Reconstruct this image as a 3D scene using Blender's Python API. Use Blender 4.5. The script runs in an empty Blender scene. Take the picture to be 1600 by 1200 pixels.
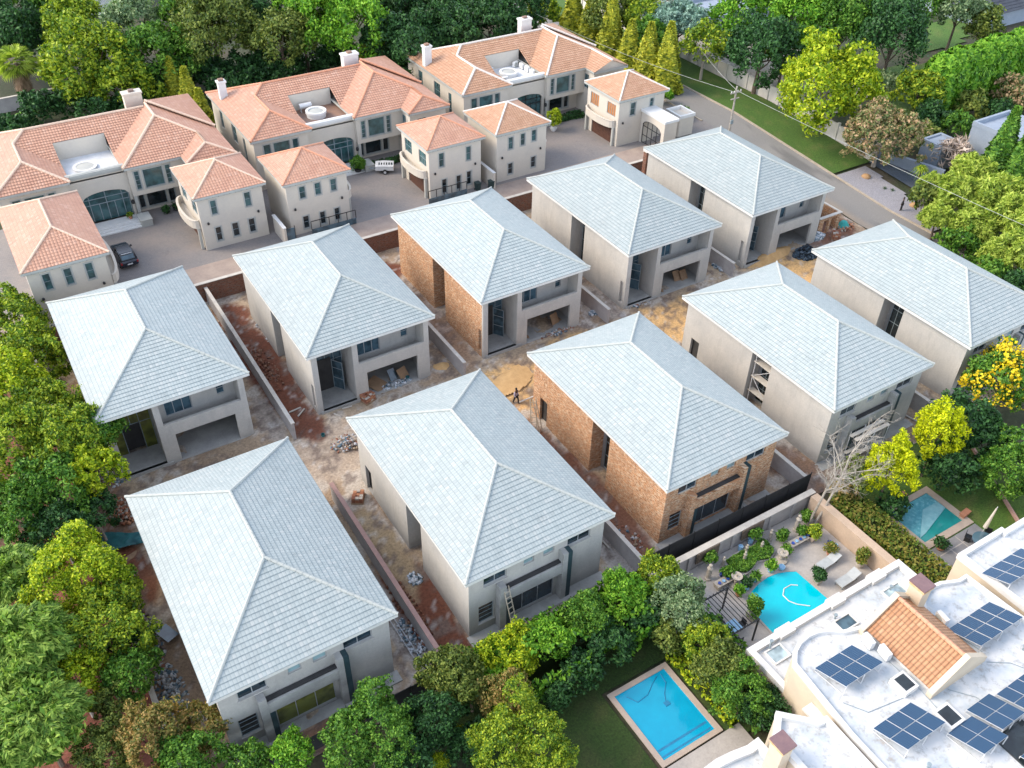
import bpy, math, random
import numpy as np
from mathutils import Vector, Matrix
sc = bpy.context.scene
R_ = math.radians
# ---------------------------------------------------------------- camera
PITCH, YAW, ROLL = R_(39.46440), R_(32.50475), R_(1.30174)
FPX = 1439.06                       # focal length in pixels of a 1600 px wide picture
CAM = Vector((0.0, 0.0, 54.30))
_F = Vector((math.sin(YAW)*math.cos(PITCH), math.cos(YAW)*math.cos(PITCH), -math.sin(PITCH)))
_r = Vector((math.cos(YAW), -math.sin(YAW), 0)); _u = _r.cross(_F)
_R = math.cos(ROLL)*_r + math.sin(ROLL)*_u
_U = -math.sin(ROLL)*_r + math.cos(ROLL)*_u
cd = bpy.data.cameras.new("camera"); cam = bpy.data.objects.new("camera", cd); sc.collection.objects.link(cam)
cam.matrix_world = Matrix(((_R.x, _U.x, -_F.x, CAM.x), (_R.y, _U.y, -_F.y, CAM.y), (_R.z, _U.z, -_F.z, CAM.z), (0, 0, 0, 1)))
cd.sensor_width = 36; cd.lens = FPX/1600*36; cd.clip_start = .5; cd.clip_end = 2000
sc.camera = cam
# ---------------------------------------------------------------- light
SUN_EL, SUN_AZ = R_(40), R_(-60)      # azimuth measured from +Y towards +X
w = bpy.data.worlds.new("World"); sc.world = w; w.use_nodes = True
nt = w.node_tree; bg = nt.nodes["Background"]
sky = nt.nodes.new("ShaderNodeTexSky"); sky.sky_type = 'NISHITA'; sky.sun_disc = False
sky.sun_elevation = SUN_EL; sky.sun_rotation = SUN_AZ; sky.altitude = 1500
sky.air_density = 1.0; sky.dust_density = 2.0; sky.ozone_density = 1.0
hs = nt.nodes.new('ShaderNodeHueSaturation'); hs.inputs['Saturation'].default_value = .5
nt.links.new(sky.outputs[0], hs.inputs['Color']); nt.links.new(hs.outputs[0], bg.inputs[0]); bg.inputs[1].default_value = 0.15
sd = bpy.data.lights.new("sun", 'SUN'); sd.energy = .95; sd.angle = R_(28); sd.color = (1.0, .82, .60)
sun = bpy.data.objects.new("sun", sd); sc.collection.objects.link(sun)
to_sun = Vector((math.sin(SUN_AZ)*math.cos(SUN_EL), math.cos(SUN_AZ)*math.cos(SUN_EL), math.sin(SUN_EL)))
sun.rotation_euler = to_sun.to_track_quat('Z', 'Y').to_euler()
sc.view_settings.view_transform = 'Standard'; sc.view_settings.look = 'None'
sc.view_settings.exposure = 1.93; sc.view_settings.gamma = 1
sc.cycles.max_bounces = 5; sc.cycles.diffuse_bounces = 3; sc.cycles.transparent_max_bounces = 6

# ---------------------------------------------------------------- terrain height, pixel -> place
def hgt(x, y):
    s = min(max((y-53)/4, 0), 1)*.5
    if x < 79.3: return 2.5 if y > 82.3 else s
    return s if y < 53 else .5 + 2.0*min(max((y-60)/28, 0), 1)
hgtv = np.vectorize(hgt)
def ray(px, py):
    return (_F + _R*((px-800)/FPX) - _U*((py-600)/FPX))
def at(px, py, dz=0.0, z=None):
    """the place seen at a pixel of the 1600x1200 photograph, dz above the ground (or at height z)"""
    d = ray(px, py)
    if z is not None: return CAM + d*((z-CAM.z)/d.z)
    zz = 1.0
    for _ in range(12):
        p = CAM + d*((zz+dz-CAM.z)/d.z); zz = .5*zz + .5*hgt(p.x, p.y)
    return CAM + d*((hgt(p.x, p.y)+dz-CAM.z)/d.z)
def depth(p): return (Vector(p)-CAM).dot(_F)

# ---------------------------------------------------------------- objects
def tag(o, label=None, cat=None, group=None, kind=None):
    if label: o['label'] = label
    if cat: o['category'] = cat
    if group: o['group'] = group
    if kind: o['kind'] = kind
    return o
def empty(name, loc, label=None, cat=None, group=None, rz=0.0):
    o = bpy.data.objects.new(name, None); sc.collection.objects.link(o); o.empty_display_size = .3
    o.location = loc; o.rotation_euler = (0, 0, rz)
    return tag(o, label, cat, group)
def link(name, me, mat, parent=None):
    o = bpy.data.objects.new(name, me); sc.collection.objects.link(o)
    if mat is not None and not me.materials: me.materials.append(mat)
    if parent: o.parent = parent
    return o
def copy_tree(o, parent=None):
    c = o.copy(); sc.collection.objects.link(c); c.parent = parent
    for ch in list(o.children): copy_tree(ch, c)
    return c
def fastmesh(name, V, F, uv=None, smooth=False, col=None):
    """V (n,3); F (m,k) uniform polygons"""
    V = np.asarray(V, np.float32); F = np.asarray(F, np.int32); m, k = F.shape
    me = bpy.data.meshes.new(name)
    me.vertices.add(len(V)); me.vertices.foreach_set("co", V.ravel())
    me.loops.add(m*k); me.loops.foreach_set("vertex_index", F.ravel())
    me.polygons.add(m); me.polygons.foreach_set("loop_start", np.arange(0, m*k, k, dtype=np.int32))
    me.polygons.foreach_set("loop_total", np.full(m, k, np.int32))
    if smooth: me.polygons.foreach_set("use_smooth", np.ones(m, bool))
    if col is not None:
        a = me.color_attributes.new("Col", 'FLOAT_COLOR', 'POINT')
        a.data.foreach_set("color", np.hstack([col, np.ones((len(col), 1))]).astype(np.float32).ravel())
    me.update(calc_edges=True); me.validate()
    return me
class MB:
    """collects shapes, builds ONE mesh object"""
    def __init__(s, origin=(0, 0, 0)): s.v = []; s.f = []; s.uv = []; s.o = Vector(origin)
    def face(s, pts, uv=None):
        n = len(s.v); s.v += [tuple(Vector(p)) for p in pts]; s.f.append(tuple(range(n, n+len(pts))))
        s.uv += list(uv) if uv else [(0, 0)]*len(pts)
    def box(s, x0, x1, y0, y1, z0, z1, rz=0.0, c=None, tilt=None):
        P = [Vector((x, y, z)) for z in (z0, z1) for x, y in ((x0, y0), (x1, y0), (x1, y1), (x0, y1))]
        if rz or c or tilt:
            M = Matrix.Translation(Vector(c or (0, 0, 0))) @ Matrix.Rotation(rz, 4, 'Z')
            if tilt: M = M @ Matrix.Rotation(tilt[1], 4, tilt[0])
            P = [M @ p for p in P]
        for q in ((3, 2, 1, 0), (4, 5, 6, 7), (0, 1, 5, 4), (1, 2, 6, 5), (2, 3, 7, 6), (3, 0, 4, 7)):
            s.face([P[i] for i in q])
        return s
    def prism(s, poly, z0, z1, bottom=True):
        a = sum(poly[i][0]*poly[(i+1) % len(poly)][1]-poly[(i+1) % len(poly)][0]*poly[i][1] for i in range(len(poly)))
        if a < 0: poly = poly[::-1]
        n = len(poly)
        s.face([(p[0], p[1], z1) for p in poly])
        if bottom: s.face([(p[0], p[1], z0) for p in poly[::-1]])
        for i in range(n):
            p, q = poly[i], poly[(i+1) % n]
            s.face([(p[0], p[1], z0), (q[0], q[1], z0), (q[0], q[1], z1), (p[0], p[1], z1)])
        return s
    def ring(s, outer, inner, z0, z1):
        n = len(outer)
        for i in range(n):
            j = (i+1) % n
            o0, o1, i0, i1 = outer[i], outer[j], inner[i], inner[j]
            s.face([(*o0[:2], z1), (*o1[:2], z1), (*i1[:2], z1), (*i0[:2], z1)])
            s.face([(*o0[:2], z0), (*o1[:2], z0), (*o1[:2], z1), (*o0[:2], z1)])
            s.face([(*i1[:2], z0), (*i0[:2], z0), (*i0[:2], z1), (*i1[:2], z1)])
        return s
    def tube(s, p0, p1, r0, r1=None, n=6, caps=True):
        r1 = r0 if r1 is None else r1
        p0, p1 = Vector(p0), Vector(p1); d = (p1-p0)
        if d.length < 1e-6: return s
        d.normalize(); a = d.orthogonal().normalized(); b = d.cross(a)
        A = [p0+(a*math.cos(t)+b*math.sin(t))*r0 for t in [2*math.pi*i/n for i in range(n)]]
        B = [p1+(a*math.cos(t)+b*math.sin(t))*r1 for t in [2*math.pi*i/n for i in range(n)]]
        for i in range(n): j = (i+1) % n; s.face([A[i], A[j], B[j], B[i]])
        if caps: s.face(A[::-1]); s.face(B)
        return s
    def path(s, pts, r, n=6):
        for a, b in zip(pts[:-1], pts[1:]): s.tube(a, b, r, r, n)
        return s
    def lathe(s, prof, c=(0, 0, 0), n=16):
        c = Vector(c); rings = []
        for r, z in prof: rings.append([c+Vector((r*math.cos(2*math.pi*i/n), r*math.sin(2*math.pi*i/n), z)) for i in range(n)])
        for k in range(len(prof)-1):
            for i in range(n):
                j = (i+1) % n; s.face([rings[k][i], rings[k][j], rings[k+1][j], rings[k+1][i]])
        if prof[0][0] > 1e-4: s.face(rings[0][::-1])
        if prof[-1][0] > 1e-4: s.face(rings[-1])
        return s
    def build(s, name, mat, parent=None, smooth=False):
        me = bpy.data.meshes.new(name)
        o = s.o
        me.from_pydata([(v[0]-o.x, v[1]-o.y, v[2]-o.z) for v in s.v] if o.length else s.v, [], s.f)
        if any(u != (0, 0) for u in s.uv[:400]):
            l = me.uv_layers.new(name="UVMap"); l.data.foreach_set("uv", np.array(s.uv, np.float32).ravel())
        if smooth:
            import bmesh
            bm = bmesh.new(); bm.from_mesh(me); bmesh.ops.remove_doubles(bm, verts=bm.verts, dist=1e-4)
            bmesh.ops.recalc_face_normals(bm, faces=bm.faces)
            for f in bm.faces: f.smooth = True
            for e in bm.edges:
                if len(e.link_faces) == 2 and e.calc_face_angle(0) > R_(40): e.smooth = False
            bm.to_mesh(me); bm.free()
        me.update()
        return link(name, me, mat, parent)

# ---------------------------------------------------------------- materials
class NB:
    def __init__(s, name):
        s.m = bpy.data.materials.new(name); s.m.use_nodes = True; s.t = s.m.node_tree
        s.b = s.t.nodes["Principled BSDF"]; s.out = s.t.nodes["Material Output"]
        s.geo = None
    def n(s, ty, ins=None, **kw):
        nd = s.t.nodes.new("ShaderNode"+ty)
        for k, v in kw.items(): setattr(nd, k, v)
        for k, v in (ins or {}).items():
            if isinstance(v, bpy.types.NodeSocket): s.t.links.new(v, nd.inputs[k])
            else: nd.inputs[k].default_value = v
        return nd
    def pos(s):
        if not s.geo: s.geo = s.n("NewGeometry")
        return s.geo.outputs["Position"]
    def math(s, op, a, b=0.0, c=0.0): return s.n("Math", {0: a, 1: b, 2: c}, operation=op).outputs[0]
    def noise(s, scale, detail=3, vec=None, rough=.6):
        return s.n("TexNoise", {"Vector": vec if vec is not None else s.pos(), "Scale": scale, "Detail": detail, "Roughness": rough}).outputs["Fac"]
    def ramp(s, fac, stops):
        r = s.n("ValToRGB", {0: fac}); e = r.color_ramp.elements
        while len(e) < len(stops): e.new(.5)
        for k, (p, c) in enumerate(stops): e[k].position = p; e[k].color = (*c, 1) if len(c) == 3 else c
        return r.outputs[0]
    def mix(s, f, a, b, mode='MIX'):
        nd = s.n("Mix", data_type='RGBA', blend_type=mode)
        for i, v in ((0, f), (6, a), (7, b)):
            if isinstance(v, bpy.types.NodeSocket): s.t.links.new(v, nd.inputs[i])
            else: nd.inputs[i].default_value = (*v, 1) if isinstance(v, tuple) and len(v) == 3 else v
        return nd.outputs[2]
    def col(s, c):
        if isinstance(c, bpy.types.NodeSocket): s.t.links.new(c, s.b.inputs["Base Color"])
        else: s.b.inputs["Base Color"].default_value = (*c, 1)
        return s
    def rough(s, v):
        s.b.inputs["Roughness"].default_value = v; return s
    def bump(s, hsock, dist=.02, st=1.0):
        b = s.n("Bump", {"Height": hsock, "Distance": dist, "Strength": st}); s.t.links.new(b.outputs[0], s.b.inputs["Normal"]); return s
def M(name, c, c2=None, scale=1.5, rough=.8, bump=0.0, bscale=8, spec=None, metal=0.0, fine=.12):
    """painted / plastered surface: base colour wandering to c2, with fine grain"""
    b = NB(name); c2 = c2 or tuple(x*.8 for x in c)
    n1 = b.noise(scale, 5); f = b.ramp(n1, [(.35, (0, 0, 0)), (.68, (1, 1, 1))])
    col = b.mix(f, c, c2)
    n2 = b.noise(scale*9, 3)
    g = b.ramp(n2, [(.25, (1-fine,)*3), (.75, (1+fine*.4,)*3)])
    col = b.mix(1.0, col, g, 'MULTIPLY')
    b.col(col).rough(rough); b.b.inputs["Metallic"].default_value = metal
    if spec is not None: b.b.inputs["Specular IOR Level"].default_value = spec
    if bump: b.bump(b.noise(bscale, 4), bump)
    return b.m
def tile_mat(name, c1, c2, c3, tw=.30, cr=.34, joint=.55, jcol=None, wave=.012, tint=None):
    b = NB(name)
    uv = b.n("UVMap").outputs[0]; sx = b.n("SeparateXYZ", {0: uv})
    u, v = sx.outputs[0], sx.outputs[1]
    cu = b.math('FLOOR', b.math('DIVIDE', u, tw)); cv = b.math('FLOOR', b.math('DIVIDE', v, cr))
    wn = b.n("TexWhiteNoise", {"Vector": b.n("CombineXYZ", {0: cu, 1: cv}).outputs[0]}, noise_dimensions='2D').outputs["Value"]
    fu = b.math('FRACT', b.math('DIVIDE', u, tw)); fv = b.math('FRACT', b.math('DIVIDE', v, cr))
    base = b.ramp(wn, [(0, c2), (.45, c1), (.8, c1), (1, c3)])
    big = b.noise(.45, 4)
    base = b.mix(b.ramp(big, [(.35, (0, 0, 0)), (.65, (.35, .35, .35))]), base, tint or c3)
    sp = b.noise(3.0, 4); base = b.mix(b.ramp(sp, [(.55, (0, 0, 0)), (.78, (.5, .5, .5))]), base, c2)
    # valley between tiles and a darker line at the lap
    j = b.math('ABSOLUTE', b.math('SUBTRACT', fu, .5))
    jf = b.ramp(j, [(.36, (0, 0, 0)), (.48, (1, 1, 1))])
    lap = b.ramp(fv, [(.02, (1, 1, 1)), (.17, (0, 0, 0))])
    smr = b.noise(1.1, 6, rough=.75); base = b.mix(b.ramp(smr, [(.60, (0, 0, 0)), (.68, (.35, .35, .35))]), base, tuple(min(1, x*1.12) for x in c3))
    dk = b.noise(.7, 6, rough=.75); base = b.mix(b.ramp(dk, [(.58, (0, 0, 0)), (.70, (.45, .45, .45))]), base, tuple(x*.72 for x in c2))
    orn = b.math('ADD', b.math('MULTIPLY', b.n('ObjectInfo').outputs['Random'], .14), .93); base = b.mix(1.0, base, b.n('CombineColor', {0: orn, 1: orn, 2: b.math('MULTIPLY', orn, .995)}).outputs[0], 'MULTIPLY')
    k = b.math('MULTIPLY', b.math('MAXIMUM', b.math('MULTIPLY', jf, .5), lap), joint)
    base = b.mix(k, base, jcol or tuple(x*.35 for x in c1))
    b.col(base).rough(.62)
    prof = b.math('ABSOLUTE', b.math('SINE', b.math('MULTIPLY', b.math('DIVIDE', u, tw), math.pi)))
    pass
    b.bump(prof, wave*2)
    return b.m
def brick_mat(name, c1, c2, mortar, sc_=4.2):
    b = NB(name)
    p = b.n("SeparateXYZ", {0: b.pos()})
    xy = b.math('ADD', p.outputs[0], p.outputs[1])
    vec = b.n("CombineXYZ", {0: xy, 1: p.outputs[2]}).outputs[0]
    br = b.n("TexBrick", {"Vector": vec, "Color1": (*c1, 1), "Color2": (*c2, 1), "Mortar": (*mortar, 1), "Scale": sc_,
                          "Mortar Size": .028, "Brick Width": .95, "Row Height": .33, "Bias": -.1}, offset=.5)
    n = b.noise(.8, 5); mp = b.n("Mapping", {"Vector": vec, "Scale": (2.2, 7.0, 1)}).outputs[0]
    n2 = b.noise(1.0, 3, vec=mp, rough=.7); n3 = b.noise(1.7, 3, vec=mp, rough=.7)
    col = b.mix(b.ramp(n2, [(.50, (0, 0, 0)), (.56, (.9, .9, .9))]), br.outputs[0], mortar)
    col = b.mix(b.ramp(n3, [(.53, (0, 0, 0)), (.60, (.9, .9, .9))]), col, tuple(x*.32 for x in c1))
    col = b.mix(b.ramp(n, [(.4, (0, 0, 0)), (.7, (.35, .35, .35))]), col, tuple(x*.5 for x in c2))
    b.col(col).rough(.9); b.bump(br.outputs["Fac"], -.01)
    return b.m
def glass_mat(name, c, rough=.12):
    b = NB(name); n = b.noise(.9, 2)
    b.col(b.mix(b.ramp(n, [(.4, (0, 0, 0)), (.6, (1, 1, 1))]), c, tuple(x*.45 for x in c))).rough(rough)
    b.b.inputs["Specular IOR Level"].default_value = .8
    return b.m
def leaf_mat(name, dark, mid, light, trans=.3):
    b = NB(name)
    r = b.n("NewGeometry").outputs["Random Per Island"]
    n = b.noise(.75, 3)
    f = b.math('ADD', b.math('MULTIPLY', r, .55), b.math('MULTIPLY', n, .55))
    c = b.ramp(f, [(.22, dark), (.45, mid), (.75, light)])
    b.col(c).rough(.55); b.b.inputs["Specular IOR Level"].default_value = .25
    tr = b.n("BsdfTranslucent", {"Color": b.mix(1.0, c, (1.0, 1.1, .5), 'MULTIPLY')})
    mx = b.n("MixShader", {0: trans, 1: b.b.outputs[0], 2: tr.outputs[0]})
    b.t.links.new(mx.outputs[0], b.out.inputs[0])
    return b.m
def vcol_mat(name, fine=.22, fscale=6, bump=.03, rough=.95):
    b = NB(name); a = b.n("VertexColor", layer_name="Col").outputs[0]
    n = b.noise(fscale, 6); n2 = b.noise(fscale*5, 3)
    g = b.ramp(n, [(.3, (1-fine,)*3), (.7, (1+fine,)*3)])
    g2 = b.ramp(n2, [(.3, (1-fine*.6,)*3), (.7, (1+fine*.5,)*3)])
    b.col(b.mix(1.0, b.mix(1.0, a, g, 'MULTIPLY'), g2, 'MULTIPLY')).rough(rough)
    if bump: b.bump(n, bump)
    return b.m

m_tile = tile_mat("grey_roof_tile", (.315, .362, .365), (.275, .318, .322), (.37, .40, .395), tw=.235, joint=.6, jcol=(.07, .11, .125), wave=.004, tint=(.345, .375, .37))
m_cap = M("grey_ridge_cap", (.42, .44, .41), (.35, .375, .36), 2.0)
m_fascia = M("white_fascia", (.66, .66, .62), (.58, .59, .57), 1.0, .6)
m_terra = tile_mat("terracotta_roof_tile", (.46, .25, .17), (.40, .205, .14), (.51, .31, .23), cr=.36, joint=.5, wave=.02, tint=(.50, .29, .20))
m_terra2 = tile_mat("tan_roof_tile", (.46, .26, .16), (.39, .21, .12), (.52, .33, .22), cr=.36, joint=.5, wave=.02, tint=(.47, .28, .18))
m_capcream = M("cream_ridge_cap", (.66, .50, .38), (.58, .44, .34), 2)
m_capwhite = M("white_ridge_cap", (.72, .66, .60), (.62, .58, .53), 2)
m_capterra = M("terracotta_ridge_cap", (.62, .30, .18), (.52, .25, .16), 2)
def plaster(name, c, c2, c3):
    b = NB(name); f = b.ramp(b.noise(.5, 5), [(.35, (0, 0, 0)), (.68, (1, 1, 1))]); col = b.mix(f, c, c2)
    st = b.noise(1.0, 4, vec=b.n("Mapping", {"Vector": b.pos(), "Scale": (1.6, 1.6, .35)}).outputs[0], rough=.7)
    col = b.mix(b.ramp(st, [(.50, (0, 0, 0)), (.72, (.45, .45, .45))]), col, c3)
    z = b.n("SeparateXYZ", {0: b.pos()}).outputs[2]; zz = b.math('ADD', z, b.math('MULTIPLY', b.noise(.9, 4), 1.6))
    col = b.mix(b.ramp(b.math('DIVIDE', zz, 4.0), [(.25, (.6, .6, .6)), (.50, (0, 0, 0))]), col, tuple(x*.8 for x in c3))   # splash-back dirt
    g = b.ramp(b.noise(7, 3), [(.25, (.9,)*3), (.75, (1.05,)*3)]); b.col(b.mix(1.0, col, g, 'MULTIPLY')).rough(.9); b.bump(b.noise(5, 4), .012); return b.m
m_plaster = plaster("raw_plaster", (.47, .455, .42), (.40, .395, .375), (.32, .315, .30))
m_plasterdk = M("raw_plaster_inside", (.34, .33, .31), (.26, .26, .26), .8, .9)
m_conc = M("raw_concrete", (.40, .40, .38), (.28, .28, .27), .7, .9, .01)
m_brick = brick_mat("stock_brick", (.58, .28, .125), (.40, .185, .085), (.66, .52, .37))
m_redbrick = brick_mat("red_retaining_brick", (.22, .085, .05), (.30, .12, .07), (.20, .15, .12))
m_cream = M("cream_paint", (.58, .53, .45), (.52, .48, .42), .5, .7, fine=.05)
m_trim = M("grey_trim", (.42, .43, .40), (.36, .37, .35), 1, .7, fine=.05)
m_glass = glass_mat("teal_glass", (.05, .13, .14))
m_glassdk = glass_mat("dark_glass", (.02, .03, .035))
m_glassblue = glass_mat("blue_grey_glass", (.07, .13, .17))
m_frame = M("grey_steel_frame", (.26, .32, .35), None, 2, .5)
m_framelt = M("pale_steel_frame", (.42, .44, .45), None, 2, .5)
m_navy = M("blue_black_waterproofing", (.018, .045, .055), (.03, .065, .075), 2, .6)
m_black = M("black_steel", (.015, .016, .018), None, 3, .45)
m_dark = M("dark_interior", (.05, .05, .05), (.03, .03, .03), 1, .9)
m_wood = M("garage_wood", (.10, .045, .03), (.07, .03, .02), 2, .6)
m_plank = M("timber_plank", (.34, .23, .14), (.24, .15, .09), 3, .8)
m_shutter = M("orange_blind", (.46, .20, .07), (.36, .15, .05), 3, .6)
m_bark = M("bark", (.16, .12, .09), (.09, .07, .05), 4, .95)
m_barkpale = M("pale_bark", (.40, .37, .32), (.24, .21, .18), 4, .9)
m_white = M("white_paint", (.68, .68, .66), (.60, .61, .61), 1, .6, fine=.06)
m_yellowfilm = glass_mat("olive_film_glass", (.16, .18, .03))
m_glassnavy = glass_mat('navy_glass', (.03, .055, .075))
m_palepane = glass_mat('pale_cyan_pane', (.30, .45, .48))
# ================================================================= ground
def vnoise(x, y, s, seed=0):
    x = np.asarray(x)/s; y = np.asarray(y)/s
    xi = np.floor(x).astype(np.int64); yi = np.floor(y).astype(np.int64); fx = x-xi; fy = y-yi
    fx = fx*fx*(3-2*fx); fy = fy*fy*(3-2*fy)
    def hsh(a, b):
        n = (a*374761393 + b*668265263 + seed*1442695) & 0xffffffff
        n = ((n ^ (n >> 13))*1274126177) & 0xffffffff
        return ((n ^ (n >> 16)) & 0xffff)/65535.0
    return (hsh(xi, yi)*(1-fx)+hsh(xi+1, yi)*fx)*(1-fy)+(hsh(xi, yi+1)*(1-fx)+hsh(xi+1, yi+1)*fx)*fy
def fbm(x, y, s, seed=0, o=4):
    t = 0; a = .5; tot = 0
    for k in range(o): t = t+a*vnoise(x, y, s/2**k, seed+k*17); tot += a; a *= .55
    return t/tot
def grid_sheet(name, xs, ys, dz, colfn, mat, keep=None, bump=None, hf=None):
    X, Y = np.meshgrid(xs, ys); Z = (hgtv(X, Y) if hf is None else hf(X, Y))+dz
    if bump is not None: Z = Z+bump(X, Y)
    V = np.stack([X.ravel(), Y.ravel(), Z.ravel()], 1)
    nx, ny = len(xs), len(ys); i = np.arange(nx-1); j = np.arange(ny-1); I, J = np.meshgrid(i, j)
    a = (J*nx+I).ravel(); F = np.stack([a, a+1, a+nx+1, a+nx], 1)
    if keep is not None:
        cx = V[F].mean(1); F = F[keep(cx[:, 0], cx[:, 1])]
        used = np.unique(F); mp = np.zeros(len(V), int); mp[used] = np.arange(len(used)); V = V[used]; F = mp[F]
    col = np.clip(colfn(V[:, 0], V[:, 1]), 0, 1) if colfn else None
    me = fastmesh(name, V, F, smooth=True, col=col)
    o = link(name, me, mat); tag(o, kind='structure'); return o
def lerp(a, b, t): return np.asarray(a)[None, :]*(1-t[:, None])+np.asarray(b)[None, :]*t[:, None]
def blend(c, b, t): t = np.clip(t, 0, 1)[:, None]; return c*(1-t)+np.asarray(b)[None, :]*t
def sm(a, b, x): t = np.clip((x-a)/(b-a), 0, 1); return t*t*(3-2*t)

m_ground = vcol_mat("soil_and_leaf_litter", .35, 3)
def terr_col(x, y):
    n = fbm(x, y, 9, 3); n2 = fbm(x, y, 2.5, 9)
    c = lerp((.022, .035, .012), (.045, .055, .022), n)
    c = blend(c, (.10, .07, .05), sm(.5, .68, n2)*.6)
    red = ((x < -1.2) & (y < 95)).astype(float)*sm(.30, .50, fbm(x, y, 5, 31))
    c = blend(c, (.20, .065, .045), red*.9)
    return c
xs = np.concatenate([np.arange(-700, -60, 40), np.arange(-60, -12, 3), np.arange(-12, 79.31, 1.5), [79.3, 79.6], np.arange(80, 150, 1.5), np.arange(150, 1000, 40)])
ys = np.concatenate([np.arange(-500, -20, 40), np.arange(-20, 52, 1.5), np.arange(52, 60, .5), np.arange(60, 82.2, 1), [82.25, 82.35], np.arange(82.5, 90, 1), np.arange(90, 200, 3), np.arange(200, 1400, 60)])
grid_sheet("ground", xs, ys, -.14, terr_col, m_ground)
m_site = vcol_mat("building_site_dirt", .30, 5, .06)
def site_col(x, y):
    n = fbm(x, y, 6, 1); n2 = fbm(x, y, 1.6, 5, 5); n3 = fbm(x, y, .7, 8)
    c = lerp((.41, .315, .215), (.29, .205, .135), sm(.3, .7, n))
    c = blend(c, (.47, .43, .38), sm(.52, .62, n2)*.7)                       # cement dust
    # ochre sand along the lane between the rows
    def blob(cx, cy, rx, ry, k=1.0):
        d = np.sqrt(((x-cx)/rx)**2+((y-cy)/ry)**2)+(n2-.5)*.9+(n-.5)*.5
        return sm(1.05, .75, d)*k
    och = (.62, .39, .17)
    for q in ((34.5, 54.5, 6, 3.0), (52, 55.5, 5, 3), (71, 56.3, 6, 2.6), (27, 57.2, 6, 1.3, .7), (44, 57.5, 5, 1.4, .8), (60, 57, 5, 1.5, .8), (6, 57, 5, 1.0, .6)): c = blend(c, och, blob(*q))
    for q in ((16.5, 55, 4, 3.2, .8), (22, 57.5, 6, 1.2, .8)): c = blend(c, (.42, .33, .25), blob(*q))
    red = (.15, .052, .028)
    for q in ((16.5, 70, 2.1, 12), (16.8, 60.5, 1.5, 3.5, .9), (33, 78, 2.6, 3), (16.7, 37.5, 2.0, 7.5), (33.2, 68, 2.2, 8, .35), (33.3, 41, 2.0, 13, .85), (50, 34, 2.2, 4, .6),
              (49.9, 44, 2, 8, .3), (0, 57, 1.4, 6, .6), (.2, 51, 1.2, 3.2, .9), (8, 31.8, 6, 1.2, .7), (40, 31.5, 8, .9, .6), (50, 79, 2, 3), (66, 79, 2, 3), (81, 60.5, 4.5, 4, .8)): c = blend(c, red, blob(*q))
    for q in ((16.9, 44, 1.5, 5.5, .9), (50, 62, 1.6, 4, .5), (14.3, 62, 1, 4, .5), (14.4, 38, .9, 6, .7), (31.3, 36, .9, 5, .8)): c = blend(c, (.36, .27, .16) if q[0] > 16.8 and q[0] < 17 else (.36, .34, .32), blob(*q))
    for q in ((46.5, 56.8, 1.2, 1.5), (46.9, 55.0, .8, .5)): c = blend(c, (.17, .10, .06), blob(*q, .9))   # wet mud
    for yy, am in ((54.6, 1), (56.1, 1), (55.2, .6), (53.9, .5)):                 # wheel ruts along the lane
        rut = np.exp(-((y-yy-1.1*np.sin(x*.11+am)-.5*fbm(x, y*0, 7, 3))/.13)**2)*sm(.35, .55, fbm(x, y, 4, int(yy)))*sm(2, 8, x)*sm(84, 76, x)
        c = blend(c, (.17, .12, .085), rut*.55)
    c = blend(c, (.16, .12, .10), sm(.56, .66, n3)*.75)                     # scattered dark crumbs
    c = blend(c, (.55, .54, .52), sm(.68, .74, fbm(x, y, .5, 44))*.4)
    return c
def site_bump(x, y): return (fbm(x, y, 2.2, 12)-.5)*.28*(1-0*x)+(fbm(x, y, .8, 22)-.5)*.08
grid_sheet("site_ground", np.arange(-1.5, 86.1, .3), np.arange(30.9, 82.3, .3), .0, site_col, m_site, bump=site_bump)
# estate paving
m_pave = NB("brick_paving")
pv = m_pave.n("TexBrick", {"Vector": m_pave.n("VectorRotate", {"Vector": m_pave.pos(), "Angle": R_(45)}, rotation_type='Z_AXIS').outputs[0],
    "Color1": (.19, .183, .18, 1), "Color2": (.24, .222, .213, 1), "Mortar": (.15, .14, .14, 1), "Scale": 2.2, "Mortar Size": .03})
pc = m_pave.mix(m_pave.ramp(m_pave.noise(.35, 4), [(.35, (0, 0, 0)), (.7, (.45, .45, .45))]), pv.outputs[0], (.28, .235, .205))
pc = m_pave.mix(m_pave.ramp(m_pave.noise(.6, 6, rough=.8), [(.60, (0, 0, 0)), (.72, (.5, .5, .5))]), pc, (.10, .095, .095)); m_pave.col(pc).rough(.85); m_pave = m_pave.m
grid_sheet("paving", np.concatenate([np.arange(-12, 79.2, 1.0), [79.29, 79.31], np.arange(79.6, 86.2, .6)]), np.concatenate([[82.31], np.arange(82.8, 104, 1.0)]), .01, None, m_pave,
           keep=lambda x, y: ~((x > 79) & (y > 98)) & ~((x > 79.3) & (y < 82)))
m_lanepave = M("estate_lane_pavers", (.36, .29, .24), (.28, .22, .19), .8, .85)
grid_sheet("lane", np.arange(-6, 79.2, 2), np.array([82.6, 84.2, 85.8]), .018, None, m_lanepave)
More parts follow.
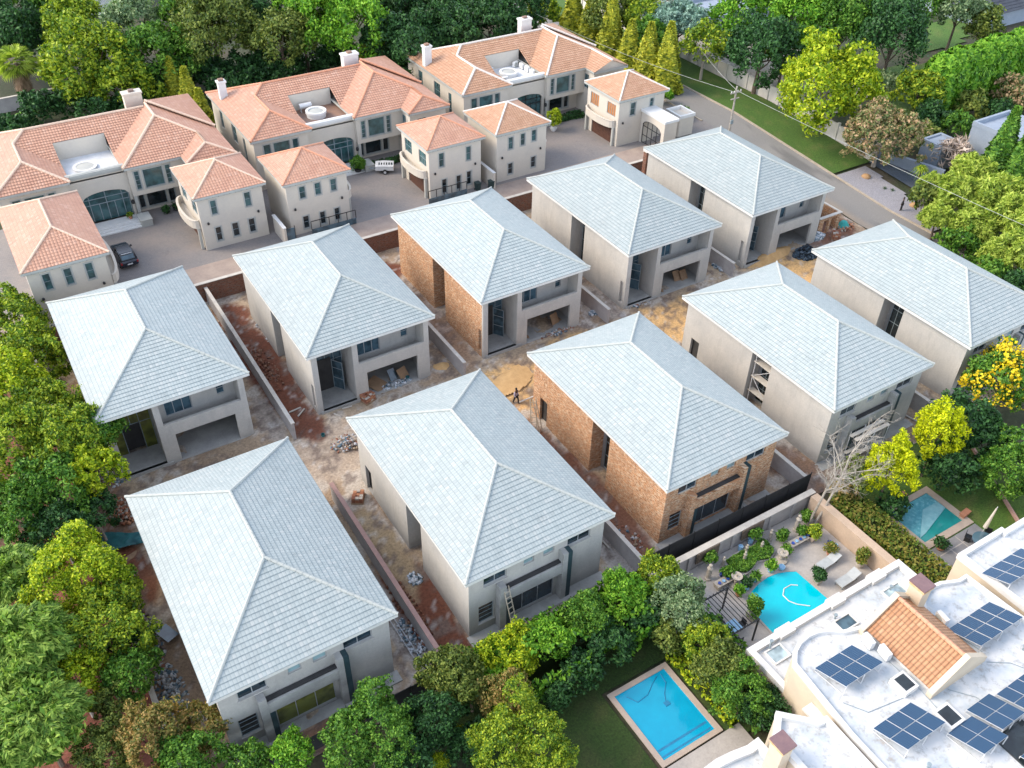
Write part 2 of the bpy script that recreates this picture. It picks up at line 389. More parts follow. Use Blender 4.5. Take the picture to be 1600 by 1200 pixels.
# street, kerbs, verge
m_asph = M("asphalt", (.15, .145, .15), (.115, .11, .115), .3, .9, .005, 20)
RX0, RX1 = 86.0, 91.6
ysr = np.arange(20, 240, 1.0)
def street_col(x, y):
    n = fbm(x, y*.35, 3, 51); c = lerp((.18, .173, .165), (.235, .225, .21), n)
    c = blend(c, (.30, .24, .18), (sm(87.6, 86.2, x)*sm(76, 66, y))*.8*(.4+fbm(x, y, 1, 5)))
    return blend(c, (.09, .09, .09), sm(.62, .72, fbm(x*2, y*.5, 4, 77))*.6)
grid_sheet("road", np.arange(RX0, RX1+.01, .4), ysr, .0, street_col, vcol_mat("street_asphalt", .12, 9, .004))
def strip(name, x0, x1, y0, y1, z0, z1, mat, step=1.0, kind='structure'):
    mb = MB(); ysx = np.arange(y0, y1, step)
    for a in ysx:
        b = min(a+step, y1); ha, hb = hgt((x0+x1)/2, a), hgt((x0+x1)/2, b)
        T = [(x0, a, ha+z1), (x1, a, ha+z1), (x1, b, hb+z1), (x0, b, hb+z1)]
        mb.face(T); mb.face([(x0, a, ha+z0), (x0, a, ha+z1), (x0, b, hb+z1), (x0, b, hb+z0)]); mb.face([(x1, a, ha+z1), (x1, a, ha+z0), (x1, b, hb+z0), (x1, b, hb+z1)])
    o = mb.build(name, mat); tag(o, kind=kind); return o
m_kerb = M("kerb_stone", (.42, .36, .28), (.33, .28, .22), 1.5)
strip("kerb", RX1, RX1+.28, 40, 200, -.2, .13, m_kerb)
strip("kerb", RX0-.25, RX0, 88, 200, -.2, .12, m_kerb)
m_grass = vcol_mat("mown_grass", .45, 7, .05)
def grass_col(x, y):
    n = fbm(x, y, 5, 61); n2 = fbm(x, y, 1.2, 62)
    c = lerp((.05, .12, .015), (.085, .17, .02), n); return blend(c, (.16, .17, .05), sm(.55, .75, n2)*.5)*.8
grid_sheet("verge", np.arange(RX1+.28, 99.2, .5), np.arange(69.5, 200, 1.0), .05, grass_col, m_grass)
m_grav = vcol_mat("grey_gravel", .3, 9, .05)
grid_sheet("gravel_bed", np.arange(RX1+.28, 98.5, .5), np.arange(54, 69.6, .6), .04, lambda x, y: lerp((.24, .24, .27), (.30, .29, .31), fbm(x, y, 1.5, 5)), m_grav,
           keep=lambda x, y: x < 97.5-(69-y)*.12)
def lawn(name, poly, z, mat=m_grass, fn=grass_col, step=.6):
    P = [(p[0], p[1]) for p in poly]
    x0, x1 = min(p[0] for p in P), max(p[0] for p in P); y0, y1 = min(p[1] for p in P), max(p[1] for p in P)
    def inside(x, y):
        r = np.zeros(len(x), bool); n = len(P)
        for i in range(n):
            (ax, ay), (bx, by) = P[i], P[(i+1) % n]
            if ay == by: continue
            c = ((ay > y) != (by > y)) & (x < (bx-ax)*(y-ay)/(by-ay)+ax); r ^= c
        return r
    return grid_sheet(name, np.arange(x0, x1+step, step), np.arange(y0, y1+step, step), z, fn, mat, keep=inside)
def pixpoly(L, dz=0): return [tuple(at(*p, dz=dz)[:2]) for p in L]
lawn("lawn", [(14, 0), (23.8, 0), (23.8, 25), (29.8, 25), (29.8, 30.4), (14, 30.4)], .02, fn=lambda x, y: grass_col(x, y)*.42)  # shade over the pool lawn is put into the grass colour
lawn("lawn", [(28.9, 18.2), (31, 18.2), (31, 25), (28.9, 25)], .024, fn=lambda x, y: grass_col(x, y)*.5)  # strip beside the pool, darkened in colour for the same shade
lawn("lawn", [(51.3, 15), (60, 15), (66, 22), (66, 31), (51.3, 31)], .02)
lawn("lawn", pixpoly([(1360, 110), (1480, 95), (1480, 190), (1360, 190)]), .03, step=1.5, fn=lambda x, y: grass_col(x, y)*1.0)
lawn("lawn", pixpoly([(1432, 50), (1480, 25), (1515, 40), (1500, 75), (1440, 80)]), .03, step=1.5, fn=lambda x, y: grass_col(x, y)*1.2)
# far dirt parking behind the wall at the top
lawn("dirt_yard", [(100, 80), (118, 84), (120, 130), (104, 135)], .02, m_grav, lambda x, y: lerp((.34, .31, .27), (.26, .24, .22), fbm(x, y, 5, 2)), 1.5)
lawn("tiled_yard", pixpoly([(860, -40), (930, -40), (915, 30), (860, 20)]), .03, m_grav, lambda x, y: lerp((.20, .07, .05), (.24, .10, .07), fbm(x, y, 5, 2)), 1.5)
# ================================================================= building kit
class Fr:
    """a wall's own frame: u along it, z up, d inwards"""
    def __init__(s, p0, p1):
        s.p = Vector((p0[0], p0[1], 0)); e = Vector((p1[0], p1[1], 0)); s.L = (e-s.p).length; s.d = (e-s.p).normalized()
        s.i = Vector((-s.d.y, s.d.x, 0))
    def P(s, u, z, d=0.0): return s.p+s.d*u+s.i*d+Vector((0, 0, z))
    def box(s, mb, u0, u1, z0, z1, d0, d1):
        A = [s.P(u, z, d) for d in (d0, d1) for u, z in ((u0, z0), (u1, z0), (u1, z1), (u0, z1))]
        for q in ((0, 1, 2, 3), (7, 6, 5, 4), (0, 4, 5, 1), (1, 5, 6, 2), (2, 6, 7, 3), (3, 7, 4, 0)): mb.face([A[k] for k in q])
def wall(mb, p0, p1, z0, z1, th=.25, holes=()):
    """a wall with real openings; outside on the right of p0 -> p1"""
    f = Fr(p0, p1); us = sorted({0, f.L, *[h[0] for h in holes], *[h[1] for h in holes]}); zs = sorted({z0, z1, *[h[2] for h in holes], *[h[3] for h in holes]})
    us = [u for u in us if 0 <= u <= f.L]; zs = [z for z in zs if z0 <= z <= z1]
    def solid(i, j):
        if i < 0 or j < 0 or i >= len(us)-1 or j >= len(zs)-1: return False
        u, z = (us[i]+us[i+1])/2, (zs[j]+zs[j+1])/2
        return not any(h[0] < u < h[1] and h[2] < z < h[3] for h in holes)
    for i in range(len(us)-1):
        for j in range(len(zs)-1):
            if not solid(i, j): continue
            a, b, c, d = us[i], us[i+1], zs[j], zs[j+1]
            mb.face([f.P(a, c), f.P(b, c), f.P(b, d), f.P(a, d)]); mb.face([f.P(b, c, th), f.P(a, c, th), f.P(a, d, th), f.P(b, d, th)])
            if not solid(i-1, j): mb.face([f.P(a, c, th), f.P(a, c), f.P(a, d), f.P(a, d, th)])
            if not solid(i+1, j): mb.face([f.P(b, c), f.P(b, c, th), f.P(b, d, th), f.P(b, d)])
            if not solid(i, j-1): mb.face([f.P(a, c, th), f.P(b, c, th), f.P(b, c), f.P(a, c)])
            if not solid(i, j+1): mb.face([f.P(a, d), f.P(b, d), f.P(b, d, th), f.P(a, d, th)])
    return f
def window(root, f, u0, u1, z0, z1, nx=2, ny=1, d=.12, fw=.06, fm=None, gm=None, surround=None, sill=None, name='window'):
    fm = fm or m_frame; gm = gm or m_glassdk
    mb = MB(); t = .05
    f.box(mb, u0, u0+fw, z0, z1, d, d+t); f.box(mb, u1-fw, u1, z0, z1, d, d+t)
    f.box(mb, u0+fw, u1-fw, z0, z0+fw, d, d+t); f.box(mb, u0+fw, u1-fw, z1-fw, z1, d, d+t)
    for k in range(1, nx): u = u0+(u1-u0)*k/nx; f.box(mb, u-fw*.4, u+fw*.4, z0+fw, z1-fw, d+.004, d+t)
    for k in range(1, ny): z = z0+(z1-z0)*k/ny; f.box(mb, u0+fw, u1-fw, z-fw*.4, z+fw*.4, d+.008, d+t)
    wo = mb.build(name, fm, root)
    g = MB(); f.box(g, u0+.01, u1-.01, z0+.01, z1-.01, d+.03, d+.045); g.build('pane', gm, wo)
    if surround:
        s_ = MB(); q = .13
        for a, b, c, e in ((u0-q, u0, z0-q, z1+q), (u1, u1+q, z0-q, z1+q), (u0, u1, z0-q, z0), (u0, u1, z1, z1+q)): f.box(s_, a, b, c, e, -.035, .04)
        s_.build('surround', surround, wo)
    if sill:
        s_ = MB(); f.box(s_, u0-.08, u1+.08, z0-.09, z0-.003, -.09, .05); s_.build('sill', sill, wo)
    return wo
def clip(poly, k, lo, hi):
    """keep the part of a polygon of (s,t,...) tuples with lo <= p[k] <= hi"""
    def half(P, sgn, v):
        out = []
        for i in range(len(P)):
            a, b = P[i], P[(i+1) % len(P)]; da, db = (a[k]-v)*sgn, (b[k]-v)*sgn
            if da >= 0: out.append(a)
            if (da > 0 > db) or (da < 0 < db):
                t = da/(da-db); out.append(tuple(a[m]+(b[m]-a[m])*t for m in range(2)))
        return out
    P = half(poly, 1, lo)
    return half(P, -1, hi) if len(P) > 2 else []
def roof_face(mb, pts, course=.34, lip=.03, uo=0.0):
    """one slope laid in real lapped tile courses"""
    P = [Vector(p) for p in pts]; n = Vector((0, 0, 0))
    for i in range(len(P)): n += (P[i]-P[0]).cross(P[(i+1) % len(P)]-P[0])
    n.normalize()
    if n.z < 0: P = P[::-1]; n = -n
    t = (Vector((0, 0, 1))-n*n.z).normalized(); s = t.cross(n); o = P[0]
    base = min((p-o).dot(t) for p in P); Q = [((p-o).dot(s), (p-o).dot(t)-base) for p in P]
    if sum(Q[i][0]*Q[(i+1) % len(Q)][1]-Q[(i+1) % len(Q)][0]*Q[i][1] for i in range(len(Q))) < 0: Q = Q[::-1]
    T = max(q[1] for q in Q); k = 0
    w3 = lambda q, off: o+s*q[0]+t*(q[1]+base)+n*off
    while k*course < T-1e-4:
        a, b = k*course, (k+1)*course
        C = clip(Q, 1, a, b)
        if len(C) > 2:
            mb.face([w3(q, lip*(1-(q[1]-a)/course)+.002) for q in C], [(q[0]+uo, q[1]) for q in C])
            low = [q[0] for q in C if abs(q[1]-a) < 1e-4]
            if len(low) >= 2:
                x0, x1 = min(low), max(low)
                mb.face([w3((x0, a), -.01), w3((x1, a), -.01), w3((x1, a), lip+.002), w3((x0, a), lip+.002)], [(x0+uo, a+.01), (x1+uo, a+.01), (x1+uo, a+.02), (x0+uo, a+.02)])
        k += 1
def cap(mb, p0, p1, r=.105, seg=.42):
    p0, p1 = Vector(p0), Vector(p1); L = (p1-p0).length; n = max(1, int(L/seg))
    for k in range(n):
        a = p0.lerp(p1, k/n); b = p0.lerp(p1, (k+1.06)/n if k < n-1 else 1); mb.tube(a, b, r*1.08, r*.9, 7, True)
def hip_roof(root, x0, y0, w_, d_, ze, rise, rN, rS, mt, mc, ov=.485, fm=None, ap=None):
    """x0,y0 = SW eave corner"""
    xm = x0+w_/2
    SW, SE, NE, NW = (x0, y0, ze), (x0+w_, y0, ze), (x0+w_, y0+d_, ze), (x0, y0+d_, ze)
    A, B = (xm, y0+rS, ze+rise), (xm, y0+d_-rN, ze+rise)
    if rS+rN >= d_-.02: A = B = (xm, y0+d_/2, ze+rise)
    mb = MB()
    roof_face(mb, [SW, SE, A]); roof_face(mb, [NE, NW, B])
    if A == B: roof_face(mb, [SE, NE, B]); roof_face(mb, [NW, SW, A])
    else: roof_face(mb, [SE, NE, B, A]); roof_face(mb, [NW, SW, A, B])
    rf = mb.build('roof', mt, root)
    mb = MB(); up = Vector((0, 0, .035))
    for p, q in ((SW, A), (SE, A), (NE, B), (NW, B)): cap(mb, Vector(p)+up, Vector(q)+up)
    if A != B: cap(mb, Vector(A)+up, Vector(B)+up)
    mb.build('ridge_cap', mc, rf)
    mb = MB(); t = .03; zb = ze-.26
    for a, b, c, e in ((x0, x0+w_, y0, y0+t), (x0, x0+w_, y0+d_-t, y0+d_), (x0, x0+t, y0+t, y0+d_-t), (x0+w_-t, x0+w_, y0+t, y0+d_-t)): mb.box(a, b, c, e, zb, ze-.015)
    mb.box(x0+t, x0+w_-t, y0+t, y0+d_-t, zb+.05, zb+.08)
    mb.build('eaves', fm or m_fascia, root)
    return rf

# ================================================================= unfinished grey-roofed houses
OV = .485
A_H = [(1.07, 60.05), (17.74, 59.52), (34.24, 59.19), (50.7, 59.06), (66.77, 58.84)]
B_H = [(1.17, 33.33), (17.88, 33.1), (34.46, 33.0), (51.54, 33.03), (68.22, 32.91)]
DA, DB, ZA, ZB = 18.467, 18.798, 7.349, 6.5
def house_front(i, label, side, front):
    x0, y0 = A_H[i]; g = .45; zt = ZA-.19
    r = empty('unfinished_house', (x0+6, y0+9, g), label, 'house', 'unfinished houses with grey tiled roofs')
    rx = lambda o: (setattr(o, 'location', o.location-Vector((x0+6, y0+9, g))), o)[1]
    P = []
    xw, xe, ys, yn = x0+OV, x0+12-OV, y0+OV, y0+DA-OV
    mb = MB(); f = wall(mb, (xw, ys), (xe, ys), g-.3, zt, .25, [(.52, 3.7, g+.3, 6.95), (4.2, 10.55, 4.55, 6.95), (4.87, 9.83, g+.12, 3.35)])
    f.box(mb, 3.7, 4.2, g-.3, 6.95, .25, 3.0)                       # pier wall running back
    f.box(mb, .25, .52, g-.3, 6.95, .25, 1.3)
    f.box(mb, .0, 11.03, 6.95, zt, .25, 2.0)
    mb.build('front_wall', front, r)
    mb = MB(); v = lambda a: DA-OV-a
    holes = [(v(10.3), v(7.9), g-.3, zt-.02), (v(1.35), v(.85), g+.6, 3.55)]
    fw_ = wall(mb, (xw, yn), (xw, ys+.252), g-.3, zt, .25, holes)
    wall(mb, (xe, ys+.252), (xe, yn), g-.3, zt); wall(mb, (xe-.25, yn), (xw+.25, yn), g-.3, zt)
    mb.box(xw+.25, xw+1.5, y0+7.65, y0+7.9, g-.3, zt); mb.box(xw+.25, xw+1.5, y0+10.3, y0+10.55, g-.3, zt)
    mb.build('side_wall', side, r)
    # inside of the side notch
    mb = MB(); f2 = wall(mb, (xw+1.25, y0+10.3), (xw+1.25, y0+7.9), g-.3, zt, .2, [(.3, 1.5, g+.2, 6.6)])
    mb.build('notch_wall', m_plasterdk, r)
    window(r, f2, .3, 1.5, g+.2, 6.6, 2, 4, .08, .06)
    # entrance screen
    mb = MB(); f3 = Fr((xw+.52, y0+3.2), (xw+3.7, y0+3.2))
    film = i == 0
    if film:
        wo = MB()
        for a, b, c, d in ((0, 3.18, 3.6, 6.95), (0, .75, g+.3, 3.6), (2.2, 3.18, g+.3, 3.6)): f3.box(wo, a+.01, b-.01, c+.01, d-.01, .0, .03)
        w1 = wo.build('entrance_screen', m_yellowfilm, r); tag(w1, 'entrance screen glazed with olive film')
        fr = MB()
        for u in (0, .75, 1.5, 2.2, 3.12): f3.box(fr, u, u+.05, 3.6 if u == 1.5 else g+.3, 6.95, -.03, .0)
        for z in (3.6, 5.2): f3.box(fr, 0, 3.18, z, z+.06, -.035, -.004)
        fr.build('frame', m_frame, w1)
        dk = MB(); f3.box(dk, .75, 2.2, g+.3, 3.6, .35, .4); dk.build('doorway_shade_panel', m_dark, r)  # dark sheet stands in for the shade beyond the opening
    else:
        w1 = window(r, f3, .0, 3.18, g+.3, 6.95, 4, 4, .0, .07, m_frame, m_glassblue, name='entrance_screen')
        dk = MB(); f3.box(dk, .85, 2.1, g+.32, 4.2, -.05, -.02); dk.build('doorway_shade_panel', m_dark, r)  # dark panel over the screen paints the shaded opening
        df = MB()
        e = Fr(f3.P(2.1, 0, -.06)[:2], f3.P(2.75, 0, -1.05)[:2])
        for u in (0, 1.1): e.box(df, u, u+.06, g+.35, 3.9, 0, .05)
        for z in (g+.35, g+1.5, g+2.6, 3.85): e.box(df, .06, 1.1, z, z+.06, 0, .05)
        d_ = df.build('door', m_frame, r); gl = MB(); e.box(gl, .06, 1.1, g+.4, 3.85, .02, .03); gl.build('pane', m_glassblue, d_)
    # floors, balcony, garage
    mb = MB(); mb.box(xw+.25, xw+4.2, ys-.12, y0+3.2, g-.3, g+.3); mb.build('entrance_slab', m_conc, r)
    mb = MB(); mb.box(xw+4.2, xe-.25, ys+.25, y0+2.1, 3.45, 3.62); mb.box(xw+4.2, xe-.25, ys+.26, y0+6.6, 3.36, 3.44)
    mb.box(xw+4.2, xe-.25, ys-.05, y0+6.6, g-.3, g+.1); mb.build('floor_slab', m_conc, r)
    mb = MB(); f4 = wall(mb, (xw+4.2, y0+2.1), (xe-.25, y0+2.1), 3.62, 6.95, .2, [(.55, 2.75, 4.05, 5.75), (4.85, 5.5, 4.6, 5.75)])
    mb.box(xe-.5, xe-.25, ys+.25, y0+2.1, 3.62, 6.95)
    mb.build('balcony_wall', m_plaster, r)
    window(r, f4, .55, 2.75, 4.05, 5.75, 3, 1, .08, .07, m_framelt, m_glassblue); window(r, f4, 4.85, 5.5, 4.6, 5.75, 1, 2, .08, .05, m_framelt, m_glassblue)
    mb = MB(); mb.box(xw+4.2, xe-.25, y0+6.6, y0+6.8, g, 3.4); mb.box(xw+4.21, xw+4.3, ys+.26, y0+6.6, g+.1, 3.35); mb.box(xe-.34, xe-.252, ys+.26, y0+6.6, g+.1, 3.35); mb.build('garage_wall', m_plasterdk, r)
    hip_roof(r, x0, y0, 12, DA, ZA, 2.83, 5.99, 5.99, m_tile, m_cap)
    M_ = Matrix.Translation((-x0-6, -y0-9, -g))
    for c in r.children:
        c.data.transform(M_)
        for k in c.children: k.data.transform(M_)
    return r
def house_back(i, label, side):
    x0, y0 = B_H[i]; g = 0; zt = ZB-.19
    r = empty('unfinished_house', (x0+6, y0+9, g), label, 'house', 'unfinished houses with grey tiled roofs')
    xw, xe, ys, yn = x0+OV, x0+12-OV, y0+OV, y0+DB-OV
    wins = [(1.15, 2.95, 4.72, 5.8, 2, 1), (4.3, 5.15, 4.95, 5.8, 1, 1), (5.9, 6.8, 4.95, 5.8, 1, 1), (7.9, 9.85, 4.72, 5.8, 2, 1), (.75, 1.95, .95, 2.8, 1, 4), (3.05, 6.95, .15, 2.9, 3, 1)]
    mb = MB(); f = wall(mb, (xw, ys), (xe, ys), g-.3, zt, .25, [q[:4] for q in wins]); mb.build('garden_wall_face', side, r)
    for k, (a, b, c, d, nx, ny) in enumerate(wins):
        gm = m_glassnavy
        if i == 0 and k == 5: gm = m_yellowfilm
        window(r, f, a, b, c, d, nx, ny, .1, .06, m_framelt if k != 4 else m_frame, gm if k not in (1, 2, 4) else (m_glassdk if k == 4 else m_palepane), sill=m_plaster if k in (0, 3, 4) and side is not m_brick else None)
    mb = MB(); v = lambda a: DB-OV-a
    fw_ = wall(mb, (xw, yn), (xw, ys+.252), g-.3, zt, .25, [(v(9.7), v(7.4), g-.3, zt-.02), (v(17.2), v(16.1), 0, 2.6)])
    wall(mb, (xe, ys+.252), (xe, yn), g-.3, zt); wall(mb, (xe-.25, yn), (xw+.25, yn), g-.3, zt)
    mb.box(xw+.25, xw+1.5, y0+7.15, y0+7.4, g-.3, zt); mb.box(xw+.25, xw+1.5, y0+9.7, y0+9.95, g-.3, zt)
    mb.build('side_wall', side, r)
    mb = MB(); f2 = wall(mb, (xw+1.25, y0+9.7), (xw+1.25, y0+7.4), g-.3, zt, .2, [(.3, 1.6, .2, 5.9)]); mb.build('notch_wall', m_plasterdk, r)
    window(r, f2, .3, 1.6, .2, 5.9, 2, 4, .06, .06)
    mb = MB(); mb.box(xw+.3, xw+.4, y0+15.9, y0+17.4, 0, 2.7); mb.build('doorway_shade_panel', m_dark, r)  # dark sheet paints the shade inside the side door
    mb = MB(); pm = m_brick if side is m_brick else m_conc
    f.box(mb, 2.1, 2.6, 0, 4.55, -.62, -.002); mb.build('pier', pm, r)
    mb = MB(); f.box(mb, 7.2, 7.6, 0, 4.95, -.62, -.002); mb.build('pier', pm, r)
    mb = MB(); f.box(mb, 2.6, 7.2, 2.95, 3.9, -.58, -.4); f.box(mb, 2.6, 7.2, 2.95, 3.1, -.4, -.002); mb.build('lintel', pm, r)
    mb = MB(); f.box(mb, 7.602, 7.98, .02, 4.9, -.60, -.004); mb.build('waterproofed_return', m_navy, r)
    mb = MB(); f.box(mb, 2.602, 2.95, .02, 2.94, -.60, -.004); mb.build('waterproofed_return', m_navy, r)
    mb = MB(); f.box(mb, 2.6, 7.19, 3.9, 3.96, -.38, -.05); mb.build('planter_trough', m_dark, r)
    mb = MB(); mb.box(xw-.2, xe+.2, ys-.9, ys, -.25, .06); mb.build('apron_slab', m_conc, r)
    hip_roof(r, x0, y0, 12, DB, ZB, 2.83, 6.14, 6.14, m_tile, m_cap)
    M_ = Matrix.Translation((-x0-6, -y0-9, -g))
    for c in r.children:
        c.data.transform(M_)
        for k in c.children: k.data.transform(M_)
    return r
LA = ['unfinished plastered house with olive film entrance screen, beside the left boundary trees',
      'unfinished plastered house with cardboard in its garage, second from left in the back row',
      'unfinished house with bare brick side wall and plastered front, middle of the back row',
      'unfinished plastered house behind the muddy puddle, second from right in the back row',
      'unfinished plastered house beside the street, right end of the back row']
LB = ['unfinished house nearest the camera with olive film garden window, left end of the front row',
      'unfinished plastered house with a pale ladder at its garden door, in the front row',
      'unfinished house of bare orange brick all round, above the black screen fence',
      'unfinished plastered house behind the bare birch and bright yellow shrubs, in the front row',
      'unfinished plastered house at the right edge, partly behind the yellow flowering tree']
for i in range(5):
    house_front(i, LA[i], m_brick if i == 2 else m_plaster, m_plaster)
    house_back(i, LB[i], m_brick if i == 2 else m_plaster)

# ================================================================= finished estate houses
ZE = 8.8; EG = 2.5
def flat_roof_shade(): pass
def eave_strip(mb, pts, ze, t=.05, hh=.28):
    for a, b in zip(pts[:-1], pts[1:]):
        f = Fr(a, b); f.box(mb, 0, f.L, ze-hh, ze-.015, 0, t)
def estate_house(X, label, mt, mc, gable=False, chim=(), film=None):
    r = empty('estate_house', (X+12.3, 106, EG), label, 'house', 'finished houses with terracotta roofs')
    Z = lambda u, v, q: (X+u, v, ZE+q)
    A, B, C, C2, D, E_ = Z(3.7, 101.2, 1.78), Z(3.7, 106.1, 1.78), Z(5.2, 107.6, 2.5), Z(18.0, 107.6, 2.5), Z(18.3, 104.2, 2.64), Z(18.3, 108.2, 2.64)
    S0, SA = Z(21.8, 100.92, 1.17), Z(21.8, 97.9 if not gable else 96.2, 1.17)
    mb = MB(); rf = lambda *p: roof_face(mb, p, .36, .045)
    rf(Z(0, 98, 0), A, B, C, Z(0, 114.3, 0)); rf(Z(0, 98, 0), Z(7.4, 98, 0), A)
    rf(A, Z(7.4, 98, 0), Z(7.4, 102.4, 0), B)
    rf(C, B, Z(7.4, 102.4, 0), Z(7.4, 105.3, 1.4)); rf(C, Z(7.4, 105.3, 1.4), Z(12.8, 105.3, 1.4), C2); rf(Z(12.8, 105.3, 1.4), Z(12.8, 102.4, 0), C2)
    rf(Z(12.8, 98.3, 0), D, Z(18.3, 107.9, 2.64), C2, Z(12.8, 102.4, 0))
    rf(Z(12.8, 98.3, 0), Z(19, 98.3, 0), S0, D)
    rf(Z(19, 96.2, 0), SA, S0, Z(19, 98.3, 0))
    if not gable: rf(Z(19, 96.2, 0), Z(24.6, 96.2, 0), SA)
    else:
        gb = MB(); gb.face([Z(19.1, 96.5, -.25), Z(24.5, 96.5, -.25), Z(24.5, 96.5, .0), Z(21.8, 96.5, 1.12), Z(19.1, 96.5, .0)]); gb.build('gable_wall', m_cream, r)
    rf(Z(24.6, 96.2, 0), Z(24.6, 114.5, 0), E_, D, S0, SA)
    rf(Z(24.6, 114.5, 0), Z(0, 114.3, 0), C, C2, E_)
    rf(Z(24.6, 103.7, .28), Z(24.6, 114.5, .28), Vector(E_)+Vector((0, 0, .28)))
    roof = mb.build('roof', mt, r)
    mb = MB(); up = Vector((0, 0, .05)); cp = lambda a, b: cap(mb, Vector(a)+up, Vector(b)+up, .14)
    for a, b in ((Z(0, 98, 0), A), (Z(7.4, 98, 0), A), (A, B), (B, C), (C, C2), (Z(12.8, 98.3, 0), D), (D, E_), (D, S0), (S0, SA), (Z(0, 114.3, 0), C), (Z(24.6, 114.5, 0), E_), (Z(24.6, 103.7, .28), Vector(E_)+Vector((0, 0, .3)))): cp(a, b)
    if not gable: cp(Z(19, 96.2, 0), SA); cp(Z(24.6, 96.2, 0), SA); cp(S0, SA)
    mb.build('ridge_cap', mc, roof)
    mb = MB(); Q = [(X+7.4, 102.4), (X+7.4, 98), (X, 98)]
    eave_strip(mb, [(X, 114.3), (X, 98), (X+7.4, 98), (X+7.4, 105.3)], ZE)
    eave_strip(mb, [(X+12.8, 105.3), (X+12.8, 98.3), (X+19, 98.3), (X+19, 96.2), (X+24.6, 96.2), (X+24.6, 114.5), (X, 114.3)], ZE)
    mb.box(X+.05, X+7.35, 98.05, 114.2, ZE-.25, ZE-.2); mb.box(X+12.85, X+18.95, 98.35, 114.2, ZE-.25, ZE-.2); mb.box(X+19, X+24.55, 96.25, 114.2, ZE-.25, ZE-.2); mb.box(X+7.35, X+12.85, 105.4, 114.2, ZE-.25, ZE-.2)
    ev = mb.build('eaves', m_trim, r)
    mb = MB()
    for (a, b, y) in ((.3, 7.2, 98.12), (13.1, 18.8, 98.42), (19.3, 24.3, 96.32)):
        u = a
        while u < b: mb.box(X+u, X+u+.07, y, y+.3, ZE-.36, ZE-.25); u += .62
    mb.build('rafter_end', m_bark, ev)
    # walls
    zt = ZE-.2; mb = MB()
    up_w = [(1.1, 1.95, 6.0, 7.9), (2.3, 4.25, 6.0, 7.9), (4.6, 5.3, 6.0, 7.9)]
    f1 = wall(mb, (X+.4, 98.45), (X+7.0, 98.45), EG-.3, zt, .25, up_w+[(1.1, 5.3, 3.1, 4.9)])
    fW = wall(mb, (X+.4, 114), (X+.4, 98.7), EG-.3, zt, .25, [(7.5, 9.2, 5.6, 7.8), (3, 4.2, 5.6, 7.8), (11.5, 12.3, 3.4, 7.6)])
    wall(mb, (X+24.2, 96.85), (X+24.2, 114), EG-.3, zt); wall(mb, (X+23.95, 114), (X+.65, 114), EG-.3, zt)
    f3 = wall(mb, (X+13.2, 98.75), (X+18.7, 98.75), 5.25, zt, .25, [(.62, 1.15, 5.9, 8.05), (1.55, 3.65, 5.9, 8.05), (3.95, 4.5, 5.9, 8.05)])
    f4 = wall(mb, (X+19.3, 96.6), (X+24.2, 96.6), EG-.3, zt, .25, [(1.0, 2.2, 6.2, 7.8)])
    wall(mb, (X+19.3, 100.3), (X+19.3, 96.85), EG-.3, zt, .2, [(1.5, 2.5, 6.0, 7.9)])
    f5 = wall(mb, (X+13.2, 100.3), (X+19.3, 100.3), EG-.3, 5.25, .2, [(.7, 1.3, 2.9, 4.8), (1.6, 3.7, 2.9, 4.8), (4.0, 4.7, 2.9, 4.8)])
    mb.box(X+13.2, X+19.3, 99.0, 100.3, 5.25, 5.4); mb.box(X+13.2, X+13.45, 99, 105.2, 5.25, zt); mb.box(X+18.7, X+19.3, 98.77, 100.3, 5.25, zt)
    mb.box(X+6.75, X+7.0, 98.7, 105.2, EG, zt)
    # arched centre wall
    ua, ub, zs, zc, N = 8.0, 12.95, 5.55, 6.4, 14
    fa = Fr((X+7.0, 99.3), (X+13.2, 99.3)); al, bl = ua-7.0, ub-7.0
    wa = lambda u: zs+(zc-zs)*math.sqrt(max(0, 1-((u-(al+bl)/2)/((bl-al)/2))**2))
    for a, b in ((0, al), (bl, 6.2)): mb.face([fa.P(a, EG-.3), fa.P(b, EG-.3), fa.P(b, 8.35), fa.P(a, 8.35)])
    for k in range(N):
        a, b = al+(bl-al)*k/N, al+(bl-al)*(k+1)/N
        mb.face([fa.P(a, wa(a)), fa.P(b, wa(b)), fa.P(b, 8.35), fa.P(a, 8.35)]); mb.face([fa.P(b, wa(b)), fa.P(a, wa(a)), fa.P(a, wa(a), .5), fa.P(b, wa(b), .5)])
    mb.face([fa.P(al, EG), fa.P(al, zs), fa.P(al, zs, .5), fa.P(al, EG, .5)]); mb.face([fa.P(bl, EG), fa.P(bl, EG, .5), fa.P(bl, zs, .5), fa.P(bl, zs)])
    mb.build('wall', m_cream, r)
    for a, b, c, d in up_w: window(r, f1, a, b, c, d, 1, 1, .1, .07, m_frame, m_glass, surround=m_trim)
    window(r, f1, 1.1, 5.3, 3.1, 4.9, 4, 1, .1, .07, m_frame, m_glass)
    window(r, fW, 7.5, 9.2, 5.6, 7.8, 3, 2, .1, .06, m_frame, m_glass); window(r, fW, 3, 4.2, 5.6, 7.8, 2, 2, .1, .06, m_frame, m_glass); window(r, fW, 11.5, 12.3, 3.4, 7.6, 1, 4, .1, .06, m_frame, m_glass)
    for a, b, nx, ny in ((.62, 1.15, 1, 4), (1.55, 3.65, 1, 1), (3.95, 4.5, 1, 4)): window(r, f3, a, b, 5.9, 8.05, nx, ny, .1, .06, m_frame, m_glass, surround=m_trim)
    for a, b in ((.7, 1.3), (1.6, 3.7), (4.0, 4.7)): window(r, f5, a, b, 2.9, 4.8, 1, 1, .1, .06, m_frame, m_glassdk, surround=m_trim)
    window(r, f4, 1.0, 2.2, 6.2, 7.8, 2, 1, .1, .06, m_frame, m_glass)
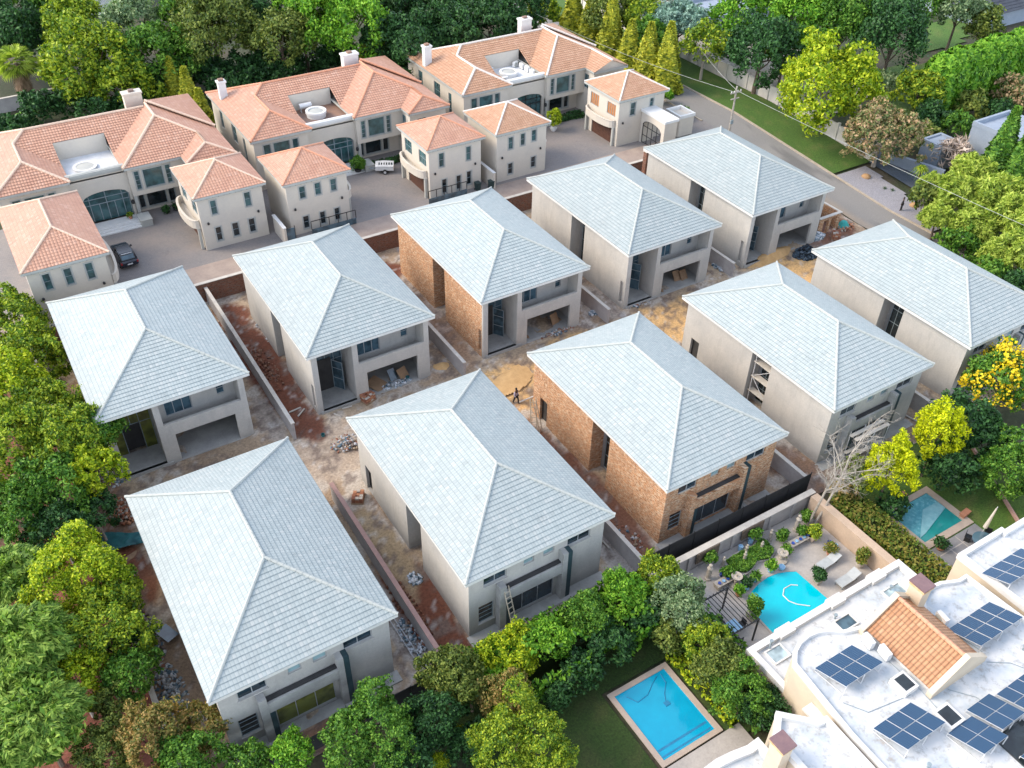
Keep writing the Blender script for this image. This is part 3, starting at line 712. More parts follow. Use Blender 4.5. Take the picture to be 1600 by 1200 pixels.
    window(r, Fr((X+19.3, 100.3), (X+19.3, 96.85)), 1.5, 2.5, 6.0, 7.9, 2, 2, .08, .06, m_frame, m_glass)
    g = MB()
    P0 = [fa.P(al+(bl-al)*k/N, wa(al+(bl-al)*k/N), .42) for k in range(N+1)]
    g.face([fa.P(al, EG+.4, .42), fa.P(bl, EG+.4, .42)]+P0[::-1]); dz = g.build('arched_glazing', m_glass, r)
    g = MB()
    for u, z1 in ((al+.02, 5.5), (al+.75, 5.95), (al+1.7, 4.9), (al+2.5, 6.35), (al+3.3, 4.9), (al+4.2, 5.95), (bl-.08, 5.5)): fa.box(g, u-.04, u+.04, EG+.4, z1, .36, .41)
    fa.box(g, al, bl, 4.85, 4.93, .35, .405); fa.box(g, al, bl, 5.5, 5.57, .35, .405)
    for k in range(N): g.tube(P0[k]+Vector((0, -.03, 0)), P0[k+1]+Vector((0, -.03, 0)), .05, .05, 5)
    g.build('frame', m_black if gable else m_frame, dz)
    # roof terrace behind the parapet
    mb = MB(); mb.box(X+7.05, X+13.15, 99.3, 105.25, 8.0, 8.15); mb.build('terrace_floor', m_terr_stain if film == 'rust' else m_white_roof, r)
    mb = MB(); mb.box(X+7.41, X+12.79, 105.25, 105.45, 8.15, ZE+1.36); mb.box(X+7.4, X+7.5, 102.4, 105.25, 8.15, ZE+.0); mb.build('terrace_wall', m_cream, r)
    mb = MB(); mb.box(X+7.0, X+13.2, 99.14, 99.5, 8.35, 8.95); mb.box(X+6.98, X+13.22, 98.98, 99.14, 8.62, 8.9); mb.build('parapet', m_white if film else m_trim, r)
    mb = MB(); mb.box(X+7.9, X+13.0, 98.0, 99.3, EG, EG+.42)
    for k in range(3): mb.box(X+7.9, X+13.0, 96.8+.4*k, 97.2+.4*k, EG, EG+.12*(k+1))
    mb.build('entrance_steps', m_white, r)
    mb = MB(); mb.box(X+13.0, X+14.2, 96.6, 98.4, EG, EG+.75); mb.box(X+12.95, X+14.25, 96.55, 98.45, EG+.75, EG+.83); mb.build('plinth', m_trim, r)
    mb = MB(); mb.box(X+13.25, X+13.6, 98.8, 99.15, EG, 5.25); mb.build('column', m_trim, r)
    mb = MB(); mb.lathe([(.0, 0), (.16, .05), (.2, .3), (.13, .5), (0, .56)], (X+13.0, 98.6, 4.5), 8); mb.build('wall_lamp', m_black, r)
    for cx, cy, w_, d_, ht in chim:
        mb = MB(); mb.box(cx-w_/2, cx+w_/2, cy-d_/2, cy+d_/2, ZE, ht); mb.box(cx-w_/2-.1, cx+w_/2+.1, cy-d_/2-.1, cy+d_/2+.1, ht, ht+.22)
        co = mb.build('chimney', m_cream if film is None else m_white, r)
        mb = MB(); mb.box(cx-.3, cx+.3, cy-.25, cy+.25, ht+.22, ht+.45); mb.build('chimney_pot', m_terr_stain, co)
    M_ = Matrix.Translation((-X-12.3, -106, -EG))
    for c in r.children:
        c.data.transform(M_)
        for k in c.children: k.data.transform(M_)
    return r
m_white_roof = M("white_waterproofing", (.70, .72, .74), (.54, .56, .58), .6, .5, fine=.1)
m_terr_stain = M("rust_stained_screed", (.30, .17, .11), (.16, .12, .11), .5, .8)
EX = [0.0, 26.75, 54.15]
estate_house(EX[0], 'cream house with pink-orange roof round a white roof terrace, at the left edge', m_terra, m_capcream, chim=((17.5, 110.6, 2.0, 1.0, 11.9),))
estate_house(EX[1], 'cream house with orange ridge caps and a rust-stained roof terrace', m_terra, m_capterra, film='rust', chim=((44.6, 110.4, 2.0, 1.0, 11.7), (27.9, 110.6, .9, .7, 11.2)))
estate_house(EX[2], 'cream house with tan roof, white ridge caps and air conditioners on its terrace', m_terra2, m_capwhite, gable=True, film='white', chim=((71.2, 110.6, 1.7, 1.0, 11.9), (54.9, 108.9, 1.0, .8, 11.4)))
# round roof lights on the terraces
for k, (x, y) in enumerate(((9.6, 102.0), (36.5, 102.6), (63.6, 102.4))):
    t = empty('round_roof_light', (x, y, 8.15), ['low round white roof light on the white terrace of the left estate house', 'raised round white roof light on the rust-stained terrace', 'round white roof light between air conditioners on the right terrace'][k], 'roof light', 'round roof lights')
    mb = MB(); ht = (.25, .75, .6)[k]; mb.lathe([(1.15, 0), (1.15, ht*.6), (1.25, ht*.6), (1.25, ht), (.95, ht), (.95, ht*.8)], n=24); mb.build('kerb', m_white, t, True)
    mb = MB(); mb.lathe([(.95, ht*.8), (.5, ht*.9+.03), (0, ht*.9+.06)], n=24); mb.build('dome', m_trim, t, True)

# ---------------------------------------------------------------- garage wings
def garage_wing(x0, y0, w_, d_, label, side, mt, mc, wins, shutter=None, door=True):
    r = empty('garage_wing', (x0+w_/2, y0+d_/2, EG), label, 'garage house', 'garage houses in front of the terracotta houses')
    o = .4; xw, xe, ys, yn = x0+o, x0+w_-o, y0+o, y0+d_-o; zt = ZE-.2
    mb = MB(); f = wall(mb, (xw, ys), (xe, ys), EG-.3, zt, .25, wins)
    wh = [] if side != 'w' else [(yn-92.6, yn-90.8, 6.2, 7.8), (yn-89.2, yn-87.5 if y0 < 87 else yn-88.9, 6.2, 7.8)]
    if side == 'w': wh[1] = (yn-(y0+2.9), yn-(y0+1.1), 6.2, 7.8); wh[0] = (yn-(y0+6.5), yn-(y0+4.7), 6.2, 7.8)
    dh = [(yn-(y0+5.9), yn-(y0+1.6), EG, 4.85)] if side == 'w' else []
    fw_ = wall(mb, (xw, yn), (xw, ys+.252), EG-.3, zt, .25, wh+dh)
    wall(mb, (xe, ys+.252), (xe, yn), EG-.3, zt); wall(mb, (xe-.25, yn), (xw+.25, yn), EG-.3, zt)
    mb.build('wall', m_cream, r)
    mb = MB(); f.box(mb, -.03, f.L+.03, zt-.32, zt-.02, -.04, -.002); fw_.box(mb, 0, fw_.L, zt-.32, zt-.02, -.04, -.002); mb.build('cornice', m_trim, r)
    for a, b, c, d in wins: window(r, f, a, b, c, d, 1, 2, .1, .05, m_frame, m_glassdk if c < 5 else m_glass, surround=m_trim)
    for a, b, c, d in wh:
        if shutter: window(r, fw_, a, b, c, d, 4, 1, .05, .07, m_frame, shutter)
        else: window(r, fw_, a, b, c, d, 3, 2, .08, .05, m_frame, m_glass)
    if dh:
        a, b, c, d = dh[0]; mb = MB(); n = 9
        for k in range(n): fw_.box(mb, a, b, c+(d-c)*k/n+.01, c+(d-c)*(k+1)/n-.01, .13, .17)
        fw_.box(mb, a, b, c, d, .18, .2); mb.build('garage_door', m_wood, r)
    # curved balcony over the driveway
    s = -1 if side == 'w' else 1; xb = xw if side == 'w' else xe
    outer, inner = [], []
    ya, yb = y0+.9, y0+d_-.7 if d_ < 9 else y0+9.5
    N = 12
    for k in range(N+1):
        t = math.pi*k/N; y = (ya+yb)/2-math.cos(t)*(yb-ya)/2; bul = 1.0*math.sin(t)**.8+.12
        outer.append((xb+s*bul, y)); inner.append((xb+s*max(bul-.2, .02), y+(.15 if k == 0 else -.15 if k == N else 0)))
    mb = MB(); mb.prism([(xb+s*.003, ya)]+outer+[(xb+s*.003, yb)], 4.95, 5.12)
    for k in range(N):
        a0, a1, b0, b1 = outer[k], outer[k+1], inner[k], inner[k+1]
        for (z0, z1, e) in ((5.12, 5.8, 0), (5.8, 5.9, .05)):
            o0 = (a0[0]+s*e, a0[1]); o1 = (a1[0]+s*e, a1[1])
            mb.face([(*o0, z1), (*o1, z1), (*b1, z1), (*b0, z1)]); mb.face([(*o0, z0), (*o1, z0), (*o1, z1), (*o0, z1)]); mb.face([(*b0, z0), (*b1, z0), (*b1, z1), (*b0, z1)])
    mb.build('balcony', m_cream, r)
    for yy in (ya+.1, yb-.1):
        mb = MB(); mb.box(xb+s*.1-.14+s*.15, xb+s*.1+.14+s*.15, yy-.14, yy+.14, EG, 4.95); mb.build('column', m_trim, r)
    for u in (.7, f.L-.8):
        mb = MB(); q = f.P(u, 5.6, -.12); mb.lathe([(0, -.16), (.12, -.1), (.12, .08), (0, .2)], q, 8); mb.build('wall_lamp', m_black, r)
    hip_roof(r, x0, y0, w_, d_, ZE, .48*w_/2, w_/2, w_/2, mt, mc, fm=m_trim)
    mb = MB(); u = x0+.2
    while u < x0+w_-.1: mb.box(u, u+.07, y0+.1, y0+.4, ZE-.36, ZE-.262); u += .6
    mb.build('rafter_end', m_bark, r)
    M_ = Matrix.Translation((-x0-w_/2, -y0-d_/2, -EG))
    for c in r.children:
        c.data.transform(M_)
        for k in c.children: k.data.transform(M_)
garage_wing(-.1, 81.6+.35, 7.7, 13.7, 'garage house with the longest pink roof, left of the dark hatchback', 'e', m_terra, m_capcream, [(1.2, 1.85, 6.3, 8.0), (3.05, 3.7, 6.3, 8.0), (4.95, 5.6, 6.3, 8.0)])
garage_wing(17.2, 88, 7.7, 8, 'garage house with curved balcony and cream ridge caps, right of the dark car', 'w', m_terra, m_capcream, [(1.3, 1.9, 6.4, 8.0), (4.9, 5.55, 6.4, 8.0), (1.3, 1.9, 3.3, 4.9), (3.1, 3.75, 3.3, 4.9), (4.9, 5.55, 3.3, 4.9)])
garage_wing(26.1, 86.35, 7.7, 7.6, 'garage house with orange ridge caps and black rail gate, left of the grey driveway', 'e', m_terra, m_capterra, [(1.45, 2.1, 6.6, 8.0), (3.2, 3.85, 6.6, 8.0), (5.0, 5.65, 6.6, 8.0), (1.45, 2.1, 3.0, 4.5), (3.4, 4.0, 3.0, 4.5), (5.1, 5.7, 3.0, 4.5)])
garage_wing(43.0, 86.3, 7.6, 7.7, 'garage house with curved balcony over a brown garage door, behind the sliding black gate', 'w', m_terra, m_capterra, [(1.3, 1.95, 6.2, 7.9), (4.85, 5.45, 6.2, 7.9), (1.6, 2.2, 2.8, 4.6), (3.5, 4.1, 2.8, 4.6), (4.9, 5.5, 3.1, 4.8)])
garage_wing(51.8, 86, 7.7, 7.7, 'garage house with white ridge caps between the wheelie bins and the paved court', 'e', m_terra2, m_capwhite, [(1.6, 2.25, 6.4, 7.9), (3.3, 3.9, 6.5, 8.0), (4.85, 5.5, 6.7, 8.1), (1.6, 2.25, 3.2, 4.6), (4.85, 5.5, 3.3, 4.7)])
garage_wing(70.3, 86.9, 8.0, 7.6, 'garage house with orange shutters over a brown garage door, next to the arched gateway', 'w', m_terra2, m_capwhite, [(1.8, 2.6, 6.3, 8.0), (4.9, 5.5, 6.9, 8.0)], shutter=m_shutter)
# ================================================================= walls and fences
m_wallplas = M("grey_wall_plaster", (.40, .38, .37), (.32, .30, .30), 1.2, .9)
m_coping = M("pink_brick_coping", (.42, .26, .22), (.34, .22, .20), 3, .9)
m_copw = M("pale_coping", (.55, .52, .46), (.45, .42, .38), 2, .85)
m_shade = M("black_shade_cloth", (.014, .015, .018), (.025, .026, .028), 2, .8)
def gwall(name, p0, p1, z0, z1, th, mat, label, cat='wall', cop=None, cw=.06, group=None):
    c = ((p0[0]+p1[0])/2, (p0[1]+p1[1])/2, z0); r = empty(name, c, label, cat, group)
    L = math.hypot(p1[0]-p0[0], p1[1]-p0[1]); a = math.atan2(p1[1]-p0[1], p1[0]-p0[0]); r.rotation_euler[2] = a
    MB().box(-L/2, L/2, -th/2, th/2, -.4, z1-z0-(.07 if cop else 0)).build('panel', mat, r)
    if cop: MB().box(-L/2-.02, L/2+.02, -th/2-cw, th/2+cw, z1-z0-.07, z1-z0).build('coping', cop, r)
    return r
gI = 'plot walls between the unfinished houses'
for k, (x, y0, y1, z, zt, m, lb) in enumerate((
    (15.35, 58.2, 82.0, .45, 2.3, m_wallplas, 'grey plot wall beside the red rubble strip, right of the leftmost back-row house'),
    (31.9, 58.2, 82.0, .45, 2.2, m_wallplas, 'grey plot wall between the cardboard garage house and the brick-sided house'),
    (48.45, 58.4, 82.0, .45, 2.2, m_wallplas, 'grey plot wall right of the brick-sided back-row house'),
    (65.15, 58.6, 82.0, .45, 2.2, m_wallplas, 'grey plot wall with blue-grey rubble at its end, farthest right in the back row'),
    (15.5, 31.7, 50.6, 0, 1.8, m_wallplas, 'long plot wall with pink coping beside the house nearest the camera'),
    (31.95, 31.7, 50.6, 0, 1.75, m_wallplas, 'plot wall left of the bare orange brick house'),
    (48.6, 31.7, 50.0, 0, 1.75, m_wallplas, 'plot wall with pale coping right of the bare orange brick house'),
    (65.0, 30.5, 50.0, 0, 1.8, m_wallplas, 'plot wall ending behind the brightest yellow shrub'))):
    gwall('plot_wall', (x, y0), (x, y1), z, zt, .22, m, lb, cop=m_coping if k in (4,) else m_copw, group=gI)
gwall('boundary_wall', (-1.5, 31), (-1.5, 82), 0, 1.85, .24, m_coping, 'weathered brick boundary wall under the left trees', cop=m_copw)
gwall('retaining_wall', (-1.5, 82.2), (72, 82.2), .45, 2.75, .3, m_redbrick, 'red brick retaining wall below the estate lane', cop=m_copw)
t = empty('brick_pillar', (70.3, 80.6, .5), 'tall red-brown brick pillar at the corner of the right back-row house', 'pillar')
MB().box(-.3, .3, -.3, .3, 0, 4.2).build('shaft', m_redbrick, t); MB().box(-.36, .36, -.36, .36, 4.2, 4.3).build('cap', m_copw, t)
# black screen fence along the back gardens
def screen(x0, x1, y, h, lab):
    t = empty('screen_fence', (x0, y, 0), lab, 'fence', 'black screen fences'); mb = MB(); n = int((x1-x0)/2.2); ps = MB()
    for k in range(n):
        a, b = (x1-x0)*k/n, (x1-x0)*(k+1)/n; hh = h+random.uniform(-.05, .05)
        mb.box(a+.05, b-.03, -.03, .02, .02, hh)
    mb.build('cloth', m_shade, t)
    for k in range(n+1): MB((0, 0, 0)).tube(((x1-x0)*k/n, 0, -.3), ((x1-x0)*k/n, 0, h+.08), .045, .045, 6).build('post', m_black, t)
random.seed(3)
screen(31.6, 48.6, 31.45, 2.45, 'black shade-cloth fence in front of the bare orange brick house')
screen(-1.4, 31.6, 31.3, 1.55, 'low black fence behind the hedge, along the two left front-row houses')
# ================================================================= neighbour's terrace, pools
m_patio = M("patio_stone", (.42, .39, .36), (.34, .32, .30), .9, .85, fine=.15)
m_patiogrey = M("slate_patio", (.19, .19, .20), (.24, .24, .25), 1.2, .8)
m_copingstone = M("pool_coping_stone", (.44, .36, .29), (.38, .31, .26), 2.5, .8)
def water(name, c, c2, sc_=.8):
    b = NB(name); n = b.noise(sc_, 2)
    b.col(b.mix(b.ramp(n, [(.3, (0, 0, 0)), (.7, (1, 1, 1))]), c, c2)).rough(.08); b.bump(b.noise(3, 2), .01, .3); return b.m
m_pool = water("bright_pool_water", (.0, .50, .60), (.0, .44, .56))
m_pool2 = water("blue_pool_water", (.005, .33, .52), (.005, .28, .46))
m_pool3 = water("green_pool_water", (.02, .26, .25), (.02, .20, .20))
def sheet(name, poly, z, mat, th=.05, kind='structure'):
    o = MB().prism(poly, z-th, z, False).build(name, mat); tag(o, kind=kind); return o
sheet('patio', [(30.9, 21.2), (47.2, 21.2), (47.2, 30.2), (30.9, 30.2)], .04, m_patio, .25)
sheet('patio', [(23.9, 16.2), (30, 16.2), (30, 19.0), (23.9, 19.0)], .05, m_patio, .25)
sheet('patio', [(51.3, 17.5), (57.9, 17.5), (57.9, 22.2), (51.3, 22.2)], .05, m_patiogrey, .25)
mb = MB()
for y in (18.6, 20.0, 21.4): mb.box(51.4, 56.2, y-.04, y+.04, .05, .056)
for x in (52.6, 54.0, 55.4): mb.box(x-.04, x+.04, 17.6, 22.1, .05, .058)
tag(mb.build('patio_joints', m_patio), kind='structure')
# curved pool
arc = [(36.75, 23.2), (36.85, 25.35), (37.3, 25.95), (38.0, 26.35), (38.9, 26.6), (39.9, 26.7), (40.8, 26.6), (41.5, 26.35), (42.15, 26.0), (42.3, 23.0), (42.3, 21.3), (36.75, 21.3)]
t = empty('swimming_pool', (39.5, 24, .04), 'turquoise pool with a curved end on the pot-filled terrace', 'pool')
oc = [(39.5+(x-39.5)*1.05, 24+(y-24)*1.06) for x, y in arc]; M_ = Matrix.Translation((-39.5, -24, -.04))
o = MB().ring(oc, arc, .03, .09).build('coping', m_patio, t); o.data.transform(M_)
o = MB().prism(arc, .0, .055, False).build('water', m_pool, t); o.data.transform(M_)
pts = [(41.3, 25.0), (40.9, 25.3), (40.2, 25.3), (39.7, 24.9), (39.7, 24.3), (40.0, 23.8), (40.7, 23.2)]
o = MB().path([(x, y, .08) for x, y in pts], .04).build('cleaner_hose', m_white, t); o.data.transform(M_)
m_hose = M('blue_hose', (.02, .20, .38), None, 2, .5)
# rectangular pool
t = empty('swimming_pool', (26.25, 22, .02), 'rectangular blue pool with sandy stone edge on the shaded lawn', 'pool')
ou = [(23.85, 19.1), (28.75, 19.1), (28.75, 24.95), (23.85, 24.95)]; inn = [(24.2, 19.45), (28.35, 19.45), (28.35, 24.6), (24.2, 24.6)]
M_ = Matrix.Translation((-26.25, -22, -.02))
MB().ring(ou, inn, .0, .12).build('coping', m_copingstone, t).data.transform(M_)
MB().prism(inn, -.02, .05, False).build('water', m_pool2, t).data.transform(M_)
mb = MB(); mb.box(24.3, 28.2, 20.05, 20.2, .05, .056); mb.box(24.3, 28.2, 19.6, 19.72, .05, .056); mb.build('step_edge', m_hose, t).data.transform(M_)
pts = [(24.9, 24.2), (25.3, 23.5), (26.2, 23.6), (27.0, 24.1), (27.6, 24.4)]; pts2 = [(27.9, 24.4), (27.8, 23.7), (27.2, 23.1), (26.9, 22.6)]
MB().path([(x, y, .065) for x, y in pts], .025).path([(x, y, .065) for x, y in pts2], .025).box(26.7, 27.05, 22.3, 22.6, .05, .1).build('cleaner_hose', m_hose, t).data.transform(M_)
# half covered pool
t = empty('swimming_pool', (55, 24.6, .02), 'rectangular pool half under a pale blue bubble cover', 'pool')
M_ = Matrix.Translation((-55, -24.6, -.02))
ou = [(52.1, 22.3), (57.9, 22.3), (57.9, 26.9), (52.1, 26.9)]; inn = [(52.8, 22.9), (57.3, 22.9), (57.3, 26.4), (52.8, 26.4)]
MB().ring(ou, inn, .0, .12).build('coping', m_copingstone, t).data.transform(M_)
MB().prism(inn, -.02, .05, False).build('water', m_pool3, t).data.transform(M_)
cov = NB("bubble_cover"); cn = cov.n("TexVoronoi", {"Vector": cov.pos(), "Scale": 2.2}).outputs["Distance"]
cov.col(cov.ramp(cov.noise(4, 5), [(.3, (.06, .24, .30)), (.55, (.10, .33, .40)), (.75, (.26, .50, .56))])).rough(.35); cov.bump(cn, .03)
MB().prism([(52.85, 23.5), (57.25, 25.1), (57.25, 26.35), (52.85, 26.35)], .05, .075, False).build('bubble_cover', cov.m, t).data.transform(M_)
MB().prism([(52.85, 23.4), (53.6, 23.5), (57.25, 24.5), (57.25, 25.25), (55.5, 25.3)], .08, .10, False).build('cover_fold', M("cover_fold", (.25, .47, .52), (.16, .38, .44), 2, .4), t).data.transform(M_)
# garden walls
t = empty('garden_wall', (40, 30.55, 0), 'broad vine-topped plaster wall behind the pot-filled terrace', 'wall')
MB().box(-8.5, 8, -.3, .05, -.3, 1.62).build('panel', m_wallplas, t); MB().box(-8.55, 8.05, -.38, .12, 1.62, 1.7).build('coping', m_copw, t)
for k, u in enumerate((-6.6, -5.0, -2.0, -.7, 1.6, 3.2, 5.6)): MB().box(u, u+.3, -.42, -.302, 0, 1.6).build('pilaster', m_wallplas, t)
for u in (-4.3, .2):
    w_ = MB().box(u, u+2.2, -.5, -.43, .65, 1.7).box(u+.1, u+2.1, -.53, -.5, .75, 1.6).build('niche_panel', m_bark, t)
gwall('garden_wall', (47.6, 19.5), (47.6, 30), 0, 1.8, .7, M("tan_garden_wall", (.50, .38, .28), (.42, .32, .24), 1, .85), 'thick tan garden wall between the terrace and the reddish hedge')
gwall('garden_wall', (59.5, 18), (66, 29.5), 0, .35, .15, m_coping, 'low thin brick edging across the lawn beside the half covered pool', cat='wall edging')

# ================================================================= white flat-roofed villa
m_vroof = NB("white_roof_coating"); a = m_vroof
vc = a.mix(a.ramp(a.noise(.7, 5), [(.42, (0, 0, 0)), (.66, (1, 1, 1))]), (.56, .57, .57), (.38, .43, .47))
vc = a.mix(a.ramp(a.noise(1.6, 6, rough=.75), [(.52, (0, 0, 0)), (.64, (.7, .7, .7))]), vc, (.27, .27, .26)); vc = a.mix(a.ramp(a.noise(.35, 6, rough=.8), [(.60, (0, 0, 0)), (.68, (.55, .55, .55))]), vc, (.36, .27, .19)); a.col(vc).rough(.75); m_vroof = a.m
m_vwall = M("villa_cream_wall", (.56, .47, .35), (.50, .42, .32), .5, .8, fine=.05)
m_vtrim = M("villa_white_curb", (.66, .65, .62), (.56, .56, .55), 1, .7, fine=.06)
def inset(poly, w_):
    n = len(poly); out = []
    A = sum(poly[i][0]*poly[(i+1) % n][1]-poly[(i+1) % n][0]*poly[i][1] for i in range(n)); s = 1 if A > 0 else -1
    for i in range(n):
        a, b, c = Vector(poly[i-1]), Vector(poly[i]), Vector(poly[(i+1) % n]); d1 = (b-a).normalized(); d2 = (c-b).normalized()
        n1 = Vector((-d1.y, d1.x))*s; n2 = Vector((-d2.y, d2.x))*s; k = n1+n2; k = k/max(k.dot(n1), .35)
        out.append(tuple(b+k*w_))
    return out
def flat_block(r, poly, z0, z1, curb=.35, cw=.24, wm=None, org=(0, 0, 0)):
    if sum(poly[i][0]*poly[(i+1) % len(poly)][1]-poly[(i+1) % len(poly)][0]*poly[i][1] for i in range(len(poly))) < 0: poly = poly[::-1]
    mb = MB(org)
    for i in range(len(poly)):
        p, q = poly[i], poly[(i+1) % len(poly)]; mb.face([(p[0], p[1], z0), (q[0], q[1], z0), (q[0], q[1], z1), (p[0], p[1], z1)])
    mb.build('wall', wm or m_vwall, r); i2 = inset(poly, cw); o2 = inset(poly, -.05)
    MB(org).prism(i2, z1-.12, z1, False).build('flat_roof', m_vroof, r); MB(org).ring(o2, i2, z1-.1, z1+curb).build('parapet', m_vtrim, r)
O = (40, 12, 0)
r = empty('villa', O, 'large white flat-roofed villa with a terracotta gable and solar panels', 'villa')
flat_block(r, [(32.0, 21.3), (32.0, 12.5), (46.4, 12.5), (46.4, 21.3)], -.2, 3.35, .32, .4, org=O)
for u in (34.5, 39.2, 43.2): MB(O).box(u, u+1.3, 20.75, 21.45, 3.3, 3.78).build('parapet_block', m_vtrim, r)
up = [(31.9, 17.9), (32.6, 18.55), (33.3, 18.85), (34.1, 18.95), (34.9, 18.85), (35.6, 18.5), (36.3, 18.0), (37.35, 17.7), (37.35, 17.4), (41.9, 17.4), (42.0, 16.6), (42.4, 17.0), (43.0, 17.35), (43.8, 17.5), (44.6, 17.4), (45.3, 17.1), (45.8, 16.9), (46.6, 16.9), (46.9, 12), (46.9, -4), (31.0, -4), (31.35, 12.9)]
flat_block(r, up, 3.3, 6.3, .28, .18, org=O)
MB(O).prism([(31.95, 17.85), (31.4, 12.9), (31.1, -4), (46.8, -4), (46.8, 16.6)], -.2, 3.3).build('lower_wall', m_vwall, r)
MB(O).box(30.9, 31.6, 12.6, 15.8, -.2, 5.3).build('side_ledge', m_vwall, r); MB(O).box(30.85, 31.62, 12.55, 15.85, 5.3, 5.45).build('ledge_coping', m_vtrim, r)
for P_ in ([(33.0, 20.4), (34.6, 19.6), (36.6, 19.9), (38.2, 19.4)], [(36.9, 17.2), (37.1, 15.5), (37.2, 13.0), (37.0, 11.2)], [(38.6, 12.0), (39.6, 10.8), (39.8, 10.0)], [(32.6, 14.6), (33.4, 13.4), (36.4, 12.9)], [(42.2, 12.0), (43.4, 11.2), (44.6, 9.2)], [(41.9, 16.4), (42.2, 14.8), (42.6, 12.6)]):
    zz = 3.38 if P_[0][1] > 20 else 6.33; o = MB(O).path([(x, y, zz) for x, y in P_], .022, 5).build('roof_cable', m_frame, r)
for x, y, h_ in ((33.4, 20.7, .9), (38.9, 20.2, .35), (44.0, 19.9, .35), (36.3, 13.6, .3), (44.9, 11.4, .35), (33.6, 9.4, .3)):
    zz = 3.35 if y > 19 else 6.3; MB(O).tube((x, y, zz), (x, y, zz+h_), .06, .06, 8).tube((x, y, zz+h_), (x, y, zz+h_+.1), .13, .13, 8).build('vent_pipe', m_frame, r)
# gable roof
gx0, gx1, gy0, gy1, ze, zr = 37.55, 41.75, 12.45, 17.25, 6.75, 8.35; gm = (gx0+gx1)/2
m_pan = tile_mat("orange_pan_tile", (.43, .22, .11), (.34, .16, .08), (.48, .28, .16), tw=.25, cr=.38, joint=.6, wave=.04, tint=(.58, .32, .17))
mb = MB(O); mb.o = Vector(O)
roof_face(mb, [(gx0-.15, gy0, ze-.06), (gm, gy0, zr), (gm, gy1, zr), (gx0-.15, gy1, ze-.06)], .38, .05); roof_face(mb, [(gx1+.15, gy1, ze-.06), (gm, gy1, zr), (gm, gy0, zr), (gx1+.15, gy0, ze-.06)], .38, .05)
gr = mb.build('gable_roof', m_pan, r)
mb = MB(O); cap(mb, (gm, gy0, zr+.05), (gm, gy1, zr+.05), .13); mb.build('ridge_cap', m_capterra, gr)
for y, nm in ((gy0, 0), (gy1, 1)):
    mb = MB(O); a, b = (y-.35, y) if nm == 0 else (y, y+.35)
    Q = [(gx0-.4, 6.3), (gx1+.4, 6.3), (gx1+.4, ze+.05), (gm, zr+.28), (gx0-.4, ze+.05)]
    mb.face([(x, a, z) for x, z in Q]); mb.face([(x, b, z) for x, z in Q[::-1]])
    for i in range(5): (x, z), (x2, z2) = Q[i], Q[(i+1) % 5]; mb.face([(x, a, z), (x, b, z), (x2, b, z2), (x2, a, z2)])
    mb.build('gable_wall', m_vwall, r)
f = Fr((gx0, gy0-.37), (gx1, gy0-.37)); 
for u in (1.6, 2.4): window(r, f, u, u+.6, 6.9, 7.5, 2, 1, -.0, .05, m_framelt, m_glassdk)
MB(O).box(gx0, gx0+.05, gy0, gy1, 6.2, ze-.1).box(gx1-.05, gx1, gy0, gy1, 6.2, ze-.1).build('gable_side', m_vtrim, r)
def chimney(root, p, w_, d_, z0, z1, org):
    mb = MB(org); mb.box(p[0]-w_/2, p[0]+w_/2, p[1]-d_/2, p[1]+d_/2, z0, z1-.35); c = mb.build('chimney', m_vwall, root)
    MB(org).box(p[0]-w_/2-.06, p[0]+w_/2+.06, p[1]-d_/2-.06, p[1]+d_/2+.06, z1-.35, z1-.12).build('rusty_band', M("rust_streaked_plaster", (.52, .30, .12), (.60, .48, .30), 3), c)
    MB(org).box(p[0]-w_/2-.1, p[0]+w_/2+.1, p[1]-d_/2-.1, p[1]+d_/2+.1, z1-.12, z1).build('cowl', M("purple_brown_cowl", (.20, .12, .12), (.15, .09, .10), 2, .6), c)
c = at(1442, 910, z=9.0); chimney(r, (c.x, c.y), .85, 1.0, 6.2, 9.0, O)
for i, (px, py, z, w_, d_) in enumerate(((1215, 1022, 3.3, 1.2, .9), (1322, 973, 3.3, 1.3, .8), (1398, 925, 3.3, 1.5, .8))):
    p = at(px, py, z=z+.1); wo = MB(O).ring([(p.x-w_/2-.1, p.y-d_/2-.1), (p.x+w_/2+.1, p.y-d_/2-.1), (p.x+w_/2+.1, p.y+d_/2+.1), (p.x-w_/2-.1, p.y+d_/2+.1)], [(p.x-w_/2, p.y-d_/2), (p.x+w_/2, p.y-d_/2), (p.x+w_/2, p.y+d_/2), (p.x-w_/2, p.y+d_/2)], z, z+.18).build('skylight', m_vtrim, r)
    MB(O).box(p.x-w_/2, p.x+w_/2, p.y-d_/2, p.y+d_/2, z, z+.1).build('pane', glass_mat("pale_skylight_glass", (.45, .58, .62)) if i != 1 else m_glassblue, wo)
for i, (px, py, w_, d_) in enumerate(((1414, 1065, .8, .9), (1484, 1117, .9, 1.0))):
    z = 6.5; p = at(px, py, z=z+.3); wo = MB(O).box(p.x-w_/2-.15, p.x+w_/2+.15, p.y-d_/2-.15, p.y+d_/2+.15, 6.28, z+.25).build('roof_hatch', m_vtrim, r)
    MB(O).box(p.x-w_/2, p.x+w_/2, p.y-d_/2, p.y+d_/2, z+.25, z+.26).build('pane', m_glassdk, wo)
# grey stairwell seen at the bottom
p = at(1580, 1170, z=6.5); MB(O).box(p.x-.2, p.x+2.2, p.y-1.0, p.y+.9, 6.3, 6.42).build('light_well', m_glassdk, r)
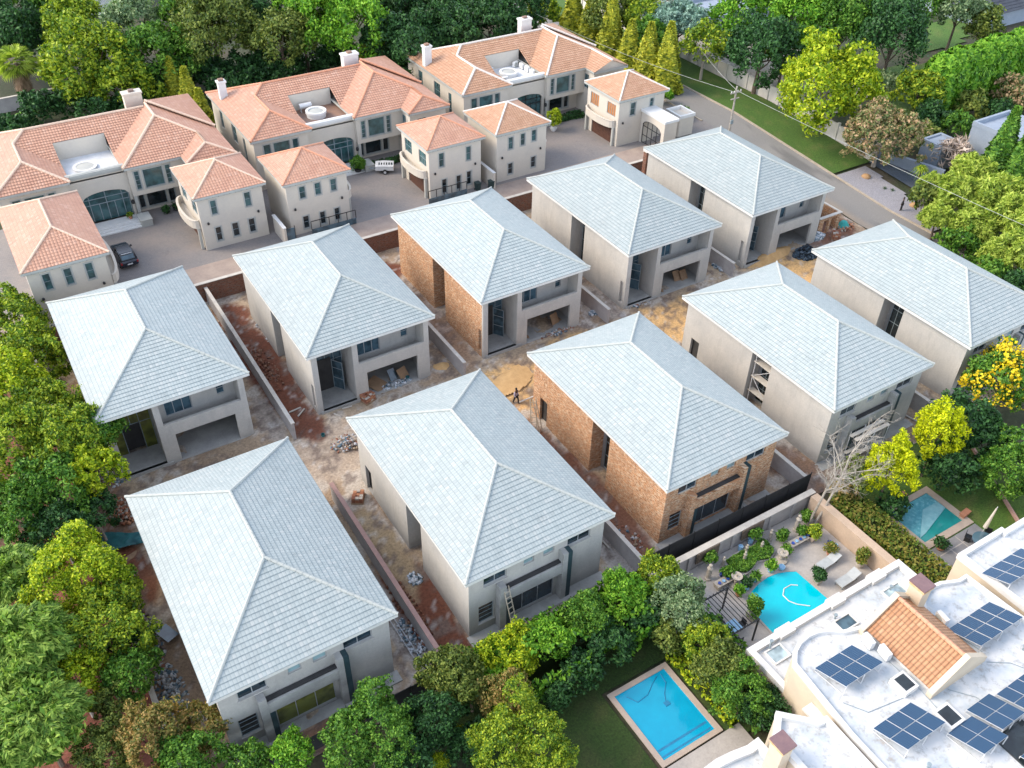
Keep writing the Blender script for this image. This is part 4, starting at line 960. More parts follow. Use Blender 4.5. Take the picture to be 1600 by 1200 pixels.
# second villa block and bottom-left block
O2 = (54, 12, 0); r2 = empty('villa', O2, 'white flat-roofed villa block at the right edge beyond the reddish hedge', 'villa')
flat_block(r2, [(47.9, 18.4), (52.5, 18.4), (52.5, 18.15), (62, 18.15), (62, -4), (47.9, -4)], -.2, 6.0, .35, .3, org=O2)
O3 = (27, 10, 0); r3 = empty('villa', O3, 'white curved-edge villa roof with a rusty chimney at the bottom edge', 'villa')
flat_block(r3, [(28.75, 16.1), (30.4, 14.5), (31.0, 14.4), (30.7, 0), (27.45, 0), (27.5, 15.0)], -.2, 6.2, .35, .3, org=O3)
flat_block(r3, [(27.55, 15.95), (26.7, 15.9), (25.6, 16.1), (24.6, 16.2), (23.7, 16.15), (22.9, 15.9), (22.2, 15.4), (22, 0), (27.55, 0)], -.2, 4.7, .3, .45, org=O3)
c = at(1222, 1160, z=8.0); chimney(r3, (c.x+.1, c.y), .8, .9, 4.6, 8.0, O3)
MB(O3).box(24.6, 27.0, 11.5, 14.4, 4.75, 4.95).build('roof_panel', m_pan, r3)
# solar arrays
pv_ = NB("solar_cell"); uvn = pv_.n("SeparateXYZ", {0: pv_.n("UVMap").outputs[0]})
def grid_(n, k, wd): return pv_.ramp(pv_.math('ABSOLUTE', pv_.math('SUBTRACT', pv_.math('FRACT', pv_.math('MULTIPLY', uvn.outputs[n], k)), .5)), [(.5-wd, (0, 0, 0)), (.5-wd*.5, (1, 1, 1))])
pv_.col(pv_.mix(pv_.math('MULTIPLY', pv_.math('MAXIMUM', grid_(0, 6, .04), grid_(1, 10, .05)), .35), (.012, .045, .10), (.20, .32, .42))).rough(.18); m_pv = pv_.m
m_alu = M("aluminium_rail", (.62, .63, .64), None, 2, .4)
def solar(x0, x1, yn, ys, zn, zs, nx, ny, zroof, label):
    r = empty('solar_array', ((x0+x1)/2, (yn+ys)/2, zroof), label, 'solar panels', 'solar arrays on the villa roofs')
    cx, cy = (x0+x1)/2, (yn+ys)/2; T = Vector((-cx, -cy, -zroof))
    q = lambda a, b, off=0: Vector((x0+(x1-x0)*a+.25*b, yn+(ys-yn)*b, zn+(zs-zn)*b+off))+T
    for i in range(nx):
        for j in range(ny):
            g = .0045; a0, a1, b0, b1 = i/nx+g, (i+1)/nx-g, j/ny+g*1.4, (j+1)/ny-g*1.4
            mb = MB(); T4 = [q(a0, b1, .04), q(a1, b1, .04), q(a1, b0, .04), q(a0, b0, .04)]; B4 = [q(a0, b1), q(a1, b1), q(a1, b0), q(a0, b0)]
            for k in range(4): mb.face([B4[k], B4[(k+1) % 4], T4[(k+1) % 4], T4[k]])
            mb.face(B4[::-1]); e = .004; mb.face(T4); pn = mb.build('panel_frame', m_alu, r)
            mb = MB(); mb.face([q(a0+e, b1-e, .046), q(a1-e, b1-e, .046), q(a1-e, b0+e, .046), q(a0+e, b0+e, .046)], [(0, 0), (1, 0), (1, 1), (0, 1)]); mb.build('solar_cells', m_pv, pn)
    for a in (.03, .5, .97):
        mb = MB(); mb.tube(q(a, 1), (q(a, 1).x, q(a, 1).y, 0), .03); mb.tube(q(a, 0), (q(a, 0).x, q(a, 0).y, 0), .03); mb.tube(q(a, 0, -.02), q(a, 1, -.02), .025); mb.tube((q(a, 1).x, q(a, 1).y, 0.03), (q(a, 0).x, q(a, 0).y, .03), .03); mb.build('rack', m_alu, r)
ZR = 6.3
solar(32.65, 35.85, 17.0, 14.95, 6.6, 7.2, 3, 2, ZR, 'six-panel solar array inside the left rounded bay')
solar(32.6, 35.8, 12.5, 10.45, 6.6, 7.2, 3, 2, ZR, 'six-panel solar array in front of the terracotta gable, left of the roof hatch')
solar(41.8, 45.95, 14.7, 12.65, 6.6, 7.2, 4, 2, ZR, 'eight-panel solar array right of the terracotta gable')
solar(36.0, 38.1, 10.1, 8.1, 6.6, 7.2, 2, 2, ZR, 'four-panel solar array just below the roof hatch')
solar(38.15, 40.2, 10.5, 8.5, 6.6, 7.2, 2, 2, ZR, 'four-panel solar array touching the array below the hatch')
solar(40.5, 43.5, 10.25, 8.3, 6.6, 7.2, 3, 2, ZR, 'solar array cut by the right edge, lowest on that side')
solar(38.3, 40.4, 7.1, 5.2, 6.6, 7.2, 2, 2, ZR, 'solar array just entering the bottom right corner')
solar(47.75, 52.0, 16.55, 14.8, 6.3, 6.9, 4, 2, 6.0, 'reddish-lit solar array on the villa at the right edge')
# air conditioners
def aircon(p, rz, label, grp='air conditioners'):
    r = empty('air_conditioner', p, label, 'air conditioner', grp, rz)
    MB().box(-.42, .42, -.16, .16, .08, .72).build('casing', m_white, r)
    MB().lathe([(.0, 0), (.25, .0), (.25, .02), (0, .03)], (0, 0, 0), 14).build('fan_grille', m_trim, r); g = r.children[-1]; g.data.transform(Matrix.Translation((-.1, -.165, .4)) @ Matrix.Rotation(R_(90), 4, 'X'))
    MB().box(-.35, -.28, -.15, .15, 0, .08).box(.28, .35, -.15, .15, 0, .08).build('foot', m_frame, r)
for (px, py, rz, lb) in ((1356, 1003, R_(80), 'air conditioner by the lower left corner of the terracotta gable'), (1382, 1021, R_(80), 'air conditioner nearest the left solar array'), (1471, 968, R_(-100), 'dark-faced air conditioner on the right of the gable')):
    p = at(px, py, z=6.6); aircon((p.x, p.y, 6.3), rz, lb)
for (x, y, rz, lb) in ((61.9, 104.3, 0, 'air conditioner at the left back corner of the right roof terrace'), (66.0, 104.6, R_(20), 'air conditioner standing behind the round light of the right terrace'), (66.4, 103.6, R_(90), 'air conditioner third from the front along the right terrace edge'), (66.5, 102.4, R_(90), 'air conditioner second from the front along the right terrace edge'), (66.4, 101.0, R_(90), 'air conditioner nearest the parapet of the right terrace'), (61.9, 100.6, 0, 'air conditioner alone at the front left of the right terrace')):
    aircon((x, y, 8.15), rz, lb)
t = empty('water_tank', (35.9, 104.5, 8.15), 'silver horizontal water geyser on legs on the rust-stained terrace', 'tank')
mb = MB(); mb.tube((-.75, 0, .75), (.75, 0, .75), .32, .32, 14); mb.build('drum', m_alu, t, True)
for u in (-.6, .6):
    MB().tube((u, -.2, 0), (u, -.1, .6), .04).tube((u, .2, 0), (u, .1, .6), .04).build('leg', m_alu, t)
# ================================================================= estate gateway
r = empty('gatehouse', (75.4, 85, EG), 'cream arched gateway with white flat top over the estate lane', 'gateway')
O = (75.4, 85, EG); mb = MB(O); N = 10; ya, yb = 83.1, 86.85
for xf in (74.4, 76.4):
    for k in range(N):
        a, b = ya+(yb-ya)*k/N, ya+(yb-ya)*(k+1)/N; zf = lambda y: 5.05+.7*math.sqrt(max(0, 1-((y-(ya+yb)/2)/((yb-ya)/2))**2))
        mb.face([(xf, a, zf(a)), (xf, b, zf(b)), (xf, b, 6.6), (xf, a, 6.6)])
for k in range(N):
    a, b = ya+(yb-ya)*k/N, ya+(yb-ya)*(k+1)/N; mb.face([(74.4, a, zf(a)), (76.4, a, zf(a)), (76.4, b, zf(b)), (74.4, b, zf(b))])
mb.box(74.4, 76.4, 82.55, ya, EG, 6.6).box(74.4, 76.4, yb, 87.25, EG, 6.6); mb.build('wall', m_cream, r)
MB(O).box(74.25, 76.55, 82.4, 87.28, 6.6, 6.92).build('parapet', m_white, r)
g = MB(O)
for y in np.linspace(ya+.05, yb-.05, 5): g.box(74.46, 74.52, y-.04, y+.04, EG+.1, zf(y)-.02)
for z in (EG+.1, 3.6, 4.8): g.box(74.455, 74.51, ya+.09, yb-.09, z, z+.07)
for k in range(N): a, b = ya+(yb-ya)*k/N, ya+(yb-ya)*(k+1)/N; g.tube((74.46, a, zf(a)-.03), (74.46, b, zf(b)-.03), .06, .06, 5)
g.build('arched_gate', m_black, r)
MB(O).box(79.6, 82.0, 85.6, 88.4, EG, 5.0).build('guard_room', m_cream, r); MB(O).ring([(79.5, 85.5), (82.1, 85.5), (82.1, 88.5), (79.5, 88.5)], [(79.8, 85.8), (81.8, 85.8), (81.8, 88.2), (79.8, 88.2)], 5.0, 5.4).build('parapet', m_white, r)
def railing_gate(x0, x1, y, label, h=1.8):
    r = empty('sliding_gate', ((x0+x1)/2, y, EG), label, 'gate', 'black sliding gates'); L = (x1-x0)/2
    MB().box(-L, L, -.03, .03, .1, h*.45).build('solid_panel', m_glassblue, r)
    mb = MB().box(-L, L, -.025, .025, h-.08, h); n = 5
    for k in range(n+1): u = -L+2*L*k/n; mb.box(u-.035, u+.035, -.03, .03, h*.45, h-.08)
    mb.build('rail', m_black, r)
railing_gate(28.4, 33.6, 85.7, 'black rail gate in front of the orange-capped garage house left of the driveway')
railing_gate(42.6, 47.6, 85.5, 'black sliding gate in front of the garage house with the brown door')
for x, lb in ((25.3, 'white capped side wall left of the orange-capped garage house'), (51.2, 'white capped side wall right of the sliding gate')):
    gwall('side_wall', (x, 85.2), (x, 88.6), EG, EG+2.1, .25, m_cream, lb, cop=m_white)
r = empty('metal_gate', (25.9, 85.4, EG), 'narrow dark gate between the two left garage houses', 'gate'); MB().box(-.5, .5, -.03, .03, .1, 1.8).build('panel', m_glassblue, r); MB().box(-.56, -.5, -.05, .05, 0, 2).box(.5, .56, -.05, .05, 0, 2).build('post', m_black, r)
# ================================================================= far walls and buildings
mw = M("street_wall_white", (.66, .62, .56), (.56, .53, .49), .8, .8)
mb = MB(); ys_ = np.arange(69.5, 136, 2.2)
for k, y in enumerate(ys_): z = hgt(99, y); mb.box(99.1, 99.35, y, y+2.2, z-.5, z+2.1)
r = empty('street_wall', (99.2, 100, 2.3), 'long cream wall behind the street trees', 'wall'); mb.o = Vector((99.2, 100, 2.3)); mb.build('panel', mw, r)
mb = MB((99.2, 100, 2.3))
for k, y in enumerate(ys_): z = hgt(99, y); mb.box(98.95, 99.5, y-.2, y+.2, z-.5, z+2.25)
mb.build('pier', mw, r)
m_bluegrey = M("blue_grey_render", (.28, .33, .40), (.23, .28, .35), .8, .7)
def bgblock(poly, z0, z1, mat, label, cat='house', curb=.5):
    c = (sum(p[0] for p in poly)/len(poly), sum(p[1] for p in poly)/len(poly), z0); r = empty('background_house', c, label, cat)
    flat_block(r, poly, z0, z1, curb, .3, mat, c)
    for ch in r.children:
        if ch.name.startswith('parapet') or ch.name.startswith('flat_roof'): ch.data.materials.clear(); ch.data.materials.append(m_bluegrey)
    return r
bgblock([(109.8, 64), (117, 64), (117, 61.6), (126, 61.6), (126, 50), (110.4, 50)], 1, 6.0, m_bluegrey, 'modern blue-grey flat-roofed house behind the pointed conifers')
bgblock([(104, 66.5), (107.5, 66.5), (107.5, 63.5), (104, 63.5)], 1, 4.3, m_bluegrey, 'small blue-grey outbuilding behind the twiggy shrub', curb=.2)
gwall('garden_wall', (100.6, 70.2), (103, 61.5), 1, 2.4, .5, m_bluegrey, 'blue-grey garden wall behind the spiky yucca', cop=None)
lawn('driveway', [(98.6, 60), (104, 60), (104, 69.5), (98.6, 69.5)], .03, m_grav, lambda x, y: lerp((.07, .09, .12), (.09, .11, .14), fbm(x, y, 2, 5)), .8)
def bghip(poly4, ze, rise, mt, mwall, label, mc=None, z0=2.5, ov=.6):
    """low house with hipped roof over a rectangle x0,y0,x1,y1"""
    x0, y0, x1, y1 = poly4; r = empty('background_house', ((x0+x1)/2, (y0+y1)/2, z0), label, 'house')
    c = Vector(((x0+x1)/2, (y0+y1)/2, z0)); MB(c).box(x0+ov, x1-ov, y0+ov, y1-ov, z0-.5, ze).build('wall', mwall, r)
    h = min(x1-x0, y1-y0)/2; mb = MB(c); P = [(x0, y0, ze), (x1, y0, ze), (x1, y1, ze), (x0, y1, ze)]
    if x1-x0 > y1-y0: A, B = (x0+h, (y0+y1)/2, ze+rise), (x1-h, (y0+y1)/2, ze+rise); F_ = [(P[0], P[1], B, A), (P[1], P[2], B), (P[2], P[3], A, B), (P[3], P[0], A)]
    else: A, B = ((x0+x1)/2, y0+h, ze+rise), ((x0+x1)/2, y1-h, ze+rise); F_ = [(P[0], P[1], A), (P[1], P[2], B, A), (P[2], P[3], B), (P[3], P[0], A, B)]
    for f_ in F_: roof_face(mb, f_, .6, .05)
    rf = mb.build('roof', mt, r); mb = MB(c)
    for a, b in ((P[0], A), (P[1], B if x1-x0 > y1-y0 else A), (P[2], B), (P[3], A if x1-x0 > y1-y0 else B), (A, B)): cap(mb, a, b, .15, 1)
    mb.build('ridge_cap', mc or m_capterra, rf); return r
m_thatch = M("dark_thatch", (.055, .065, .085), (.04, .045, .06), .6, .9, .03, 12)
p = at(1575, 15, z=5); bghip((p.x-6, p.y-1, p.x+16, p.y+14), 5.0, 5.0, m_thatch, m_bluegrey, 'dark thatch-like roofed house in the top right corner', m_thatch)
p = at(955, 25, z=3); bghip((p.x-1, p.y, p.x+7, p.y+7), 5.6, 1.5, m_terra, m_cream, 'beige house glimpsed behind the cone conifers at the top')
p = at(1100, 50, z=4); bgblock([(p.x, p.y), (p.x+14, p.y), (p.x+14, p.y+9), (p.x, p.y+9)], 2.5, 5.5, m_bluegrey, 'blue-roofed house behind the blue cedar at the top')
p = at(160, 8, z=4); bghip((p.x-5, p.y, p.x+8, p.y+8), 6.0, 2.0, m_terra, m_white, 'pale house glimpsed through the top left trees')
gwall('boundary_wall', tuple(at(-60, 175, z=3.5)[:2]), tuple(at(95, 145, z=3.5)[:2]), 2.5, 4.3, .3, m_wallplas, 'grey wall behind the fan palm at the left edge', cop=m_copw)
gwall('boundary_wall', tuple(at(460, 105, z=3)[:2]), tuple(at(560, 78, z=3)[:2]), 2.5, 3.4, .3, m_wallplas, 'low grey wall behind the chimney of the middle estate house', cop=m_copw)
p = at(1440, 25); t = empty('swimming_pool', p, 'tiny far swimming pool beside the bright lawn at the top', 'pool'); MB().box(-1.6, 1.6, -1.2, 1.2, 0, .12).build('coping', m_copingstone, t); MB().box(-1.2, 1.2, -.8, .8, .1, .13).build('water', m_pool, t)
# ================================================================= trees and planting
rng = np.random.default_rng(7)
def unit(n):
    v = rng.normal(size=(n, 3)); return v/np.linalg.norm(v, axis=1)[:, None]
def leaf_quads(P, N, size, aspect=1.6, align=.55, up=None, jit=.35):
    n = len(P); N = N*align+unit(n)*(1-align); N /= np.linalg.norm(N, axis=1)[:, None]
    t = np.cross(N, unit(n) if up is None else up); t /= np.linalg.norm(t, axis=1)[:, None]+1e-9
    b = np.cross(N, t); s = size*(1+jit*rng.uniform(-1, 1, n))[:, None]*.5
    if up is not None: t, b = b, t
    a, c = b*s*aspect, t*s/aspect**.3
    V = np.stack([P-a, P+c*.9-a*.1, P+a, P-c*.9-a*.1], 1).reshape(-1, 3)
    return V, np.arange(4*n).reshape(n, 4)
def crown_pts(rx, ry, rz, nl, clump=.30, squash=.9, lumps=None):
    """leaf places on many overlapping clumps filling a rounded crown"""
    r = (rx+ry+rz)/3; rc = min(max(clump*r, .35), 1.5)
    nc = int(max(14, 7.0*(r/rc)**2))
    C = unit(nc); C[:, 2] = np.where(C[:, 2] < -.55, -C[:, 2], C[:, 2]); rad = rng.uniform(.60, 1.0, nc)**.6*rng.choice([1, 1, 1, 1.12], nc)
    ang = rng.uniform(0, 6.28, 3); wob = 1+.22*np.sin(3*np.arctan2(C[:, 1], C[:, 0])+ang[0])+.13*np.sin(5*np.arctan2(C[:, 1], C[:, 0])+ang[1])
    C = C*rad[:, None]*wob[:, None]*np.array([rx-rc*.5, ry-rc*.5, rz-rc*.45])
    sz = rc*rng.uniform(.65, 1.25, nc)
    k = rng.integers(0, nc, nl); d = unit(nl); out = C[k]/np.array([rx, ry, rz]); out /= np.linalg.norm(out, axis=1)[:, None]+1e-6
    d = d+out*.7+np.array([0, 0, .25]); d /= np.linalg.norm(d, axis=1)[:, None]
    P = C[k]+d*(sz[k]*rng.choice([1, 1, 1, 1.2], nl)*rng.uniform(.42, 1.08, nl))[:, None]*np.array([1, 1, squash])
    return P, d
def trunk_mesh(h, r, zc, rx, rz, nb=6, lean=(0, 0), bend=.3):
    mb = MB(); n = 5; pts = []
    for k in range(n+1): t = k/n; pts.append(Vector((lean[0]*t+bend*.3*math.sin(t*3+h), lean[1]*t+bend*.3*math.cos(t*2.3+h), h*t)))
    for k in range(n): mb.tube(pts[k], pts[k+1], r*(1-.55*k/n), r*(1-.55*(k+1)/n), 7, False)
    for b in range(nb):
        a = 6.28*b/nb+h; s = pts[3 if b % 2 else 4]; e = Vector((lean[0]+math.cos(a)*rx*.6, lean[1]+math.sin(a)*rx*.6, zc+rz*(.1+.35*((b*37) % 10)/10)))
        m = s.lerp(e, .5)+Vector((0, 0, -.1*rx)); mb.tube(s, m, r*.42, r*.26, 5, False); mb.tube(m, e, r*.26, r*.10, 5, False)
    return mb
def P3(px, py, rpx, zc):
    p = at(px, py, dz=zc); return p, rpx*depth(p)/FPX
def tree(px, py, rpx, zc, mat, label, name='tree', cat='tree', vr=.85, dens=1.0, leaf=.34, clump=.30, group=None, bark=None, trunk=True, ry=None, aspect=1.5, align=.5, lean=(0, 0), squash=.9):
    p, r = P3(px, py, rpx, zc); g = hgt(p.x, p.y)
    base = (p.x-lean[0], p.y-lean[1], g)
    t = empty(name, base, label, cat, group)
    ryy = r if ry is None else r*ry; rz = r*vr; rz = min(rz, zc*1.15)
    d_ = depth(p); leaf = .64*leaf*min(max(d_/75, .75), 1.5)
    area = 4*math.pi*((r*ryy)**1.6/3+(r*rz)**1.6/3+(ryy*rz)**1.6/3)**(1/1.6)
    nl = int(min(area*2.6*dens/(leaf*leaf*.62), 60000))
    P, N = crown_pts(r, ryy, rz, nl, clump, squash)
    V, F = leaf_quads(P+np.array([lean[0], lean[1], zc]), N, leaf, aspect, align)
    link('crown', fastmesh('crown', V, F), mat, t)
    if trunk: trunk_mesh(zc*.95, max(.12, r*.07), zc, r, rz, lean=lean).build('trunk', bark or m_bark, t)
    return t
def L_(n, d, m, l, tr=.3, k=1.7): return leaf_mat(n, tuple(x*k*.8 for x in d), tuple(x*k for x in m), tuple(x*k for x in l), tr)
g_dark = L_('dark_green_leaves', (.006, .022, .010), (.016, .055, .016), (.045, .12, .03), .15, 1.25)
g_mid = L_('mid_green_leaves', (.010, .035, .006), (.035, .11, .012), (.11, .21, .025), .22, 1.5)
g_bright = L_('bright_green_leaves', (.014, .055, .006), (.055, .17, .010), (.16, .30, .025), .25, 1.5)
g_yel = L_('yellow_green_leaves', (.016, .05, .005), (.07, .14, .010), (.25, .30, .02), .25, 1.5)
g_lime = L_('lime_leaves', (.03, .075, .004), (.14, .23, .006), (.38, .42, .02), .3, 1.4)
g_gold = L_('golden_leaves', (.06, .11, .003), (.32, .38, .006), (.62, .64, .012), .3, 1.2)
g_olive = L_('olive_leaves', (.014, .034, .006), (.055, .09, .016), (.15, .18, .035), .2, 1.5)
g_teal = L_('blue_cedar_needles', (.03, .07, .06), (.08, .15, .12), (.18, .27, .22), .15)
g_grey = L_('grey_green_leaves', (.035, .07, .035), (.085, .14, .065), (.18, .23, .12))
g_pink = L_('pinkish_seed_heads', (.03, .06, .018), (.10, .13, .045), (.30, .20, .12))
g_rust = L_('rusty_leaves', (.03, .05, .012), (.10, .11, .025), (.26, .17, .06))
g_feather = L_('feathery_leaves', (.02, .06, .008), (.08, .17, .02), (.24, .34, .06), .3, 1.35)
g_pepper = L_('pale_pepper_leaves', (.05, .10, .012), (.17, .24, .03), (.36, .42, .08), .35, 1.5)
g_redtip = L_('red_tipped_leaves', (.03, .06, .010), (.085, .14, .018), (.19, .16, .035), .3, 1.5)
g_conif = L_('yellow_conifer_needles', (.05, .08, .010), (.15, .18, .015), (.30, .29, .025), .2)
g_flower = L_('yellow_blossom', (.55, .38, .01), (.75, .55, .01), (.85, .68, .04), .2, 1.0)
g_dry = L_('dry_twigs', (.14, .11, .09), (.24, .19, .16), (.34, .28, .24), .1)

def cone_tree(px, py, w_, h_, mat, label, base_z=None, group='cone-shaped conifers', pz=None, name='conifer'):
    """px,py = pixel of the foot"""
    p = at(px, py); t = empty(name, p, label, 'conifer', group)
    n = int(1500*w_*h_/4.5); z = rng.uniform(0, 1, n)**1.35; a = rng.uniform(0, 6.283, n)
    lob = 1+.13*np.sin(a*5+z*9)+.08*np.sin(a*9-z*17)
    rr = w_*(1-z)**.85*lob*(1-rng.uniform(0, .22, n)) + .05
    P = np.stack([rr*np.cos(a), rr*np.sin(a), .25+z*h_], 1); N = np.stack([np.cos(a), np.sin(a), np.full(n, .45)], 1); N /= np.linalg.norm(N, axis=1)[:, None]
    V, F = leaf_quads(P, N, .42, 1.9, .6, up=np.tile([0, 0, 1.0], (n, 1))+unit(n)*.35)
    link('crown', fastmesh('crown', V, F), mat, t); MB().tube((0, 0, -.2), (0, 0, h_*.7), .14, .05, 7).build('trunk', m_bark, t); return t
def feather_tree(px, py, rpx, zc, mat, label, vr=.8, nb=60, droop=.9, lf=.5, name='tree', group=None, dens=1.0):
    """long drooping sprays of fine leaflets"""
    p, r = P3(px, py, rpx, zc); g = hgt(p.x, p.y); t = empty(name, (p.x, p.y, g), label, 'tree', group)
    sc_ = r/5; nb = int(nb*max(1, sc_)*1.4); Pl, Nl, Ul = [], [], []
    for b in range(nb):
        d = unit(1)[0]; d[2] = abs(d[2])*.9-.15; d /= np.linalg.norm(d)
        s0 = d*np.array([r, r, r*vr])*rng.uniform(.25, .6); L = r*rng.uniform(.22, .42); hd = np.array([d[0], d[1], .25+rng.uniform(-.2, .3)]); hd /= np.linalg.norm(hd)
        side = np.cross(hd, [0, 0, 1]); m = int(150*dens*max(.6, sc_**.5))
        tt = rng.uniform(0, 1, m); off = rng.uniform(-1, 1, m)*.32*L*(1-tt*.7)
        C = s0+hd*(tt*L)[:, None]+side*off[:, None]+np.array([0, 0, -1])*((tt**2)*L*droop*.6+np.abs(off)*.35)[:, None]+rng.normal(size=(m, 3))*.09
        Pl.append(C); Nl.append(np.tile([d[0]*.3, d[1]*.3, .9], (m, 1))); Ul.append(hd*1.0+np.sign(off)[:, None]*side*.7+np.array([0, 0, -.5])+rng.normal(size=(m, 3))*.2)
    P = np.concatenate(Pl); N = np.concatenate(Nl); U = np.concatenate(Ul); U /= np.linalg.norm(U, axis=1)[:, None]
    n = len(P); N = N+unit(n)*.5; tvec = np.cross(N, U); tvec /= np.linalg.norm(tvec, axis=1)[:, None]
    s = lf*rng.uniform(.6, 1.3, n)[:, None]; a = U*s*.5; c = tvec*s*.13
    V = np.stack([P-a, P+c, P+a, P-c], 1).reshape(-1, 3)+np.array([0, 0, zc]); F = np.arange(4*n).reshape(n, 4)
    nf = int(min(900*r*r*.75, 30000)); Pf, Nf = crown_pts(r*.82, r*.82, r*vr*.8, nf, .22); Vf, Ff = leaf_quads(Pf+np.array([0, 0, zc-.1*r]), Nf, .26, 2.2, .4); V = np.concatenate([V, Vf]); F = np.concatenate([F, Ff+4*n])
    link('crown', fastmesh('crown', V, F), mat, t); trunk_mesh(zc*.9, max(.15, r*.06), zc, r, r*vr).build('trunk', m_bark, t); return t
def hedge_block(pts, w_, h_, mat, label, name='hedge', leaf=.26, z=None, lump=.12, dens=1.0, top=None, cat='hedge'):
    """clipped hedge along a line of (x,y)"""
    c = pts[0]; g = hgt(*c) if z is None else z; t = empty(name, (c[0], c[1], g), label, cat); Ps, Ns = [], []
    for a, b in zip(pts[:-1], pts[1:]):
        L = math.hypot(b[0]-a[0], b[1]-a[1]); d = np.array([(b[0]-a[0])/L, (b[1]-a[1])/L]); s = np.array([-d[1], d[0]])
        n = int(L*(w_+2*h_)/(leaf*leaf*.5)*1.5*dens); u = rng.uniform(0, L, n); k = rng.uniform(0, w_+2*h_, n)
        topm = k < w_; off = np.where(topm, k-w_/2, np.where(k < w_+h_, -w_/2, w_/2)); zz = np.where(topm, h_, np.where(k < w_+h_, k-w_, k-w_-h_))
        X = a[0]-c[0]+d[0]*u+s[0]*off; Y = a[1]-c[1]+d[1]*u+s[1]*off
        nz = (fbm(X+c[0], Y+c[1]+zz, 1.1, 4)-.5)*min(lump, .18)*6+(fbm(X+c[0], Y+c[1]+zz*.5, 3.2, 14)-.4)*(lump > .2)*3.2
        N = np.stack([np.where(topm, 0, np.sign(off)*s[0]), np.where(topm, 0, np.sign(off)*s[1]), np.where(topm, 1, .25)], 1)
        P = np.stack([X, Y, zz], 1)+N*nz[:, None]+rng.normal(size=(n, 3))*.06; Ps.append(P); Ns.append(N)
    P = np.concatenate(Ps); N = np.concatenate(Ns); V, F = leaf_quads(P, N, leaf, 1.5, .5); link('foliage', fastmesh('foliage', V, F), mat, t)
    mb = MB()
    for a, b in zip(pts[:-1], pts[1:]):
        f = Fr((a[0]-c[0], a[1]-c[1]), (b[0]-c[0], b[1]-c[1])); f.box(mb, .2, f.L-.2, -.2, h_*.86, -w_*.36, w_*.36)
    mb.build('dark_core', L_('hedge_inside', (.01, .018, .006), (.014, .024, .008), (.02, .03, .01)), t); return t  # solid core, coloured near-black as the shade inside the hedge
GB = 'trees behind the estate houses'
# ---- top left to top right, behind the estate
T = tree
T(15, 45, 62, 7, g_dark, 'dark tree in the top left corner above the fan palm', group=GB)
T(75, 15, 45, 8, g_mid, 'mid green tree touching the top edge, left of the yellow-green one', group=GB)
T(135, 100, 68, 6, g_yel, 'big yellow-green tree behind the left estate house', leaf=.36, clump=.2)
T(115, 38, 50, 8, g_yel, 'yellow-green tree top above the largest yellow-green crown at top left')
T(205, 40, 48, 8, g_grey, 'grey-green loose tree between two yellow-green trees at top left', dens=.7)
T(245, 85, 50, 6, g_mid, 'mid green tree behind the white parked car at the top left')
T(190, 140, 45, 3.5, g_yel, 'low yellow-green tree just above the left house chimney')
T(332, 42, 62, 8, g_olive, 'broad olive tree with a yellowish right flank, at the top left of centre', clump=.24)
T(285, 20, 40, 9, g_mid, 'green tree top left of the broad olive tree', group=GB)
T(400, 15, 42, 8, g_dark, 'dark tree between the olive tree and the brown-leaved one', group=GB)
T(438, 62, 46, 7, g_olive, 'olive tree with a thin bare trunk behind the middle house', group=GB)
T(538, 38, 72, 8, g_bright, 'large bright green tree with leaning trunk behind the middle house chimney', clump=.22, lean=(1.5, .8))
T(470, 20, 38, 9, g_bright, 'small bright green crown left of the large bright green tree')
for k, (x, y, r_, lb) in enumerate(((325, 118, 30, 'dark shrub behind the west end of the middle estate house'), (368, 112, 28, 'dark shrub second in the row behind the middle house'), (410, 105, 28, 'dark shrub third in the row behind the middle house'), (452, 100, 27, 'dark shrub fourth in the row, left of the low grey wall'), (490, 62, 26, 'dark shrub under the bright green tree'),
      (235, 140, 26, 'dark shrub behind the cone conifers of the left house'), (62, 172, 30, 'dark shrub in front of the grey wall behind the left house'), (110, 160, 28, 'dark shrub behind the left estate roof near its skylights'))):
    T(x, y, r_, 2.2, g_dark, lb, name='shrub', cat='shrub', group='dark shrubs behind the estate', trunk=False)
for k, (x, y, r_) in enumerate(((640, 70, 50), (700, 55, 52), (765, 45, 48), (625, 18, 48), (680, 8, 52), (745, 2, 50), (805, 8, 42), (592, 60, 30), (815, 45, 24))):
    T(x, y, r_, 6.5, g_dark, ['dark evergreen tree left of the right house, lower left of the dark mass', 'dark evergreen tree in the middle of the dark mass behind the right house', 'dark evergreen tree directly behind the ridge of the right house', 'dark evergreen tree at the top edge, right of the bright green tree', 'dark evergreen tree at the top edge with a reddish trunk', 'dark evergreen tree at the top edge above the right house ridge', 'dark evergreen tree at the top edge left of the yellow-green bush', 'small dark evergreen squeezed right of the bright green tree', 'small dark evergreen behind the chimney of the right house'][k], group='dark evergreens behind the right house', clump=.22)
T(850, 22, 26, 3, g_yel, 'yellow-green bush behind the chimney of the right estate house', name='shrub', cat='shrub')
for k, (x, y, lb) in enumerate(((893, 62, 'cone conifer farthest left in the row beside the street'), (921, 72, 'broad cone conifer second in the street row'), (950, 96, 'tallest cone conifer, third in the street row'), (980, 118, 'cone conifer fourth in the street row'), (1008, 130, 'cone conifer fifth in the street row'), (1037, 142, 'cone conifer nearest the gatehouse, last in the street row'))):
    cone_tree(x, y, 2.4 if k != 1 else 2.8, (8.5, 8, 10, 8, 8.6, 9.6)[k], g_conif, lb)
